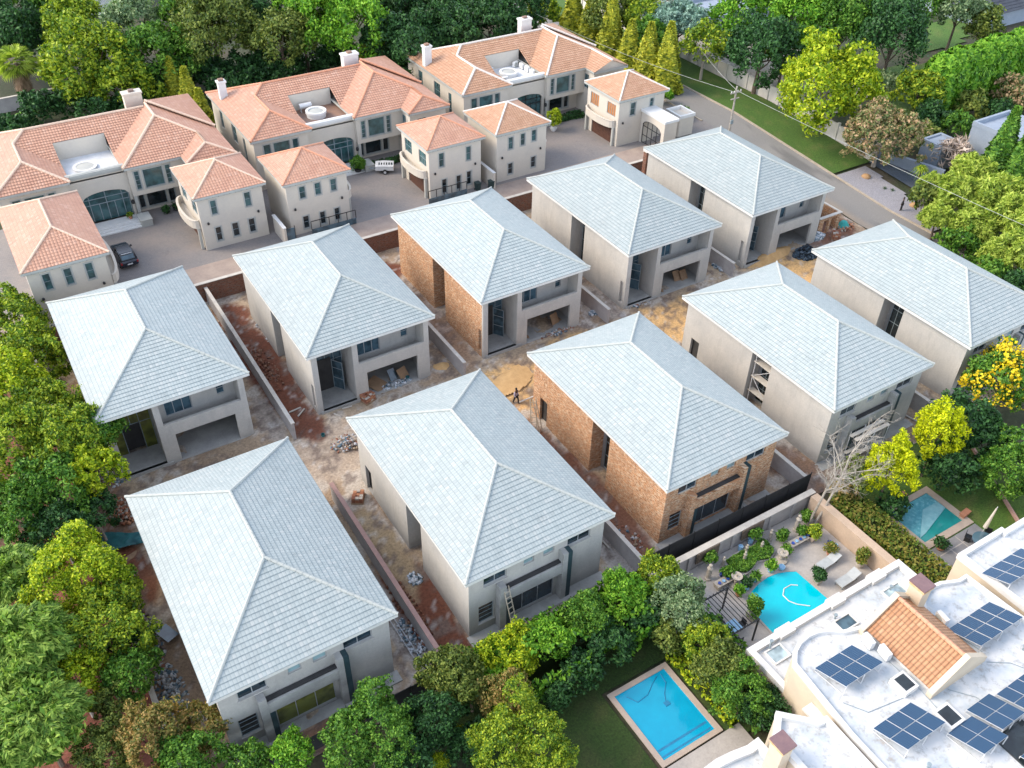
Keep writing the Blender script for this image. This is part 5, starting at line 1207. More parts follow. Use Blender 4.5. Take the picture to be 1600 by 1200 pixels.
for x, y, h_, lb in ((278, 165, 6.5, 'yellow cone conifer left of a pair behind the left house'), (302, 182, 6.5, 'yellow cone conifer leaning against the left house east end'), (322, 205, 5.5, 'cone conifer in the gap between the left and middle houses'),
        (574, 110, 5.0, 'yellow cone conifer left of three behind the middle house'), (586, 108, 5.5, 'yellow cone conifer, middle of three behind the middle house'), (599, 112, 5.0, 'yellow cone conifer right of three behind the middle house')):
    cone_tree(x, y, 1.5, h_, g_conif, lb)
T(950, 20, 40, 6, g_olive, 'olive tree at the top between the conifers and the blue cedar')
T(1005, 25, 36, 6, g_yel, 'yellow-flecked tree left of the blue cedar')
T(1015, 60, 30, 5, g_mid, 'dark green tree by the dirt yard wall')
feather_tree(1062, 25, 55, 7, g_teal, 'blue cedar with flat layered boughs at the top', vr=.45, droop=.2, nb=70, name='cedar')
T(1103, 72, 38, 5.0, g_yel, 'slim street tree with an open yellow-green crown near the pole', dens=.6, bark=m_barkpale, clump=.24)
T(1190, 82, 56, 6, g_dark, 'large dark round tree behind the cream street wall', clump=.2)
T(1165, 14, 48, 8, g_bright, 'bright green tree touching the top edge right of the cedar')
T(1250, 28, 52, 8, g_bright, 'bright green tree above the big yellow tree')
T(1318, 35, 48, 8, g_mid, 'mid green tree right of the bright green trees at the top')
T(1230, 70, 34, 6, g_mid, 'mid green tree between the dark round tree and the yellow one')
T(1290, 138, 75, 6.0, g_gold if 0 else g_lime, 'large yellow street tree with two-stemmed trunk on the grass verge', clump=.18, bark=m_barkpale, leaf=.34)
T(1395, 60, 52, 8, g_dark, 'tall very dark tree left of the bright lawn at the top right', vr=1.15)
T(1365, 20, 40, 9, g_dark, 'dark tree at the top edge behind the very dark tree')
T(1440, 5, 36, 7, g_mid, 'green tree above the tiny far pool')
T(1500, 12, 36, 7, g_grey, 'grey-green tree left of the thatch-like roof')
T(1535, 38, 32, 5, g_olive, 'olive tree in front of the thatch-like roof')
T(1437, 142, 37, 3.6, g_yel, 'yellow-green bushy tree at the left end of the tall clipped hedge', clump=.22)
T(1385, 132, 22, 2.5, g_grey, 'grey wispy shrub right of the large yellow street tree', name='shrub', cat='shrub', dens=.5)
T(1378, 212, 56, 4.2, g_pink, 'round pinkish-brown tree on the grey gravel by the street', clump=.15, vr=.75, leaf=.3, bark=m_barkpale)
# tall clipped conifer hedge: nine columns grown together
hp = [at(1452+k*19.5, 178-k*7.0) for k in range(9)]
for k, p in enumerate(hp):
    lb = 'column %s of the tall clipped conifer hedge at the top right' % ['at the left end', 'second from the left', 'third from the left', 'fourth from the left', 'in the middle', 'fourth from the right', 'third from the right', 'second from the right', 'at the right end'][k]
    t = empty('hedge_conifer', p, lb.replace('column', 'conifer column'), 'hedge conifer', 'columns of the tall clipped hedge')
    n = 5200; z = rng.uniform(0, 1, n); a = rng.uniform(0, 6.283, n); H = 8.6+.3*math.sin(k*2.1)
    rr = 2.35*np.clip((1.02-z)*4.5, 0, 1)**.5*(1+.07*np.sin(a*7+z*5))*(1-rng.uniform(0, .12, n)); P = np.stack([rr*np.cos(a), rr*np.sin(a), z*H], 1)
    N = np.stack([np.cos(a), np.sin(a), np.where(z > .85, 1.2, .15)], 1); N /= np.linalg.norm(N, axis=1)[:, None]
    V, F = leaf_quads(P, N, .5, 1.6, .6); link('crown', fastmesh('crown', V, F), g_bright, t); MB().tube((0, 0, 0), (0, 0, 6), .16, .08, 7).build('trunk', m_bark, t)
for k, (x, y, r_, m, lb) in enumerate(((1520, 168, 26, g_olive, 'olive shrub below the tall clipped hedge'), (1588, 150, 34, g_pink, 'brownish open shrub at the right edge under the clipped hedge'), (1450, 185, 28, g_dark, 'dark shrub in the hedge shadow'), (1495, 198, 24, g_mid, 'green shrub left of the blue-grey house'), (1560, 178, 22, g_dark, 'dark shrub behind the blue-grey house'), (1452, 215, 20, g_olive, 'olive shrub behind the pinkish-brown tree'), (1598, 110, 26, g_rust, 'reddish shrub on the right edge below the clipped hedge'))):
    T(x, y, r_, 2.2, m, lb, name='shrub', cat='shrub', trunk=False)
T(1490, 243, 27, 2.5, g_dry, 'leafless greyish twiggy shrub by the small outbuilding', name='shrub', cat='shrub', dens=.45, aspect=4)
for x, y, h_, w_, lb in ((1540, 302, 11.0, 2.5, 'dark pointed conifer left of three by the blue-grey house'), (1570, 316, 10.0, 2.4, 'dark pointed conifer, middle of three by the blue-grey house'), (1602, 322, 11.0, 2.8, 'dark pointed conifer at the right edge by the blue-grey house')):
    cone_tree(x, y, w_, h_, g_mid, lb, group='dark conifers by the blue-grey house')
for k, (x, y, lb) in enumerate(((20, 205, 'dark shrub at the left edge behind the left house roof'), (150, 175, 'dark shrub touching the left house ridge'), (205, 165, 'dark shrub beside the left house chimney'), (350, 140, 'dark shrub right behind the white west chimney'), (395, 130, 'dark shrub just behind the middle house ridge'), (440, 122, 'second dark shrub just behind the middle house ridge'),
      (530, 88, 'dark shrub behind the low grey wall'), (625, 95, 'dark shrub behind the west chimney of the right house'), (300, 85, 'dark shrub under the olive tree'), (262, 118, 'dark shrub right of the white parked car'), (510, 98, 'dark shrub in front of the low grey wall'), (700, 60, 'dark shrub just behind the right house ridge'))):
    T(x, y, 27, 2.0, g_dark, lb, name='shrub', cat='shrub', group='dark shrubs behind the estate', trunk=False)
GP = 'pale feathery pepper trees right of the street'
for x, y, r_, zc, lb in ((1455, 290, 26, 3.5, 'small pale feathery tree nearest the spiky yucca'), (1520, 268, 38, 4.5, 'pale feathery tree, leftmost top crown of the pepper tree clump'), (1490, 300, 40, 4, 'pale feathery tree leaning towards the street'), (1560, 310, 52, 4.5, 'pale feathery tree in the middle of the pepper tree clump'), (1600, 345, 56, 4.5, 'pale feathery tree at the right edge of the pepper tree clump'), (1520, 350, 42, 3.5, 'pale feathery tree behind the right end house roof'), (1575, 395, 44, 3.5, 'pale feathery tree lowest on the right edge'), (1465, 338, 30, 3, 'low feathery tree beside the kerb')):
    feather_tree(x, y, r_, zc, g_pepper, lb, vr=.85, nb=95, group=GP, lf=.42, droop=1.2)
T(1445, 308, 24, 3.0, g_olive, 'thin open tree beside the person in black on the street', dens=.6, bark=m_barkpale)
T(1500, 385, 30, 1.8, g_mid, 'green shrub between the right end house and the pepper trees', name='shrub', cat='shrub', trunk=False)
T(1545, 432, 30, 1.8, g_mid, 'green shrub below the overhead wire at the right', name='shrub', cat='shrub', trunk=False)
T(1590, 455, 34, 1.8, g_dark, 'dark shrub at the right edge above the right end house', name='shrub', cat='shrub', trunk=False)
# ---- right, by the half-covered pool
t = T(1572, 592, 54, 4.2, g_mid, 'tree covered in yellow blossom at the right edge', clump=.22)
p, r = P3(1572, 592, 54, 4.2); P, N = crown_pts(r*1.04, r*1.04, r*.9, 2600, .22); V, F = leaf_quads(P+np.array([0, 0, 4.3]), N, .24, 1.1, .5); link('blossom', fastmesh('blossom', V, F), g_flower, t)
T(1505, 660, 46, 3.8, g_dark, 'dark tree between the yellow blossom tree and the yellow shrubs', clump=.2)
T(1480, 730, 40, 2.6, g_dark, 'dark bush right of the bright yellow shrubs', name='shrub', cat='shrub')
T(1548, 690, 36, 3, g_dark, 'dark bush under the yellow blossom tree', name='shrub', cat='shrub')
T(1588, 732, 56, 3.0, g_mid, 'rounded green tree at the right edge above the lawn strip', clump=.16, leaf=.26)
T(1466, 680, 36, 4.6, g_gold, 'brightest yellow shrub, the right one of two by the plot wall', vr=1.35, clump=.16, leaf=.22, name='shrub', cat='shrub', align=.35)
T(1393, 733, 38, 4.2, g_gold, 'bright yellow shrub left of its twin, beside the bare birch', vr=1.35, clump=.16, leaf=.22, name='shrub', cat='shrub', align=.35)
T(1340, 742, 30, 2.4, g_olive, 'olive shrub between the birch and the yellow shrubs', dens=.5, name='shrub', cat='shrub')
T(1318, 770, 22, 1.6, g_rust, 'brownish drooping shrub under the birch', dens=.5, name='shrub', cat='shrub', trunk=False)
T(1395, 790, 22, 1.2, g_dark, 'dark low shrub at the corner of the half covered pool', name='shrub', cat='shrub', trunk=False)
hedge_block([(49.9, 29.4), (49.9, 18.9)], 2.3, 1.6, g_redtip, 'reddish-green clipped hedge between the tan wall and the half covered pool', leaf=.19, lump=.05)
# ---- bottom hedge line
a_, b_ = at(742, 1062, dz=1.6), at(1068, 922, dz=1.8)
hedge_block([(a_.x, a_.y), (b_.x, b_.y)], 2.6, 2.5, g_bright, 'long dense mixed hedge running behind the fence to the terrace', leaf=.24, lump=.3)
a_, b_ = at(1085, 975, dz=1.6), at(1205, 1115, dz=1.8)
hedge_block([(a_.x, a_.y), (b_.x, b_.y)], 2.0, 2.0, g_mid, 'dense hedge between the rectangular pool and the villa', leaf=.24, lump=.3)
T(795, 1025, 46, 2.6, g_lime, 'bright lime bush at the fence, left end of the long hedge', clump=.16, leaf=.26, name='shrub', cat='shrub', squash=.8)
T(745, 1040, 24, 1.8, g_bright, 'small green bush at the left foot of the lime bush', name='shrub', cat='shrub')
T(858, 1000, 35, 2.8, g_bright, 'fresh green section of the long hedge right of the lime bush', clump=.16, leaf=.25, name='shrub', cat='shrub')
T(915, 962, 36, 3.0, g_mid, 'yellow-topped section of the long hedge below the plaster house', clump=.16, leaf=.25, name='shrub', cat='shrub')
T(975, 925, 36, 3.2, g_bright, 'dense green section of the long hedge left of the conifer gap', clump=.16, leaf=.25, name='shrub', cat='shrub')
T(1030, 900, 33, 3.2, g_yel, 'yellow-green end section of the long hedge below the black fence', clump=.16, leaf=.25, name='shrub', cat='shrub')
T(945, 1005, 40, 1.8, g_dark, 'dark shaded bush at the back of the pool lawn', name='shrub', cat='shrub', trunk=False)
T(1008, 965, 34, 2.0, g_dark, 'dark shaded bush in the corner of the pool lawn', name='shrub', cat='shrub', trunk=False)
T(905, 1050, 34, 1.6, g_dark, 'dark green bush on the left edge of the pool lawn', name='shrub', cat='shrub', trunk=False)
T(868, 1082, 26, 1.4, g_dark, 'low dark bush below the hedge, left of the lawn', name='shrub', cat='shrub', trunk=False)
T(1062, 945, 42, 3.2, g_grey, 'large grey-green shrub beside the pergola', clump=.2, leaf=.28, name='shrub', cat='shrub', vr=1.1)
T(1045, 990, 26, 2.0, g_olive, 'olive shrub with pinkish leaves below the grey-green one', name='shrub', cat='shrub')
T(1100, 1000, 34, 2.8, g_yel, 'yellow-green bush right of the grey-green shrub', clump=.2, leaf=.26, name='shrub', cat='shrub')
T(1128, 1040, 42, 2.8, g_olive, 'olive bush in the row between the rectangular pool and the villa', clump=.18, leaf=.26, name='shrub', cat='shrub')
T(1160, 1080, 44, 2.8, g_mid, 'green bush in the row beside the rectangular pool corner', clump=.18, leaf=.26, name='shrub', cat='shrub')
T(1192, 1105, 36, 2.4, g_dark, 'dark glossy bush against the villa wall', clump=.18, leaf=.26, name='shrub', cat='shrub')
hedge_block([(28.95+.55, 25.2), (28.95+.7, 19.0)], .7, .5, g_lime, 'low lime hedge strip along the rectangular pool', leaf=.2)
T(790, 1090, 44, 2.6, g_rust, 'rusty orange-green bush above the pale round tree at the bottom', clump=.16, leaf=.25, name='shrub', cat='shrub')
T(700, 1055, 46, 3.2, g_olive, 'dark olive tree at the fence left of the lime bush', clump=.2, leaf=.27)
T(735, 1075, 34, 2.6, g_olive, 'olive shrub between the lime bush and the pale round tree', name='shrub', cat='shrub')
T(812, 1155, 74, 3.6, g_yel, 'pale yellow-green round tree at the bottom edge', clump=.14, leaf=.24)
T(580, 1143, 68, 3.8, g_mid, 'big round green tree at the bottom edge below the nearest house', clump=.14, leaf=.26)
T(455, 1176, 34, 2.8, g_bright, 'green bush with yellow tips left of the big round tree at the bottom', leaf=.26, name='shrub', cat='shrub')
T(680, 1125, 46, 2.6, g_dark, 'dark tree in shade between the two round trees at the bottom', leaf=.27)
T(735, 1165, 34, 1.4, g_dark, 'dark groundcover bush near the clipped balls', name='shrub', cat='shrub', trunk=False)
T(640, 1195, 44, 2.4, g_dark, 'dark bush on the bottom edge right of the big round tree', name='shrub', cat='shrub', trunk=False)
for x, y, lb in ((686, 1187, 'clipped lime ball lowest on the bottom edge'), (722, 1148, 'clipped lime ball left of the pale round tree')):
    T(x, y, 13, .9, g_lime, lb, name='topiary_ball', cat='topiary', clump=.12, leaf=.14, dens=1.2, trunk=False)
# ---- left side
GL = 'yellow-green trees along the left boundary'
for x, y, r_, zc, m, lb in ((18, 505, 46, 4, g_yel, 'yellow-green tree at the left edge level with the leftmost roof'), (45, 560, 46, 4.5, g_yel, 'yellow-green tree just below the leftmost roof corner'), (15, 610, 50, 5, g_lime, 'bright lime-topped tree at the left edge'), (70, 640, 44, 4.5, g_yel, 'yellow-green tree beside the upper boundary wall'),
        (35, 690, 56, 5, g_yel, 'wide yellow-green tree on the left edge below the lime-topped tree'), (110, 690, 50, 5, g_yel, 'yellow-green tree reaching to the olive film entrance'), (155, 668, 30, 5, g_mid, 'dark green bough over the olive film entrance'), (148, 735, 34, 4.5, g_lime, 'lime-green tree beside the rubble at the front corner'), (85, 760, 50, 4, g_mid, 'green tree with bare limbs left of the reddish ground'),
        (35, 800, 46, 3.5, g_mid, 'green tree above the feathery tree at the left edge'), (95, 830, 42, 3, g_dark, 'dark tree in shade left of the green tarp'), (150, 800, 26, 3, g_dark, 'dark bough hanging over the boundary wall')):
    T(x, y, r_*1.2, zc+.4, m, lb, group=GL, clump=.2, leaf=.3, bark=m_barkpale)
for x, y, r_, zc, m, lb in ((120, 905, 64, 5.5, g_lime, 'bright yellow-green tree left of the nearest house'), (185, 925, 34, 5, g_yel, 'yellow-green crown overhanging the wall by the nearest house'), (165, 985, 56, 4.5, g_yel, 'yellow-green tree with pale limbs left of the nearest house'), (120, 1062, 42, 4, g_lime, 'lime tree among the feathery trees at lower left'), (205, 1055, 36, 3.5, g_mid, 'green tree against the lower boundary wall'), (200, 1000, 30, 3, g_dark, 'dark tree low behind the boundary wall'), (60, 985, 40, 3, g_olive, 'olive tree above the largest feathery tree')):
    T(x, y, r_*1.15, zc, m, lb, clump=.2, leaf=.28, bark=m_barkpale, group=GL)
GF = 'feathery trees in the lower left corner'
for x, y, r_, zc, lb in ((15, 900, 60, 5, 'feathery green tree, topmost at the lower left edge'), (35, 1010, 85, 6, 'largest feathery green tree at the lower left edge'), (60, 1125, 80, 5, 'feathery green tree in the bottom left corner'), (5, 1180, 60, 5, 'feathery green tree cut by the bottom left corner')):
    feather_tree(x, y, r_, zc, g_feather, lb, nb=300, lf=.42, group=GF, droop=.35, dens=1.5)
for x, y, r_, zc, m, lb in ((235, 1150, 54, 3.6, g_rust, 'orange-brown and green bush at the bottom left'), (325, 1132, 38, 2.8, g_rust, 'orange-tipped tree at the corner of the nearest house'), (170, 1170, 46, 3, g_olive, 'olive tree beside the dark red ground at the bottom left'), (290, 1190, 50, 3, g_mid, 'green bush on the bottom edge under the orange-tipped tree'), (385, 1195, 34, 2.4, g_mid, 'green bush on the bottom edge left of the garden fence'), (180, 1100, 34, 3, g_olive, 'olive-brown bush above the dark red ground')):
    T(x, y, r_, zc, m, lb, clump=.18, leaf=.27, name='shrub', cat='shrub')

# palms, yucca, fern, birch
def fan_palm(px, py, h_, label, r_=1.9, skirt=True):
    p = at(px, py); t = empty('fan_palm', p, label, 'palm'); Ps = []; V, F = [], []
    def fan(c, d, L, mat_list):
        s = d.cross(Vector((0, 0, 1))).normalized(); u = s.cross(d)
        for k in range(14):
            a = -1.25+2.5*k/13; e = (d*math.cos(a)+s*math.sin(a)).normalized(); w_ = e.cross(u).normalized()*L*.045; n = len(V)
            V.extend([c-w_*.3, c+w_*.3, c+e*L*.6+w_-Vector((0, 0, .04*L)), c+e*L-Vector((0, 0, .28*L)), c+e*L*.6-w_-Vector((0, 0, .04*L))]); F.append((n, n+1, n+2, n+3, n+4))
    top = Vector((0, 0, h_))
    for k in range(34):
        a = k*2.4; el = 1.2-k*.052; d = Vector((math.cos(a)*math.cos(el), math.sin(a)*math.cos(el), math.sin(el))); c = top+d*r_*.5; fan(c, d, r_*.62, 0)
    me = bpy.data.meshes.new('fronds'); me.from_pydata([tuple(v) for v in V], [], F); link('frond_crown', me, g_pepper, t)
    if skirt:
        V.clear(); F.clear()
        for k in range(40):
            a = k*2.4; z = h_-.3-(k % 10)*.32; d = Vector((math.cos(a)*.45, math.sin(a)*.45, -.9)).normalized(); fan(Vector((math.cos(a)*.3, math.sin(a)*.3, z)), d, r_*.5, 0)
        me = bpy.data.meshes.new('skirt'); me.from_pydata([tuple(v) for v in V], [], F); link('dead_skirt', me, m_plank, t)
    MB().tube((0, 0, -.2), top, .28, .2, 9).build('trunk', m_bark, t)
fan_palm(48, 168, 6.2, 'fan palm with a shaggy dead skirt at the left edge', 2.6)
fan_palm(95, 150, 4.2, 'smaller fan palm right of the shaggy palm', 2.0)
def rosette(p, label, name, n, L, mat, h_=0, droop=.5, cat='plant', wd=.06):
    t = empty(name, p, label, cat); V, F = [], []
    for k in range(n):
        a = k*2.4; el = 1.35-1.3*k/n; pr = None; d = Vector((math.cos(a), math.sin(a), 0)); s = Vector((-d.y, d.x, 0))
        for j in range(5):
            q = j/4; c = Vector((0, 0, h_))+d*L*q*math.cos(el)+Vector((0, 0, L*q*math.sin(el)-droop*L*q*q)); ww = L*wd*(1-q**2)+.005
            cur = (c-s*ww, c+s*ww)
            if pr: m = len(V); V.extend([pr[0], pr[1], cur[1], cur[0]]); F.append((m, m+1, m+2, m+3))
            pr = cur
    me = bpy.data.meshes.new('leaves'); me.from_pydata([tuple(v) for v in V], [], F); link('leaves', me, mat, t)
    MB().tube((0, 0, -.1), (0, 0, h_+.05), .1, .08, 7).build('stem', m_bark, t)
rosette(at(1432, 290), 'spiky yucca with a hanging yellow skirt right of the pinkish-brown tree', 'yucca', 60, 1.5, g_yel, 2.4, .9)
rosette(at(82, 560), 'dark fern-like plant in the corner behind the leftmost house', 'tree_fern', 26, 1.7, g_mid, .5, .5, wd=.12)
rosette(at(50, 190), 'tree fern behind the left estate roof', 'tree_fern', 26, 2.2, g_bright, 1.2, .5, wd=.12)
# bare birch, two pale stems
rb = random.Random(4); bp = at(1262, 823); t = empty('birch', bp, 'leafless pale birch with two leaning stems by the terrace corner', 'tree')
def grow(mb, p, d, L, r_, lv):
    n = 4 if lv == 0 else 3; q = p
    for k in range(n):
        d2 = (d+Vector((rb.uniform(-.12, .12), rb.uniform(-.12, .12), rb.uniform(-.06, .04)-(.10 if lv > 1 else 0)))).normalized(); q2 = q+d2*L/n; mb.tube(q, q2, r_*(1-.16*k), r_*(1-.16*(k+1)), 6 if lv < 2 else 4, False)
        if lv < 4 and (k > 0 or lv > 0):
            for _ in range(2):
                e = Vector((rb.uniform(-1, 1), rb.uniform(-1, 1), rb.uniform(-.1, .7))).normalized(); grow(mb, q2, (d2*.75+e*.75).normalized(), L*rb.uniform(.36, .5), r_*.42, lv+1)
        q, d = q2, d2
for s0, dd, L in ((Vector((0, 0, -.2)), Vector((.12, .06, 1)), 6.4), (Vector((.35, -.15, -.2)), Vector((.42, .10, 1)), 6.8)):
    mb = MB(); grow(mb, s0, dd.normalized(), L, .125, 0); mb.build('stem', m_barkpale, t)
# ================================================================= vehicles
m_carpaint = M("midnight_blue_car_paint", (.012, .016, .028), None, 2, .18, spec=.8)
m_tyre = M("tyre_rubber", (.02, .02, .02), None, 3, .85)
m_red = M("tail_lamp_red", (.35, .02, .02), None, 3, .3)
def loft(secs, mb, close=True):
    n = len(secs[0])
    for a, b in zip(secs[:-1], secs[1:]):
        for i in range(n): j = (i+1) % n; mb.face([a[i], a[j], b[j], b[i]])
    mb.face(secs[0][::-1]); mb.face(secs[-1])
def car(loc, rz, label):
    t = empty('parked_car', loc, label, 'car', rz=rz)
    def sec(y, w_, zb, zt, k=.12): return [Vector(p) for p in ((-w_+k, y, zb), (w_-k, y, zb), (w_, y, zb+k), (w_, y, zt-k), (w_-k, y, zt), (-w_+k, y, zt), (-w_, y, zt-k), (-w_, y, zb+k))]
    mb = MB(); loft([sec(-2.25, .80, .42, .80), sec(-2.12, .88, .30, .92), (sec(-1.3, .92, .28, 1.0)), sec(.9, .92, .28, 1.0), sec(1.7, .90, .30, .92), sec(2.1, .84, .34, .82), sec(2.22, .74, .42, .70)], mb); mb.build('body', m_carpaint, t, True)
    mb = MB(); loft([[Vector((x*w_, y, z)) for x, z in ((-1, .96), (1, .96), (.86, h_), (-.86, h_))] for y, w_, h_ in ((-2.05, .80, 1.02), (-1.65, .80, 1.40), (-1.2, .80, 1.50), (.1, .80, 1.52), (.45, .80, 1.45), (1.05, .82, 1.02))], mb); cb = mb.build('cabin', m_glassdk, t, True)
    mb = MB(); mb.box(-.62, .62, -1.45, .15, 1.505, 1.545); mb.build('roof_panel', m_carpaint, cb)
    mb = MB(); mb.face([(-.6, -1.72, 1.40), (.6, -1.72, 1.40), (.62, -2.03, 1.08), (-.62, -2.03, 1.08)][::-1]); mb.build('rear_window', m_glassblue, cb)
    MB().box(-.55, .55, -1.62, -1.50, 1.47, 1.51).build('spoiler', m_alu, t)
    for s in (-1, 1):
        MB().box(s*.80-.08, s*.80+.08, -2.27, -2.15, .66, .86).build('tail_lamp', m_red, t); MB().box(s*.66-.13, s*.66+.13, 2.12, 2.2, .6, .72).build('headlight', m_white, t)
        MB().box(s*.98-.09, s*.98+.09, .55, .72, .98, 1.12).build('wing_mirror', m_carpaint, t)
        for y in (-1.35, 1.35):
            w_ = MB().tube((s*.72, y, .33), (s*.93, y, .33), .33, .33, 16).build('wheel', m_tyre, t); MB().tube((s*.90, y, .33), (s*.94, y, .33), .2, .2, 10).build('rim', m_alu, w_)
    MB().box(-.26, .26, -2.28, -2.24, .55, .67).build('number_plate', m_white, t)
p = at(196, 405); car((p.x, p.y, EG+.01), R_(2), 'dark blue hatchback seen from behind in the paved court at left')
p = at(237, 130); t = empty('parked_car', p, 'white car half hidden under trees behind the left estate house', 'car', rz=R_(70))
mb = MB(); loft([[Vector(q) for q in ((-w_, y, .35), (w_, y, .35), (w_, y, z), (-w_, y, z))] for y, w_, z in ((-2.2, .8, .75), (-1.9, .88, .95), (1.4, .9, .95), (2.2, .75, .7))], mb); mb.build('body', m_white, t, True)
mb = MB(); loft([[Vector(q) for q in ((-w_, y, .9), (w_, y, .9), (w_*.85, y, z), (-w_*.85, y, z))] for y, w_, z in ((-1.8, .78, 1.0), (-1.2, .8, 1.42), (.2, .8, 1.45), (1.0, .8, 1.0))], mb); mb.build('cabin', m_glassdk, t, True)
for s in (-1, 1):
    for y in (-1.35, 1.35): MB().tube((s*.72, y, .33), (s*.92, y, .33), .33, .33, 12).build('wheel', m_tyre, t)
p = at(601, 268); t = empty('box_trailer', (p.x, p.y, EG), 'white luggage trailer with slotted lid parked on the grey driveway', 'trailer', rz=R_(62))
MB().box(-.7, .7, -1.15, 1.05, .45, 1.0).build('body', m_white, t); mb = MB(); loft([[Vector((x*w_, y, z)) for x, z in ((-1, 1.0), (1, 1.0), (.8, h_), (-.8, h_))] for y, w_, h_ in ((-1.15, .74, 1.12), (0, .74, 1.2), (1.05, .74, 1.12))], mb); mb.build('lid', m_white, t)
mb = MB()
for k in range(6): mb.box(-.12-.45, -.12+.1, -1.0+.3*k, -.85+.3*k, 1.165, 1.21)
mb.build('lid_slot', m_glassdk, t); MB().tube((0, 1.05, .5), (0, 2.1, .45), .04).tube((-.5, 1.05, .5), (0, 1.8, .46), .03).tube((.5, 1.05, .5), (0, 1.8, .46), .03).build('drawbar', m_frame, t)
for s in (-1, 1):
    w_ = MB().tube((s*.72, -.1, .3), (s*.88, -.1, .3), .3, .3, 14).build('wheel', m_tyre, t); MB().tube((s*.86, -.1, .3), (s*.9, -.1, .3), .16, .16, 10).build('rim', m_alu, w_)
MB().box(-.66, .66, -1.17, -1.152, .5, .62).build('reflector_strip', m_shutter, t)
def bin_(loc, rz, lb):
    t = empty('wheelie_bin', loc, lb, 'bin', 'wheelie bins', rz)
    mb = MB(); loft([[Vector((x*a, y*b, z)) for x, y in ((-1, -1), (1, -1), (1, 1), (-1, 1))] for a, b, z in ((.22, .26, .05), (.29, .35, .98))], mb); mb.build('body', m_binb, t)
    MB().box(-.31, .31, -.38, .36, .98, 1.05).build('lid', m_binb, t); MB().tube((-.25, .32, .1), (.25, .32, .1), .1, .1, 10).build('wheel', m_tyre, t)
m_binb = M("dark_green_bin_plastic", (.02, .045, .045), None, 3, .5)
bin_((49.3, 85.9, EG), .1, 'dark wheelie bin against the garage wall, the left of the two'); bin_((50.9, 85.5, EG), -.1, 'dark wheelie bin by the side wall, the right of the two')
# ================================================================= people
m_skin = M("dark_skin", (.10, .055, .035), None, 4, .6)
m_cloth_lilac = M("lilac_shirt", (.50, .47, .58), (.42, .38, .5), 6, .9); m_cloth_blk = M("black_clothing", (.015, .015, .018), (.03, .03, .035), 6, .9)
def person(loc, rz, label, top, legs, stride=.12, arm=.15):
    """one continuous skinned body, clothes over it"""
    t = empty('person', loc, label, 'person', rz=rz)
    V = [(0, 0, .92), (0, 0, 1.12), (0, 0, 1.38), (0, 0, 1.50), (0, .02, 1.60), (0, .03, 1.70),
         (-.10, 0, .88), (-.11, stride, .48), (-.11, stride*1.2-.02, .08), (-.12, stride*1.2+.14, .04), (.10, 0, .88), (.11, -stride*.6, .48), (.11, -stride*1.4, .08), (.12, -stride*1.4+.14, .04),
         (-.19, 0, 1.40), (-.24, -.03, 1.12), (-.22, arm, .90), (-.21, arm+.08, .82), (.19, 0, 1.40), (.24, -.03, 1.12), (.22, arm*1.2, .92), (.21, arm*1.2+.08, .85)]
    E = [(0, 1), (1, 2), (2, 3), (3, 4), (4, 5), (0, 6), (6, 7), (7, 8), (8, 9), (0, 10), (10, 11), (11, 12), (12, 13), (2, 14), (14, 15), (15, 16), (16, 17), (2, 18), (18, 19), (19, 20), (20, 21)]
    Rr = [.14, .13, .15, .06, .095, .085, .09, .065, .045, .035, .09, .065, .045, .035, .06, .045, .035, .03, .06, .045, .035, .03]
    def skin(name, idx, grow, mat):
        me = bpy.data.meshes.new(name); mp = {v: k for k, v in enumerate(idx)}
        me.from_pydata([V[i] for i in idx], [(mp[a], mp[b]) for a, b in E if a in mp and b in mp], []); o = link(name, me, mat, t)
        m = o.modifiers.new('skin', 'SKIN'); s = o.modifiers.new('sub', 'SUBSURF'); s.levels = s.render_levels = 2
        for k, i in enumerate(idx): me.skin_vertices[0].data[k].radius = (Rr[i]+grow, (Rr[i]+grow)*(.8 if i < 3 else 1)); me.skin_vertices[0].data[k].use_root = (k == 0)
        return o
    skin('body', list(range(22)), 0, m_skin); skin('shirt', [1, 0, 2, 14, 15, 16, 18, 19, 20], .018, top); skin('trousers', [0, 6, 7, 8, 10, 11, 12], .022, legs)
    MB().lathe([(0, 1.80), (.06, 1.79), (.10, 1.73), (.102, 1.66)], (0, .0, 0), 12).build('hair', m_cloth_blk, t, True)
    return t
p = at(806, 630); person(p, R_(200), 'person in a lilac shirt and black trousers walking on the yellow sand', m_cloth_lilac, m_cloth_blk, .18, .1)
p = at(1407, 329); person(p, R_(30), 'person dressed all in black standing at the kerb', m_cloth_blk, m_cloth_blk, .04, .05)
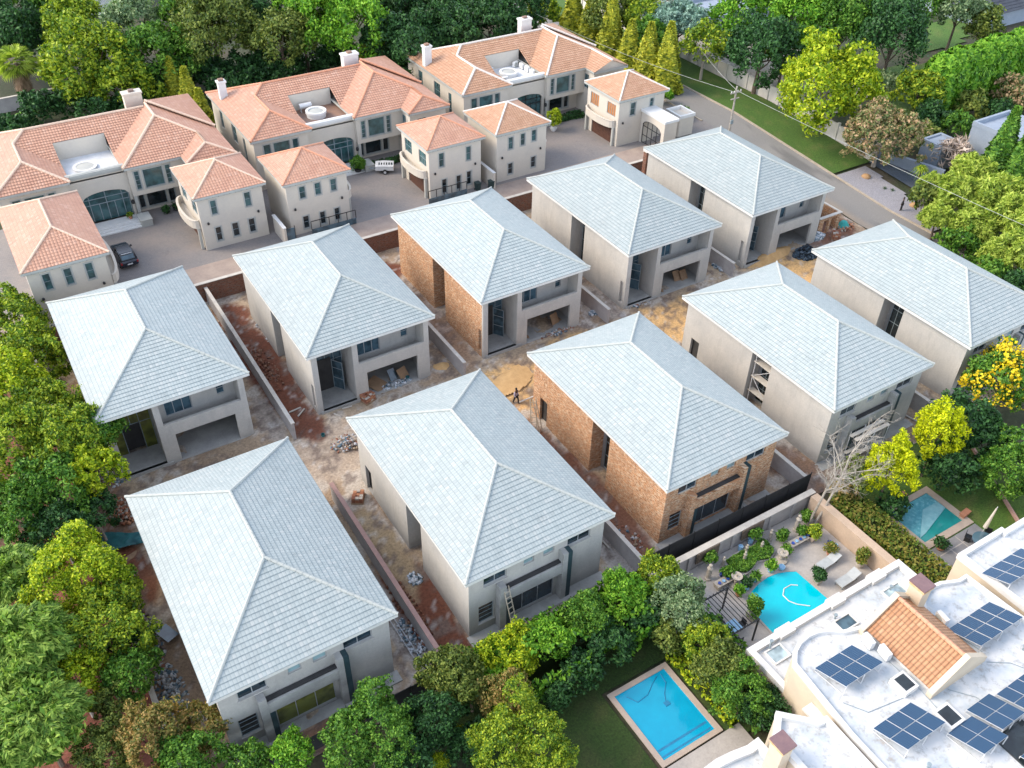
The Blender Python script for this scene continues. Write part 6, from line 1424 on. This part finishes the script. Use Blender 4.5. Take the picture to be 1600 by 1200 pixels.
# ================================================================= site clutter
def rubble(px, py, n, rx, ry, h_, mat, label, name='rubble', s=.16, asp=1.0, rz=0, z=None, flat=1.0):
    p = at(px, py) if z is None else at(px, py, z=z); t = empty(name+'_heap', p, label, 'rubble heap' if name == 'rubble' else name.replace('_', ' '))
    V, F = [], []; a = rng.uniform(0, 6.283, n); q = rng.uniform(0, 1, n)**.6
    X = q*np.cos(a)*rx; Y = q*np.sin(a)*ry; c_, s_ = math.cos(rz), math.sin(rz); X, Y = X*c_-Y*s_, X*s_+Y*c_; Z = h_*(1-q)**.8*rng.uniform(.2, 1, n)
    base = np.array([(x, y, z) for z in (-.5, .5) for x, y in ((-.5, -.5), (.5, -.5), (.5, .5), (-.5, .5))]); fc = np.array([(3, 2, 1, 0), (4, 5, 6, 7), (0, 1, 5, 4), (1, 2, 6, 5), (2, 3, 7, 6), (3, 0, 4, 7)])
    for k in range(n):
        S = rng.uniform(.4, 1.5, 3)*s*np.array([asp, 1, flat]); M3 = np.array(Matrix.Rotation(rng.uniform(0, 6), 3, 'Z') @ Matrix.Rotation(rng.uniform(-.6, .6), 3, 'X') @ Matrix.Rotation(rng.uniform(-.5, .5), 3, 'Y'))
        V.append((base*(1+rng.uniform(-.25, .25, (8, 3))))*S @ M3.T+np.array([X[k], Y[k], Z[k]+s*.1])); F.append(fc+8*k)
    o = link('pieces', fastmesh('pieces', np.concatenate(V), np.concatenate(F)), mat, t); o['kind'] = 'stuff'; return t
def chip_mat(name, cols):
    b = NB(name); r = b.n("NewGeometry").outputs["Random Per Island"]; n = len(cols)
    c = b.ramp(r, [(k/n, c) for k, c in enumerate(cols)]); b.t.nodes["Color Ramp"].color_ramp.interpolation = 'CONSTANT'; b.col(c).rough(.9); return b.m
c_mix = chip_mat("mixed_rubble", [(.42, .40, .38), (.30, .13, .08), (.55, .55, .56), (.20, .16, .14), (.12, .20, .26), (.34, .26, .18)])
c_blue = chip_mat("blue_grey_rubble", [(.26, .32, .36), (.46, .50, .54), (.10, .16, .20), (.36, .38, .38), (.62, .64, .66)])
c_brick = chip_mat("broken_bricks", [(.32, .13, .07), (.42, .20, .11), (.25, .10, .06), (.45, .40, .34)])
c_net = chip_mat("dark_netting", [(.02, .035, .05), (.05, .08, .11), (.015, .02, .03), (.10, .14, .18)])
c_soil = chip_mat("red_soil_clods", [(.17, .07, .04), (.22, .09, .05), (.13, .055, .035), (.25, .14, .09)])
for a in ((425, 515, 260, 1.2, 3.4, .35, c_mix, 'rubble and plastic scattered on red soil between the two left back-row houses'), (1130, 415, 220, 1.2, 1.3, .6, c_blue, 'blue-grey rubble pile at the end of the rightmost plot wall'),
          (1215, 300, 10, .5, .5, .2, c_blue, 'few blocks on the street edge behind the right house'), (172, 735, 240, .9, 2.2, .35, c_blue, 'white and blue rubble at the front corner under the lime tree'), (190, 800, 200, 1.0, 1.6, .3, c_brick, 'broken brick litter around the green tarp'),
          (233, 1000, 260, .8, 3.0, .25, c_mix, 'grey and brown rubble along the wall beside the nearest house'), (270, 1085, 260, .9, 2.6, .3, c_blue, 'bluish rubble by the rear corner of the nearest house'), (120, 640, 160, .8, 2.2, .2, c_mix, 'rubble strip left of the leftmost back-row house'),
          (640, 955, 160, .7, 4.0, .2, c_soil, 'dark red soil clods beside the pink-coped wall'), (415, 575, 120, .9, 4, .2, c_soil, 'dark red soil bank under the left plot wall'), (648, 905, 60, .5, .6, .15, c_blue, 'small white debris heap under the side notch'),
          (545, 690, 120, 1.6, 1.2, .12, c_mix, 'thin crumbs in the dusty middle of the lane'), (620, 600, 90, 1.6, .5, .2, c_blue, 'pale mortar heap in front of the cardboard garage'), (930, 488, 70, .8, .5, .2, c_blue, 'grey blocks at the foot of the third plot wall'),
          (1000, 475, 60, 1.5, .4, .12, c_mix, 'crumbs in front of the fourth back-row house'), (870, 520, 80, 2.0, .4, .12, c_mix, 'crumbs in front of the brick-sided house garage'), (1320, 355, 120, 1.3, .9, .4, c_brick, 'broken bricks by the unfinished brick enclosure'), (1085, 560, 0, 1, 1, .2, c_mix, ''),
          (985, 845, 60, .8, 2, .12, c_mix, 'litter along the plot wall left of the orange brick house'), (645, 1000, 90, .7, 2.0, .15, c_blue, 'grey debris between the nearest house and the pink-coped wall')):
    if a[2]: rubble(*a)
rubble(1258, 398, 420, 1.5, 1.1, 1.3, c_net, 'heap of dark blue-black netting at the end of the lane', 'netting', s=.26, flat=.5)
rubble(1275, 372, 120, 1.3, .5, .7, c_blue, 'stack of bluish bagged material behind the dark netting', 'material', s=.35, flat=.5)
def board(c, sx, sy, sz, rz, tilt, mat, name, label, cat, group=None):
    t = empty(name, c, label, cat, group, rz); o = MB().box(-sx/2, sx/2, -sy/2, sy/2, 0, sz, tilt=('X', tilt), c=(0, 0, 0)).build('board', mat, t); return t
m_card = M("cardboard", (.34, .22, .13), (.26, .17, .10), 2, .9)
for k, (i, u, v, sx, rz, ti, m, lb) in enumerate(((1, 9.3, 1.3, 1.0, .3, .9, m_card, 'large cardboard sheet leaning inside the second garage, right side'), (1, 8.3, 1.6, .7, .1, .9, m_glassblue, 'blue-grey panel leaning inside the second garage'), (1, 6.7, 1.6, 1.5, .5, .15, m_card, 'cardboard sheet lying across the rubble in the second garage'),
        (2, 9.6, 1.8, .9, .2, 1.1, m_card, 'cardboard roll standing inside the brick-sided house garage'), (2, 5.9, 1.3, .5, 1.2, .5, m_plank, 'plank bundle leaning at the left of the brick-sided house garage'), (3, 9.6, 1.7, .9, .1, 1.0, m_plank, 'timber door leaf leaning right in the fourth garage'), (3, 8.8, 1.9, .8, -.1, .9, m_plank, 'second timber leaf leaning in the fourth garage'), (3, 6.0, 1.2, .5, 1.0, .4, m_plank, 'plank stack at the left of the fourth garage'))):
    x0, y0 = A_H[i]; board((x0+u, y0+v, .6), sx, 2.0, .06, rz, ti, m, 'leaning_board', lb, 'board', 'boards stored in the open garages')
p = at(190, 850); t = empty('tarpaulin', p, 'crumpled teal tarpaulin on the rubble beside the nearest house', 'tarpaulin', rz=R_(-20))
gx, gy = np.meshgrid(np.linspace(-1.7, 1.7, 26), np.linspace(-.8, .8, 14)); gz = .2+.35*fbm(gx+9, gy, .9, 3)+.15*fbm(gx, gy, .35, 4); V = np.stack([gx.ravel()+.15*np.sin(gy.ravel()*5), gy.ravel()*(1-.3*np.sin(gx.ravel()*1.3)), gz.ravel()], 1)
I, J = np.meshgrid(np.arange(25), np.arange(13)); a = (J*26+I).ravel(); m_tarp = M("teal_tarpaulin", (.03, .17, .18), (.02, .10, .12), 2, .5)
o = link('sheet', fastmesh('sheet', V, np.stack([a, a+1, a+27, a+26], 1), smooth=True), m_tarp, t); sl = o.modifiers.new('thick', 'SOLIDIFY'); sl.thickness = .02
board(at(205, 845), .9, .5, .12, .5, .1, m_white, 'white_board', 'white polystyrene board beside the teal tarpaulin', 'board'); board(at(208, 868), 1.6, .5, .05, .3, 0, m_plank, 'plank', 'plank below the teal tarpaulin', 'plank')
p = at(263, 995); t = empty('mixing_trough', p, 'grey wheelbarrow-like mortar trough beside the nearest house', 'trough', rz=.4); mb = MB(); loft([[Vector((x*a, y*b, z)) for x, y in ((-1, -1), (1, -1), (1, 1), (-1, 1))] for a, b, z in ((.3, .45, .1), (.45, .7, .45))], mb); mb.build('tray', m_glassblue, t)
def ladder(p0, p1, label, w_=.42, name='ladder'):
    p0, p1 = Vector(p0), Vector(p1); t = empty(name, p0, label, 'ladder', 'ladders'); d = p1-p0; s = d.cross(Vector((0, 0, 1))).normalized()*w_/2; n = int(d.length/.42)
    for k in (-1, 1): MB().tube(s*k, d+s*k, .045, .045, 5).build('rail', m_lad, t)
    for k in range(1, n): MB().tube(d*(k/n)-s, d*(k/n)+s, .03, .03, 5).build('rung', m_lad, t)
m_lad = M("pale_ladder_wood", (.52, .45, .34), (.42, .36, .28), 4, .8)
x0, y0 = B_H[1]; ladder((x0+3.3, y0-1.3, .05), (x0+3.1, y0+.0, 4.3), 'pale ladder leaning at the garden door of the second front-row house')
x0, y0 = B_H[2]; ladder((x0-.85, y0+16.0, 0), (x0-.3, y0+17.2, 2.9), 'wooden ladder leaning by the side door of the orange brick house', .5); ladder((x0-.3, y0+15.7, 0), (x0-.32, y0+17.0, 2.9), 'second leg of the trestle ladder by the orange brick house', .3)
def pole_(px, pts, mat, name, label, cat, r_=.035): t = empty(name, pts[0], label, cat); c = Vector(pts[0]); MB().path([Vector(q)-c for q in pts], r_).build('rod', mat, t)
pole_(0, [(14.3, 32.8, .1), (14.2, 38.0, .15)], m_alu, 'scaffold_pole', 'upper steel pole lying beside the pink-coped wall', 'pole'); pole_(0, [(14.7, 33.0, .1), (14.5, 38.2, .15)], m_alu, 'scaffold_pole', 'lower steel pole lying beside the pink-coped wall', 'pole')
p, q = at(812, 632), at(838, 622); pole_(0, [(p.x, p.y, .3), (q.x, q.y, .35)], m_white, 'pvc_pipe', 'white pipe lying on the sand behind the walking person', 'pipe', .06)
for a, b, lb in (((452, 646), (470, 638), 'short timber at the wall end in the lane'), ((466, 652), (476, 640), 'second short timber beside the wall end'), ((535, 640), (550, 636), 'white plank on the ground in front of the second back-row entrance'), ((1405, 645), (1436, 662), 'pale plank on the ground beside the fourth front-row house'), ((940, 845), (952, 858), 'plank lying by the plot wall left of the brick house'), ((522, 648), (533, 652), 'white sheet scrap in the lane')):
    p, q = at(*a), at(*b); pole_(0, [(p.x, p.y, p.z+.12), (q.x, q.y, q.z+.12)], m_copw, 'timber', lb, 'timber', .07)
# scaffold at the garden side of the fourth front-row house, and planks in its side notch
x0, y0 = B_H[3]; t = empty('scaffold', (x0+4.3, y0-.9, 0), 'trestle scaffold with planks behind the bare birch', 'scaffold')
for u in (-1.7, 0, 1.7):
    for v in (-.5, .5): MB().tube((u, v, 0), (u, v, 3.4), .04, .04, 6).build('upright', m_alu, t)
for z in (1.3, 3.2):
    MB().box(-2.0, 2.0, -.45, -.1, z, z+.06).box(-2.0, 2.0, .1, .42, z, z+.06).build('deck_plank', m_copw, t)
MB().tube((-1.7, -.5, 0), (0, -.5, 3.2), .03).tube((1.7, -.5, 0), (0, -.5, 3.2), .03).build('brace', m_alu, t)
t = empty('scaffold', (x0+1.1, y0+8.5, 0), 'plank scaffold standing in the side opening of the fourth front-row house', 'scaffold')
for z in (1.6, 3.2, 4.8): MB().box(-.35, .3, -1.1, 1.1, z, z+.07).build('deck_plank', m_copw, t)
for v in (-.9, .9): MB().tube((-.3, v, 0), (-.3, v, 6), .045, .045, 6).build('upright', m_alu, t)
MB().tube((-.3, -.9, 1.7), (-.3, .9, 3.2), .03).tube((-.3, .9, 3.3), (-.3, -.9, 4.8), .03).build('brace', m_alu, t)
# unfinished brick enclosure beside the street
t = empty('brick_enclosure', (81.5, 61, .5), 'unfinished roofless brick enclosure between the right house and the street', 'brick room'); O = (81.5, 61, .5)
mb = MB(O); wall(mb, (79.6, 60.2), (83.0, 60.2), .2, 2.6, .25, [(.7, 1.5, .5, 2.2), (1.9, 2.9, .5, 2.3)]); wall(mb, (83.0, 60.4), (83.0, 63.4), .2, 2.6); wall(mb, (79.6, 63.4), (79.6, 60.4), .2, 2.6); wall(mb, (83.0, 63.4), (79.6, 63.4), .2, 2.6); mb.build('wall', m_brick, t)
MB(O).ring([(79.5, 60.1), (83.1, 60.1), (83.1, 63.5), (79.5, 63.5)], [(79.8, 60.5), (82.8, 60.5), (82.8, 63.2), (79.8, 63.2)], 2.6, 2.68).build('coping', m_copw, t)
p = at(1317, 354); t = empty('tarpaulin', (p.x, p.y, .5), 'turquoise netting draped beside the brick enclosure', 'tarpaulin'); mb = MB()
mb.lathe([(.75, 0), (.6, .35), (.35, .7), (.0, .85)], (0, 0, 0), 9); mb.build('sheet', M("turquoise_net", (.04, .38, .34), (.03, .28, .26), 3, .7), t)
for px, py, lb in ((505, 682, 'teal bucket lying in the middle of the lane'), (637, 592, 'small teal scrap by the cardboard garage')):
    p = at(px, py); t = empty('bucket', p, lb, 'bucket'); MB().lathe([(.13, 0), (.18, .3), (.16, .3), (.12, .02)], (0, 0, 0), 12).build('body', m_tarp, t)
# street pole and wires
pb = Vector((85.7, 82.5, hgt(85.7, 82.5))); t = empty('utility_pole', pb, 'wooden utility pole with insulators beside the street', 'utility pole')
MB().tube((0, 0, -.3), (0, 0, 7.2), .15, .11, 8).build('pole', m_barkpale, t); MB().box(-.9, .9, -.06, .06, 6.3, 6.45).box(-.7, .7, -.06, .06, 5.5, 5.62).build('crossarm', m_barkpale, t); MB().box(-.2, .2, -.25, -.1, 2.2, 2.7).build('meter_box', m_frame, t)
for u in (-.8, -.3, .3, .8): MB().lathe([(.03, 6.45), (.06, 6.5), (.05, 6.62), (0, 6.66)], (u, 0, 0), 8).build('insulator', m_white, t)
def wire(a, b, sag, label):
    a, b = Vector(a), Vector(b); t = empty('overhead_wire', a, label, 'wire', 'overhead wires'); pts = [(a.lerp(b, k/14)-Vector((0, 0, 4*sag*(k/14)*(1-k/14))))-a for k in range(15)]; MB().path(pts, .022, 4).build('cable', m_trim, t)
wire(pb+Vector((.3, 0, 6.5)), (92, 22, 7.5), .6, 'overhead wire running from the pole to the lower right'); wire(pb+Vector((-.3, 0, 6.5)), (79, 128, 9), 1.0, 'overhead wire running from the pole to the upper left'); wire(pb+Vector((.5, 0, 6.3)), (100, 112, 8.5), .8, 'overhead wire crossing the street towards the slim street tree')
# rocks on the gravel, kerb shrubs
for px, py, lb in ((1353, 277, 'orange boulder ring near the pinkish-brown tree foot'), (1428, 322, 'orange boulder behind the person in black'), (1382, 295, 'dark tuft on the gravel, left'), (1394, 298, 'dark tuft on the gravel, right')):
    p = at(px, py); dark = 'tuft' in lb
    if dark: rosette(p, lb, 'grass_tuft', 16, .5, g_dark, .05, .4)
    else: t = empty('boulder', p, lb, 'boulder'); MB().lathe([(.55, -.1), (.6, .1), (.45, .32), (.2, .42), (0, .44)], (0, 0, 0), 9).build('stone', M("orange_rock", (.42, .26, .12), (.30, .18, .09), 3), t, True)
T(1068, 178, 13, .7, g_mid, 'low flowering shrub beside the arched gateway', name='shrub', cat='shrub', trunk=False); T(1040, 150, 12, 1.2, g_bright, 'green shrub behind the orange-shuttered garage house', name='shrub', cat='shrub', trunk=False)
# ================================================================= pots and terrace furniture
m_blue = M("cobalt_pot", (.03, .07, .35), None, 3, .3); m_ltblue = M("pale_blue_pot", (.28, .48, .66), (.2, .38, .58), 3, .35); m_tcpot = M("terracotta_pot", (.42, .19, .11), None, 3, .8); m_stone = M("weathered_stone", (.44, .40, .34), (.32, .29, .25), 5, .9)
def pot(x, y, r_, h_, mat, label, plant=None, ph=.5, pr=None, z=.04, square=False):
    t = empty('plant_pot' if plant else 'garden_pot', (x, y, z), label, 'pot')
    if square: mb = MB(); loft([[Vector((x_*a, y_*a, zz)) for x_, y_ in ((-1, -1), (1, -1), (1, 1), (-1, 1))] for a, zz in ((r_*.7, 0), (r_, h_))], mb); mb.build('pot', mat, t)
    else: MB().lathe([(r_*.6, 0), (r_, h_*.55), (r_*.85, h_*.9), (r_*.95, h_), (r_*.75, h_), (r_*.7, h_*.85), (0, h_*.85)], (0, 0, 0), 14).build('pot', mat, t, True)
    if plant:
        pr = pr or r_*1.3; n = int(700*max(pr*ph*3, .25)); P, N = crown_pts(pr, pr, ph/2, n, .4); V, F = leaf_quads(P+np.array([0, 0, h_+ph*.42]), N, .14, 1.6, .4); link('plant', fastmesh('plant', V, F), plant, t)
    return t
for a in ((37.75, 26.75, .26, .35, m_ltblue, 'pale blue bowl at the left end of the curved pool edge'), (41.35, 26.75, .26, .35, m_ltblue, 'pale blue bowl on the right of the curved pool edge'), (39.9, 29.7, .2, .55, m_ltblue, 'pale blue jar by the wall, left of a pair'), (41.0, 29.8, .22, .6, m_ltblue, 'pale blue jar by the wall, right of a pair'),
          (40.15, 28.5, .2, .35, m_ltblue, 'pale blue pot between two cobalt balls on the clipped bed'), (39.8, 28.4, .17, .3, m_blue, 'cobalt pot left on the clipped bed'), (40.5, 28.6, .17, .3, m_blue, 'cobalt pot right on the clipped bed'), (37.9, 27.2, .15, .3, m_blue, 'cobalt pot beside the dark potted plant'),
          (46.2, 26.6, .2, .4, m_blue, 'cobalt pot against the tan wall, upper'), (46.4, 26.2, .22, .35, m_ltblue, 'pale blue pot against the tan wall'), (46.0, 26.0, .15, .35, m_blue, 'small cobalt pot against the tan wall, lower'), (37.0, 28.6, .14, .3, m_blue, 'small cobalt pot on the left bench')): pot(*a[:5], a[5])
for a in ((37.9, 26.95, .26, .4, m_blue, 'cobalt pot with dark plant at the left pool end', g_dark, .5), (38.8, 26.95, .25, .35, m_ltblue, 'pale blue pot with small bush beside the pebbled edge', g_mid, .5), (40.45, 27.0, .25, .4, m_ltblue, 'pale blue pot with a tall bush by the right bowl fountain', g_bright, .8), (42.6, 27.6, .22, .4, m_tcpot, 'terracotta pot with round bush right of the fountain bowl', g_mid, .6), (36.9, 26.6, .25, .4, m_tcpot, 'pot with lime bush at the pergola corner', g_bright, .6),
          (42.75, 24.5, .32, .5, m_stone, 'square stone planter with a bushy plant on the right pool edge', g_dark, .9), (46.6, 23.9, .3, .5, m_stone, 'stone planter with golden shrub by the villa parapet', g_redtip, 1.3), (45.5, 25.9, .25, .4, m_tcpot, 'pot with upright shrub above the first sun lounger', g_redtip, .8), (36.35, 24.6, .38, .6, m_stone, 'square stone planter with clipped tower beside the pergola', g_mid, 1.7),
          (45.5, 27.7, .4, .5, m_copingstone, 'tan square box with yellow-green bush in the terrace corner', g_yel, .9), (53.3, 21.9, .35, .4, m_tcpot, 'terracotta bowl with leafy plant at the half covered pool', g_dark, .5)):
    pot(a[0], a[1], a[2], a[3], a[4], a[5], a[6], a[7], square='square' in a[5])
for x, y, w_, lb in ((57.9, 23.2, .9, 'long terracotta trough at the right corner of the half covered pool'), (55.0, 27.1, .9, 'long terracotta trough at the far corner of the half covered pool')):
    t = empty('planter_trough', (x, y, .05), lb, 'planter', rz=.1); MB().box(-w_/2, w_/2, -.2, .2, 0, .35).box(-w_/2-.04, w_/2+.04, -.24, .24, .3, .38).build('trough', m_tcpot, t)
# clipped bed
t = empty('clipped_bed', (40.2, 28.4, .05), 'dark clipped lobed hedge bed in the middle of the terrace', 'hedge bed'); hexp = [(38.1, 29.3), (38.0, 28.3), (38.6, 27.75), (39.3, 27.8), (40.2, 28.15), (41.1, 27.8), (41.9, 28.2), (42.1, 29.0), (41.9, 29.6), (40.9, 29.3), (39.6, 29.4)]
MB((40.2, 28.4, .05)).prism(hexp, 0, .35).build('soil', m_dark, t); n = 5200; P = []
while len(P) < n:
    x, y = rng.uniform(38, 42.2), rng.uniform(27.7, 29.7); ins = False
    for i in range(len(hexp)):
        (ax, ay), (bx, by) = hexp[i], hexp[(i+1) % len(hexp)]
        if (ay > y) != (by > y) and x < (bx-ax)*(y-ay)/(by-ay)+ax: ins = not ins
    if ins: P.append((x-40.2, y-28.4, .35+rng.uniform(-.1, .15)))
V, F = leaf_quads(np.array(P), np.tile([0, 0, 1.0], (n, 1)), .12, 1.4, .5); link('foliage', fastmesh('foliage', V, F), g_mid, t)
o = MB((40.2, 28.4, .05)).ring([(x+(x-40.2)*.12, y+(y-28.4)*.2) for x, y in hexp], hexp, 0, .28).build('low_kerb', m_wallplas, t)
for x, y, lb in ((37.4, 27.5, 'stone bowl fountain left of the clipped bed'), (41.9, 27.4, 'stone bowl fountain right of the clipped bed')):
    t = empty('fountain_bowl', (x, y, .04), lb, 'fountain', 'stone bowl fountains'); MB().lathe([(.5, 0), (.5, .12), (.15, .2), (.12, .7), (.3, .8), (.42, .95), (.36, .95), (.2, .85), (.06, .9), (.05, 1.15), (0, 1.2)], (0, 0, 0), 16).build('bowl', m_stone, t, True)
for x, y, h_, lb in ((36.0, 28.9, 1.7, 'pale stone urn column at the left end of the terrace wall'), (45.1, 29.0, 1.8, 'pale stone urn column at the right end of the terrace wall'), (37.7, 29.2, 1.2, 'statuette beside the left niche'), (39.35, 28.7, 1.3, 'statuette at the left tip of the clipped bed'), (40.0, 29.2, 1.2, 'statuette standing behind the cobalt pots'), (41.3, 28.9, 1.1, 'statuette in the right lobe of the clipped bed'), (42.6, 29.3, 1.3, 'statuette beside the right niche')):
    t = empty('garden_statue', (x, y, .04), lb, 'statue', 'pale stone garden figures'); s = 1.3 if 'urn' in lb else .8; MB().lathe([(.2*s, 0), (.2*s, .15), (.12*s, .2), (.16*s, h_*.45), (.11*s, h_*.62), (.18*s, h_*.72), (.07*s, h_*.83), (.11*s, h_*.92), (0, h_)], (0, 0, 0), 10).build('figure', m_stone, t, True)
for x, y, r_, lb in ((37.2, 28.2, .45, 'leafy bush on the left bench end'), (43.3, 28.8, .5, 'leafy bush beside the right statuette'), (44.9, 28.3, .35, 'dark bush by the right urn'), (36.7, 29.6, .5, 'greenery spilling in the left wall niche'), (41.3, 29.75, .5, 'greenery spilling in the right wall niche'), (46.3, 29.3, .5, 'dark ivy in the terrace corner')):
    t = empty('shrub', (x, y, .04), lb, 'shrub'); P, N = crown_pts(r_, r_*.7, r_*.8, 650, .4); V, F = leaf_quads(P+np.array([0, 0, .7 if 'niche' not in lb else 1.1]), N, .16, 1.5, .4); link('foliage', fastmesh('foliage', V, F), g_mid, t)
for x, lb in ((36.9, 'plaster bench holding blue crockery on the left'), (44.3, 'plaster bench holding blue crockery on the right')):
    t = empty('garden_bench', (x, 27.9, .04), lb, 'bench', rz=.0); MB().box(-1.1, 1.1, -.3, .3, .42, .5).build('seat', m_stone, t); MB().box(-1.0, -.7, -.25, .25, 0, .42).build('leg', m_stone, t); MB().box(.7, 1.0, -.25, .25, 0, .42).build('leg', m_stone, t)
    for k in range(5): pot(x-.8+.4*k, 27.9+.05*((k*3) % 3-1), .13, .14, m_ltblue if k % 2 else m_blue, 'blue dish number place %s on the %s bench' % (['at the left end', 'left of centre', 'in the centre', 'right of centre', 'at the right end'][k], 'left' if x < 40 else 'right'), z=.54)
def lounger(x, y, rz, lb):
    t = empty('sun_lounger', (x, y, .04), lb, 'sun lounger', 'grey sun loungers', rz); MB().box(-1.0, .25, -.36, .36, .3, .4).build('mattress', m_loung, t); MB().box(0, .85, -.36, .36, 0, .1, tilt=('Y', -.38), c=(.25, 0, .3)).build('backrest', m_loung, t)
    for u in (-.9, .7):
        for v in (-.3, .3): MB().box(u-.03, u+.03, v-.03, v+.03, 0, .3).build('leg', m_frame, t)
m_loung = M("grey_lounger_fabric", (.42, .45, .46), (.36, .39, .40), 3, .8)
lounger(44.7, 25.3, .05, 'grey sun lounger nearer the wall, beside the tan planters'); lounger(44.7, 23.4, .03, 'grey sun lounger nearer the villa parapet')
# pergola with table
t = empty('pergola', (34.6, 24.8, .04), 'black steel pergola frame over a dining table on the terrace', 'pergola')
for x, y in ((-2.4, -1.6), (.5, -1.6), (.5, 1.5), (-2.4, 1.5)): MB().box(x-.05, x+.05, y-.05, y+.05, 0, 2.4).build('post', m_black, t)
MB().box(-2.5, .6, -1.64, -1.56, 2.36, 2.44).box(-2.5, .6, 1.46, 1.54, 2.36, 2.44).build('beam', m_black, t)
for k in range(10): u = -2.35+2.8*k/9; MB().box(u-.018, u+.018, -1.7, 1.6, 2.45, 2.5).build('rafter', m_black, t)
t = empty('dining_table', (34.0, 24.4, .04), 'glass-topped dining table under the black pergola', 'table'); MB().box(-.8, .8, -.5, .5, .7, .74).build('top', m_ltblue, t); MB().box(-.1, .1, -.1, .1, 0, .7).build('leg', m_black, t)
for k, (x, y) in enumerate(((33.0, 24.4), (35.1, 24.4), (34.0, 23.5), (34.0, 25.3))):
    t = empty('garden_chair', (x, y, .04), 'black garden chair %s the table under the pergola' % ['left of', 'right of', 'in front of', 'behind'][k], 'chair', rz=[R_(90), R_(-90), R_(180), 0][k]); MB().box(-.22, .22, -.22, .22, .42, .47).build('seat', m_black, t); MB().box(-.22, .22, .18, .22, .47, .9).build('backrest', m_black, t)
    for u in (-.19, .19):
        for v in (-.19, .19): MB().box(u-.02, u+.02, v-.02, v+.02, 0, .42).build('leg', m_black, t)
# umbrella, round table by the half covered pool
p = Vector((57.3, 21.2, .05)); t = empty('folded_umbrella', p, 'closed cream parasol leaning up beside the half covered pool', 'umbrella'); MB().tube((0, 0, 0), (.5, 0, 2.9), .03).build('pole', m_alu, t); MB().tube((.1, 0, .8), (.45, 0, 2.7), .18, .06, 9).build('canopy', m_cream, t)
t = empty('round_table', (56.3, 20.4, .05), 'round glass table beside the closed parasol', 'table'); MB().lathe([(.9, .7), (.9, .74), (0, .74)], n=20).build('top', m_glassblue, t, True); MB().tube((0, 0, 0), (0, 0, .7), .06).build('leg', m_black, t)
for k in range(4):
    a = k*1.57+.4; t = empty('garden_chair', (56.3+math.cos(a)*1.15, 20.4+math.sin(a)*1.1, .05), 'dark garden chair %s of the round glass table' % ['on the far right', 'on the far left', 'on the near left', 'on the near right'][k], 'chair', rz=a-1.57); MB().box(-.24, .24, -.24, .24, .42, .46).build('seat', m_black if k != 2 else m_ltblue, t); MB().box(-.24, .24, .2, .24, .46, .9).build('backrest', m_black, t)
    for u in (-.2, .2): MB().box(u-.02, u+.02, -.2, .2, 0, .42).build('leg', m_black, t)
# pots in the estate
pot(66.4, 95.4, .5, .8, m_white, 'tall white pot with a small tree in the right paved court', g_lime, 2.2, .9, EG); pot(39.0, 97.2, .45, .5, m_black, 'round clipped topiary in a black pot by the middle entrance', g_mid, 1.5, .85, EG); pot(12.3, 98.5, .22, .4, m_tcpot, 'small ochre pot on the left entrance platform', g_yel, .3, .25, EG+.42)
hedge_block([(68.0, 97.6), (72.6, 97.6)], 1.2, .6, g_dark, 'low dark hedge under the bay of the right estate house', z=EG); hedge_block([(41.0, 97.4), (45.0, 97.4)], .9, .6, g_dark, 'low dark planting under the bay of the middle estate house', z=EG)
for k, (x, y) in enumerate(((16.2, 98.6), (17.3, 98.7))): pot(x, y, .35, .35, m_black, 'dark planter %s under the left estate house bay' % ['left', 'right'][k], g_dark, .4, .4, EG)

# sand heaps and brick stacks
m_sand = M("ochre_building_sand", (.64, .41, .19), (.54, .33, .14), 2, .95, .03, 6)
def heap(px, py, rx, ry, h_, rz, label, seed):
    p = at(px, py); t = empty('sand_heap', p, label, 'sand heap', rz=rz); n = 26; U, W = np.meshgrid(np.linspace(-1.25, 1.25, n), np.linspace(-1.25, 1.25, n)); d = np.sqrt(U*U+W*W)
    Z = h_*np.clip(1-d, -.12, 1)*(.75+.5*fbm(U+seed, W, .5, seed))-.03+.06*(fbm(U*3+seed, W*3, .5, 3)-.5); V = np.stack([(U*rx).ravel(), (W*ry).ravel(), Z.ravel()], 1)
    I, J = np.meshgrid(np.arange(n-1), np.arange(n-1)); a = (J*n+I).ravel(); F = np.stack([a, a+1, a+n+1, a+n], 1); F = F[(d.ravel()[F] < 1.2).all(1)]
    link('sand', fastmesh('sand', V, F, smooth=True), m_sand, t)
heap(1205, 400, 3.6, 1.1, .75, .1, 'long ridge of ochre sand in front of the rightmost back-row house', 3); heap(800, 588, 2.6, 1.5, .35, .5, 'low spread of ochre sand behind the walking person', 5); heap(1268, 440, 2.4, 1.0, .4, 0, 'ochre sand in the lane behind the right end roof', 8); heap(690, 572, .9, .6, .3, 0, 'small sand pile beside the second garage pier', 9)
def brickstack(px, py, rz, label, nz=4):
    p = at(px, py); t = empty('brick_stack', p, label, 'brick stack', 'brick stacks on the site', rz)
    MB().box(-.6, .6, -.5, .5, 0, .12).build('pallet', m_plank, t); mb = MB()
    for z in range(nz):
        for i in range(4):
            for j in range(3):
                if z == nz-1 and random.random() < .4: continue
                g = .012; mb.box(-.55+.275*i+g, -.55+.275*(i+1)-g, -.45+.3*j+g, -.45+.3*(j+1)-g, .12+.16*z, .12+.16*(z+1)-g)
    mb.build('bricks', c_brick, t)
brickstack(575, 625, .3, 'stack of bricks in the lane before the second back-row house'); brickstack(1305, 372, .8, 'stack of bricks by the brick enclosure', 5); brickstack(85, 600, .2, 'stack of bricks left of the leftmost back-row house', 3); brickstack(560, 780, 1.0, 'stack of bricks beside the second front-row house', 3)
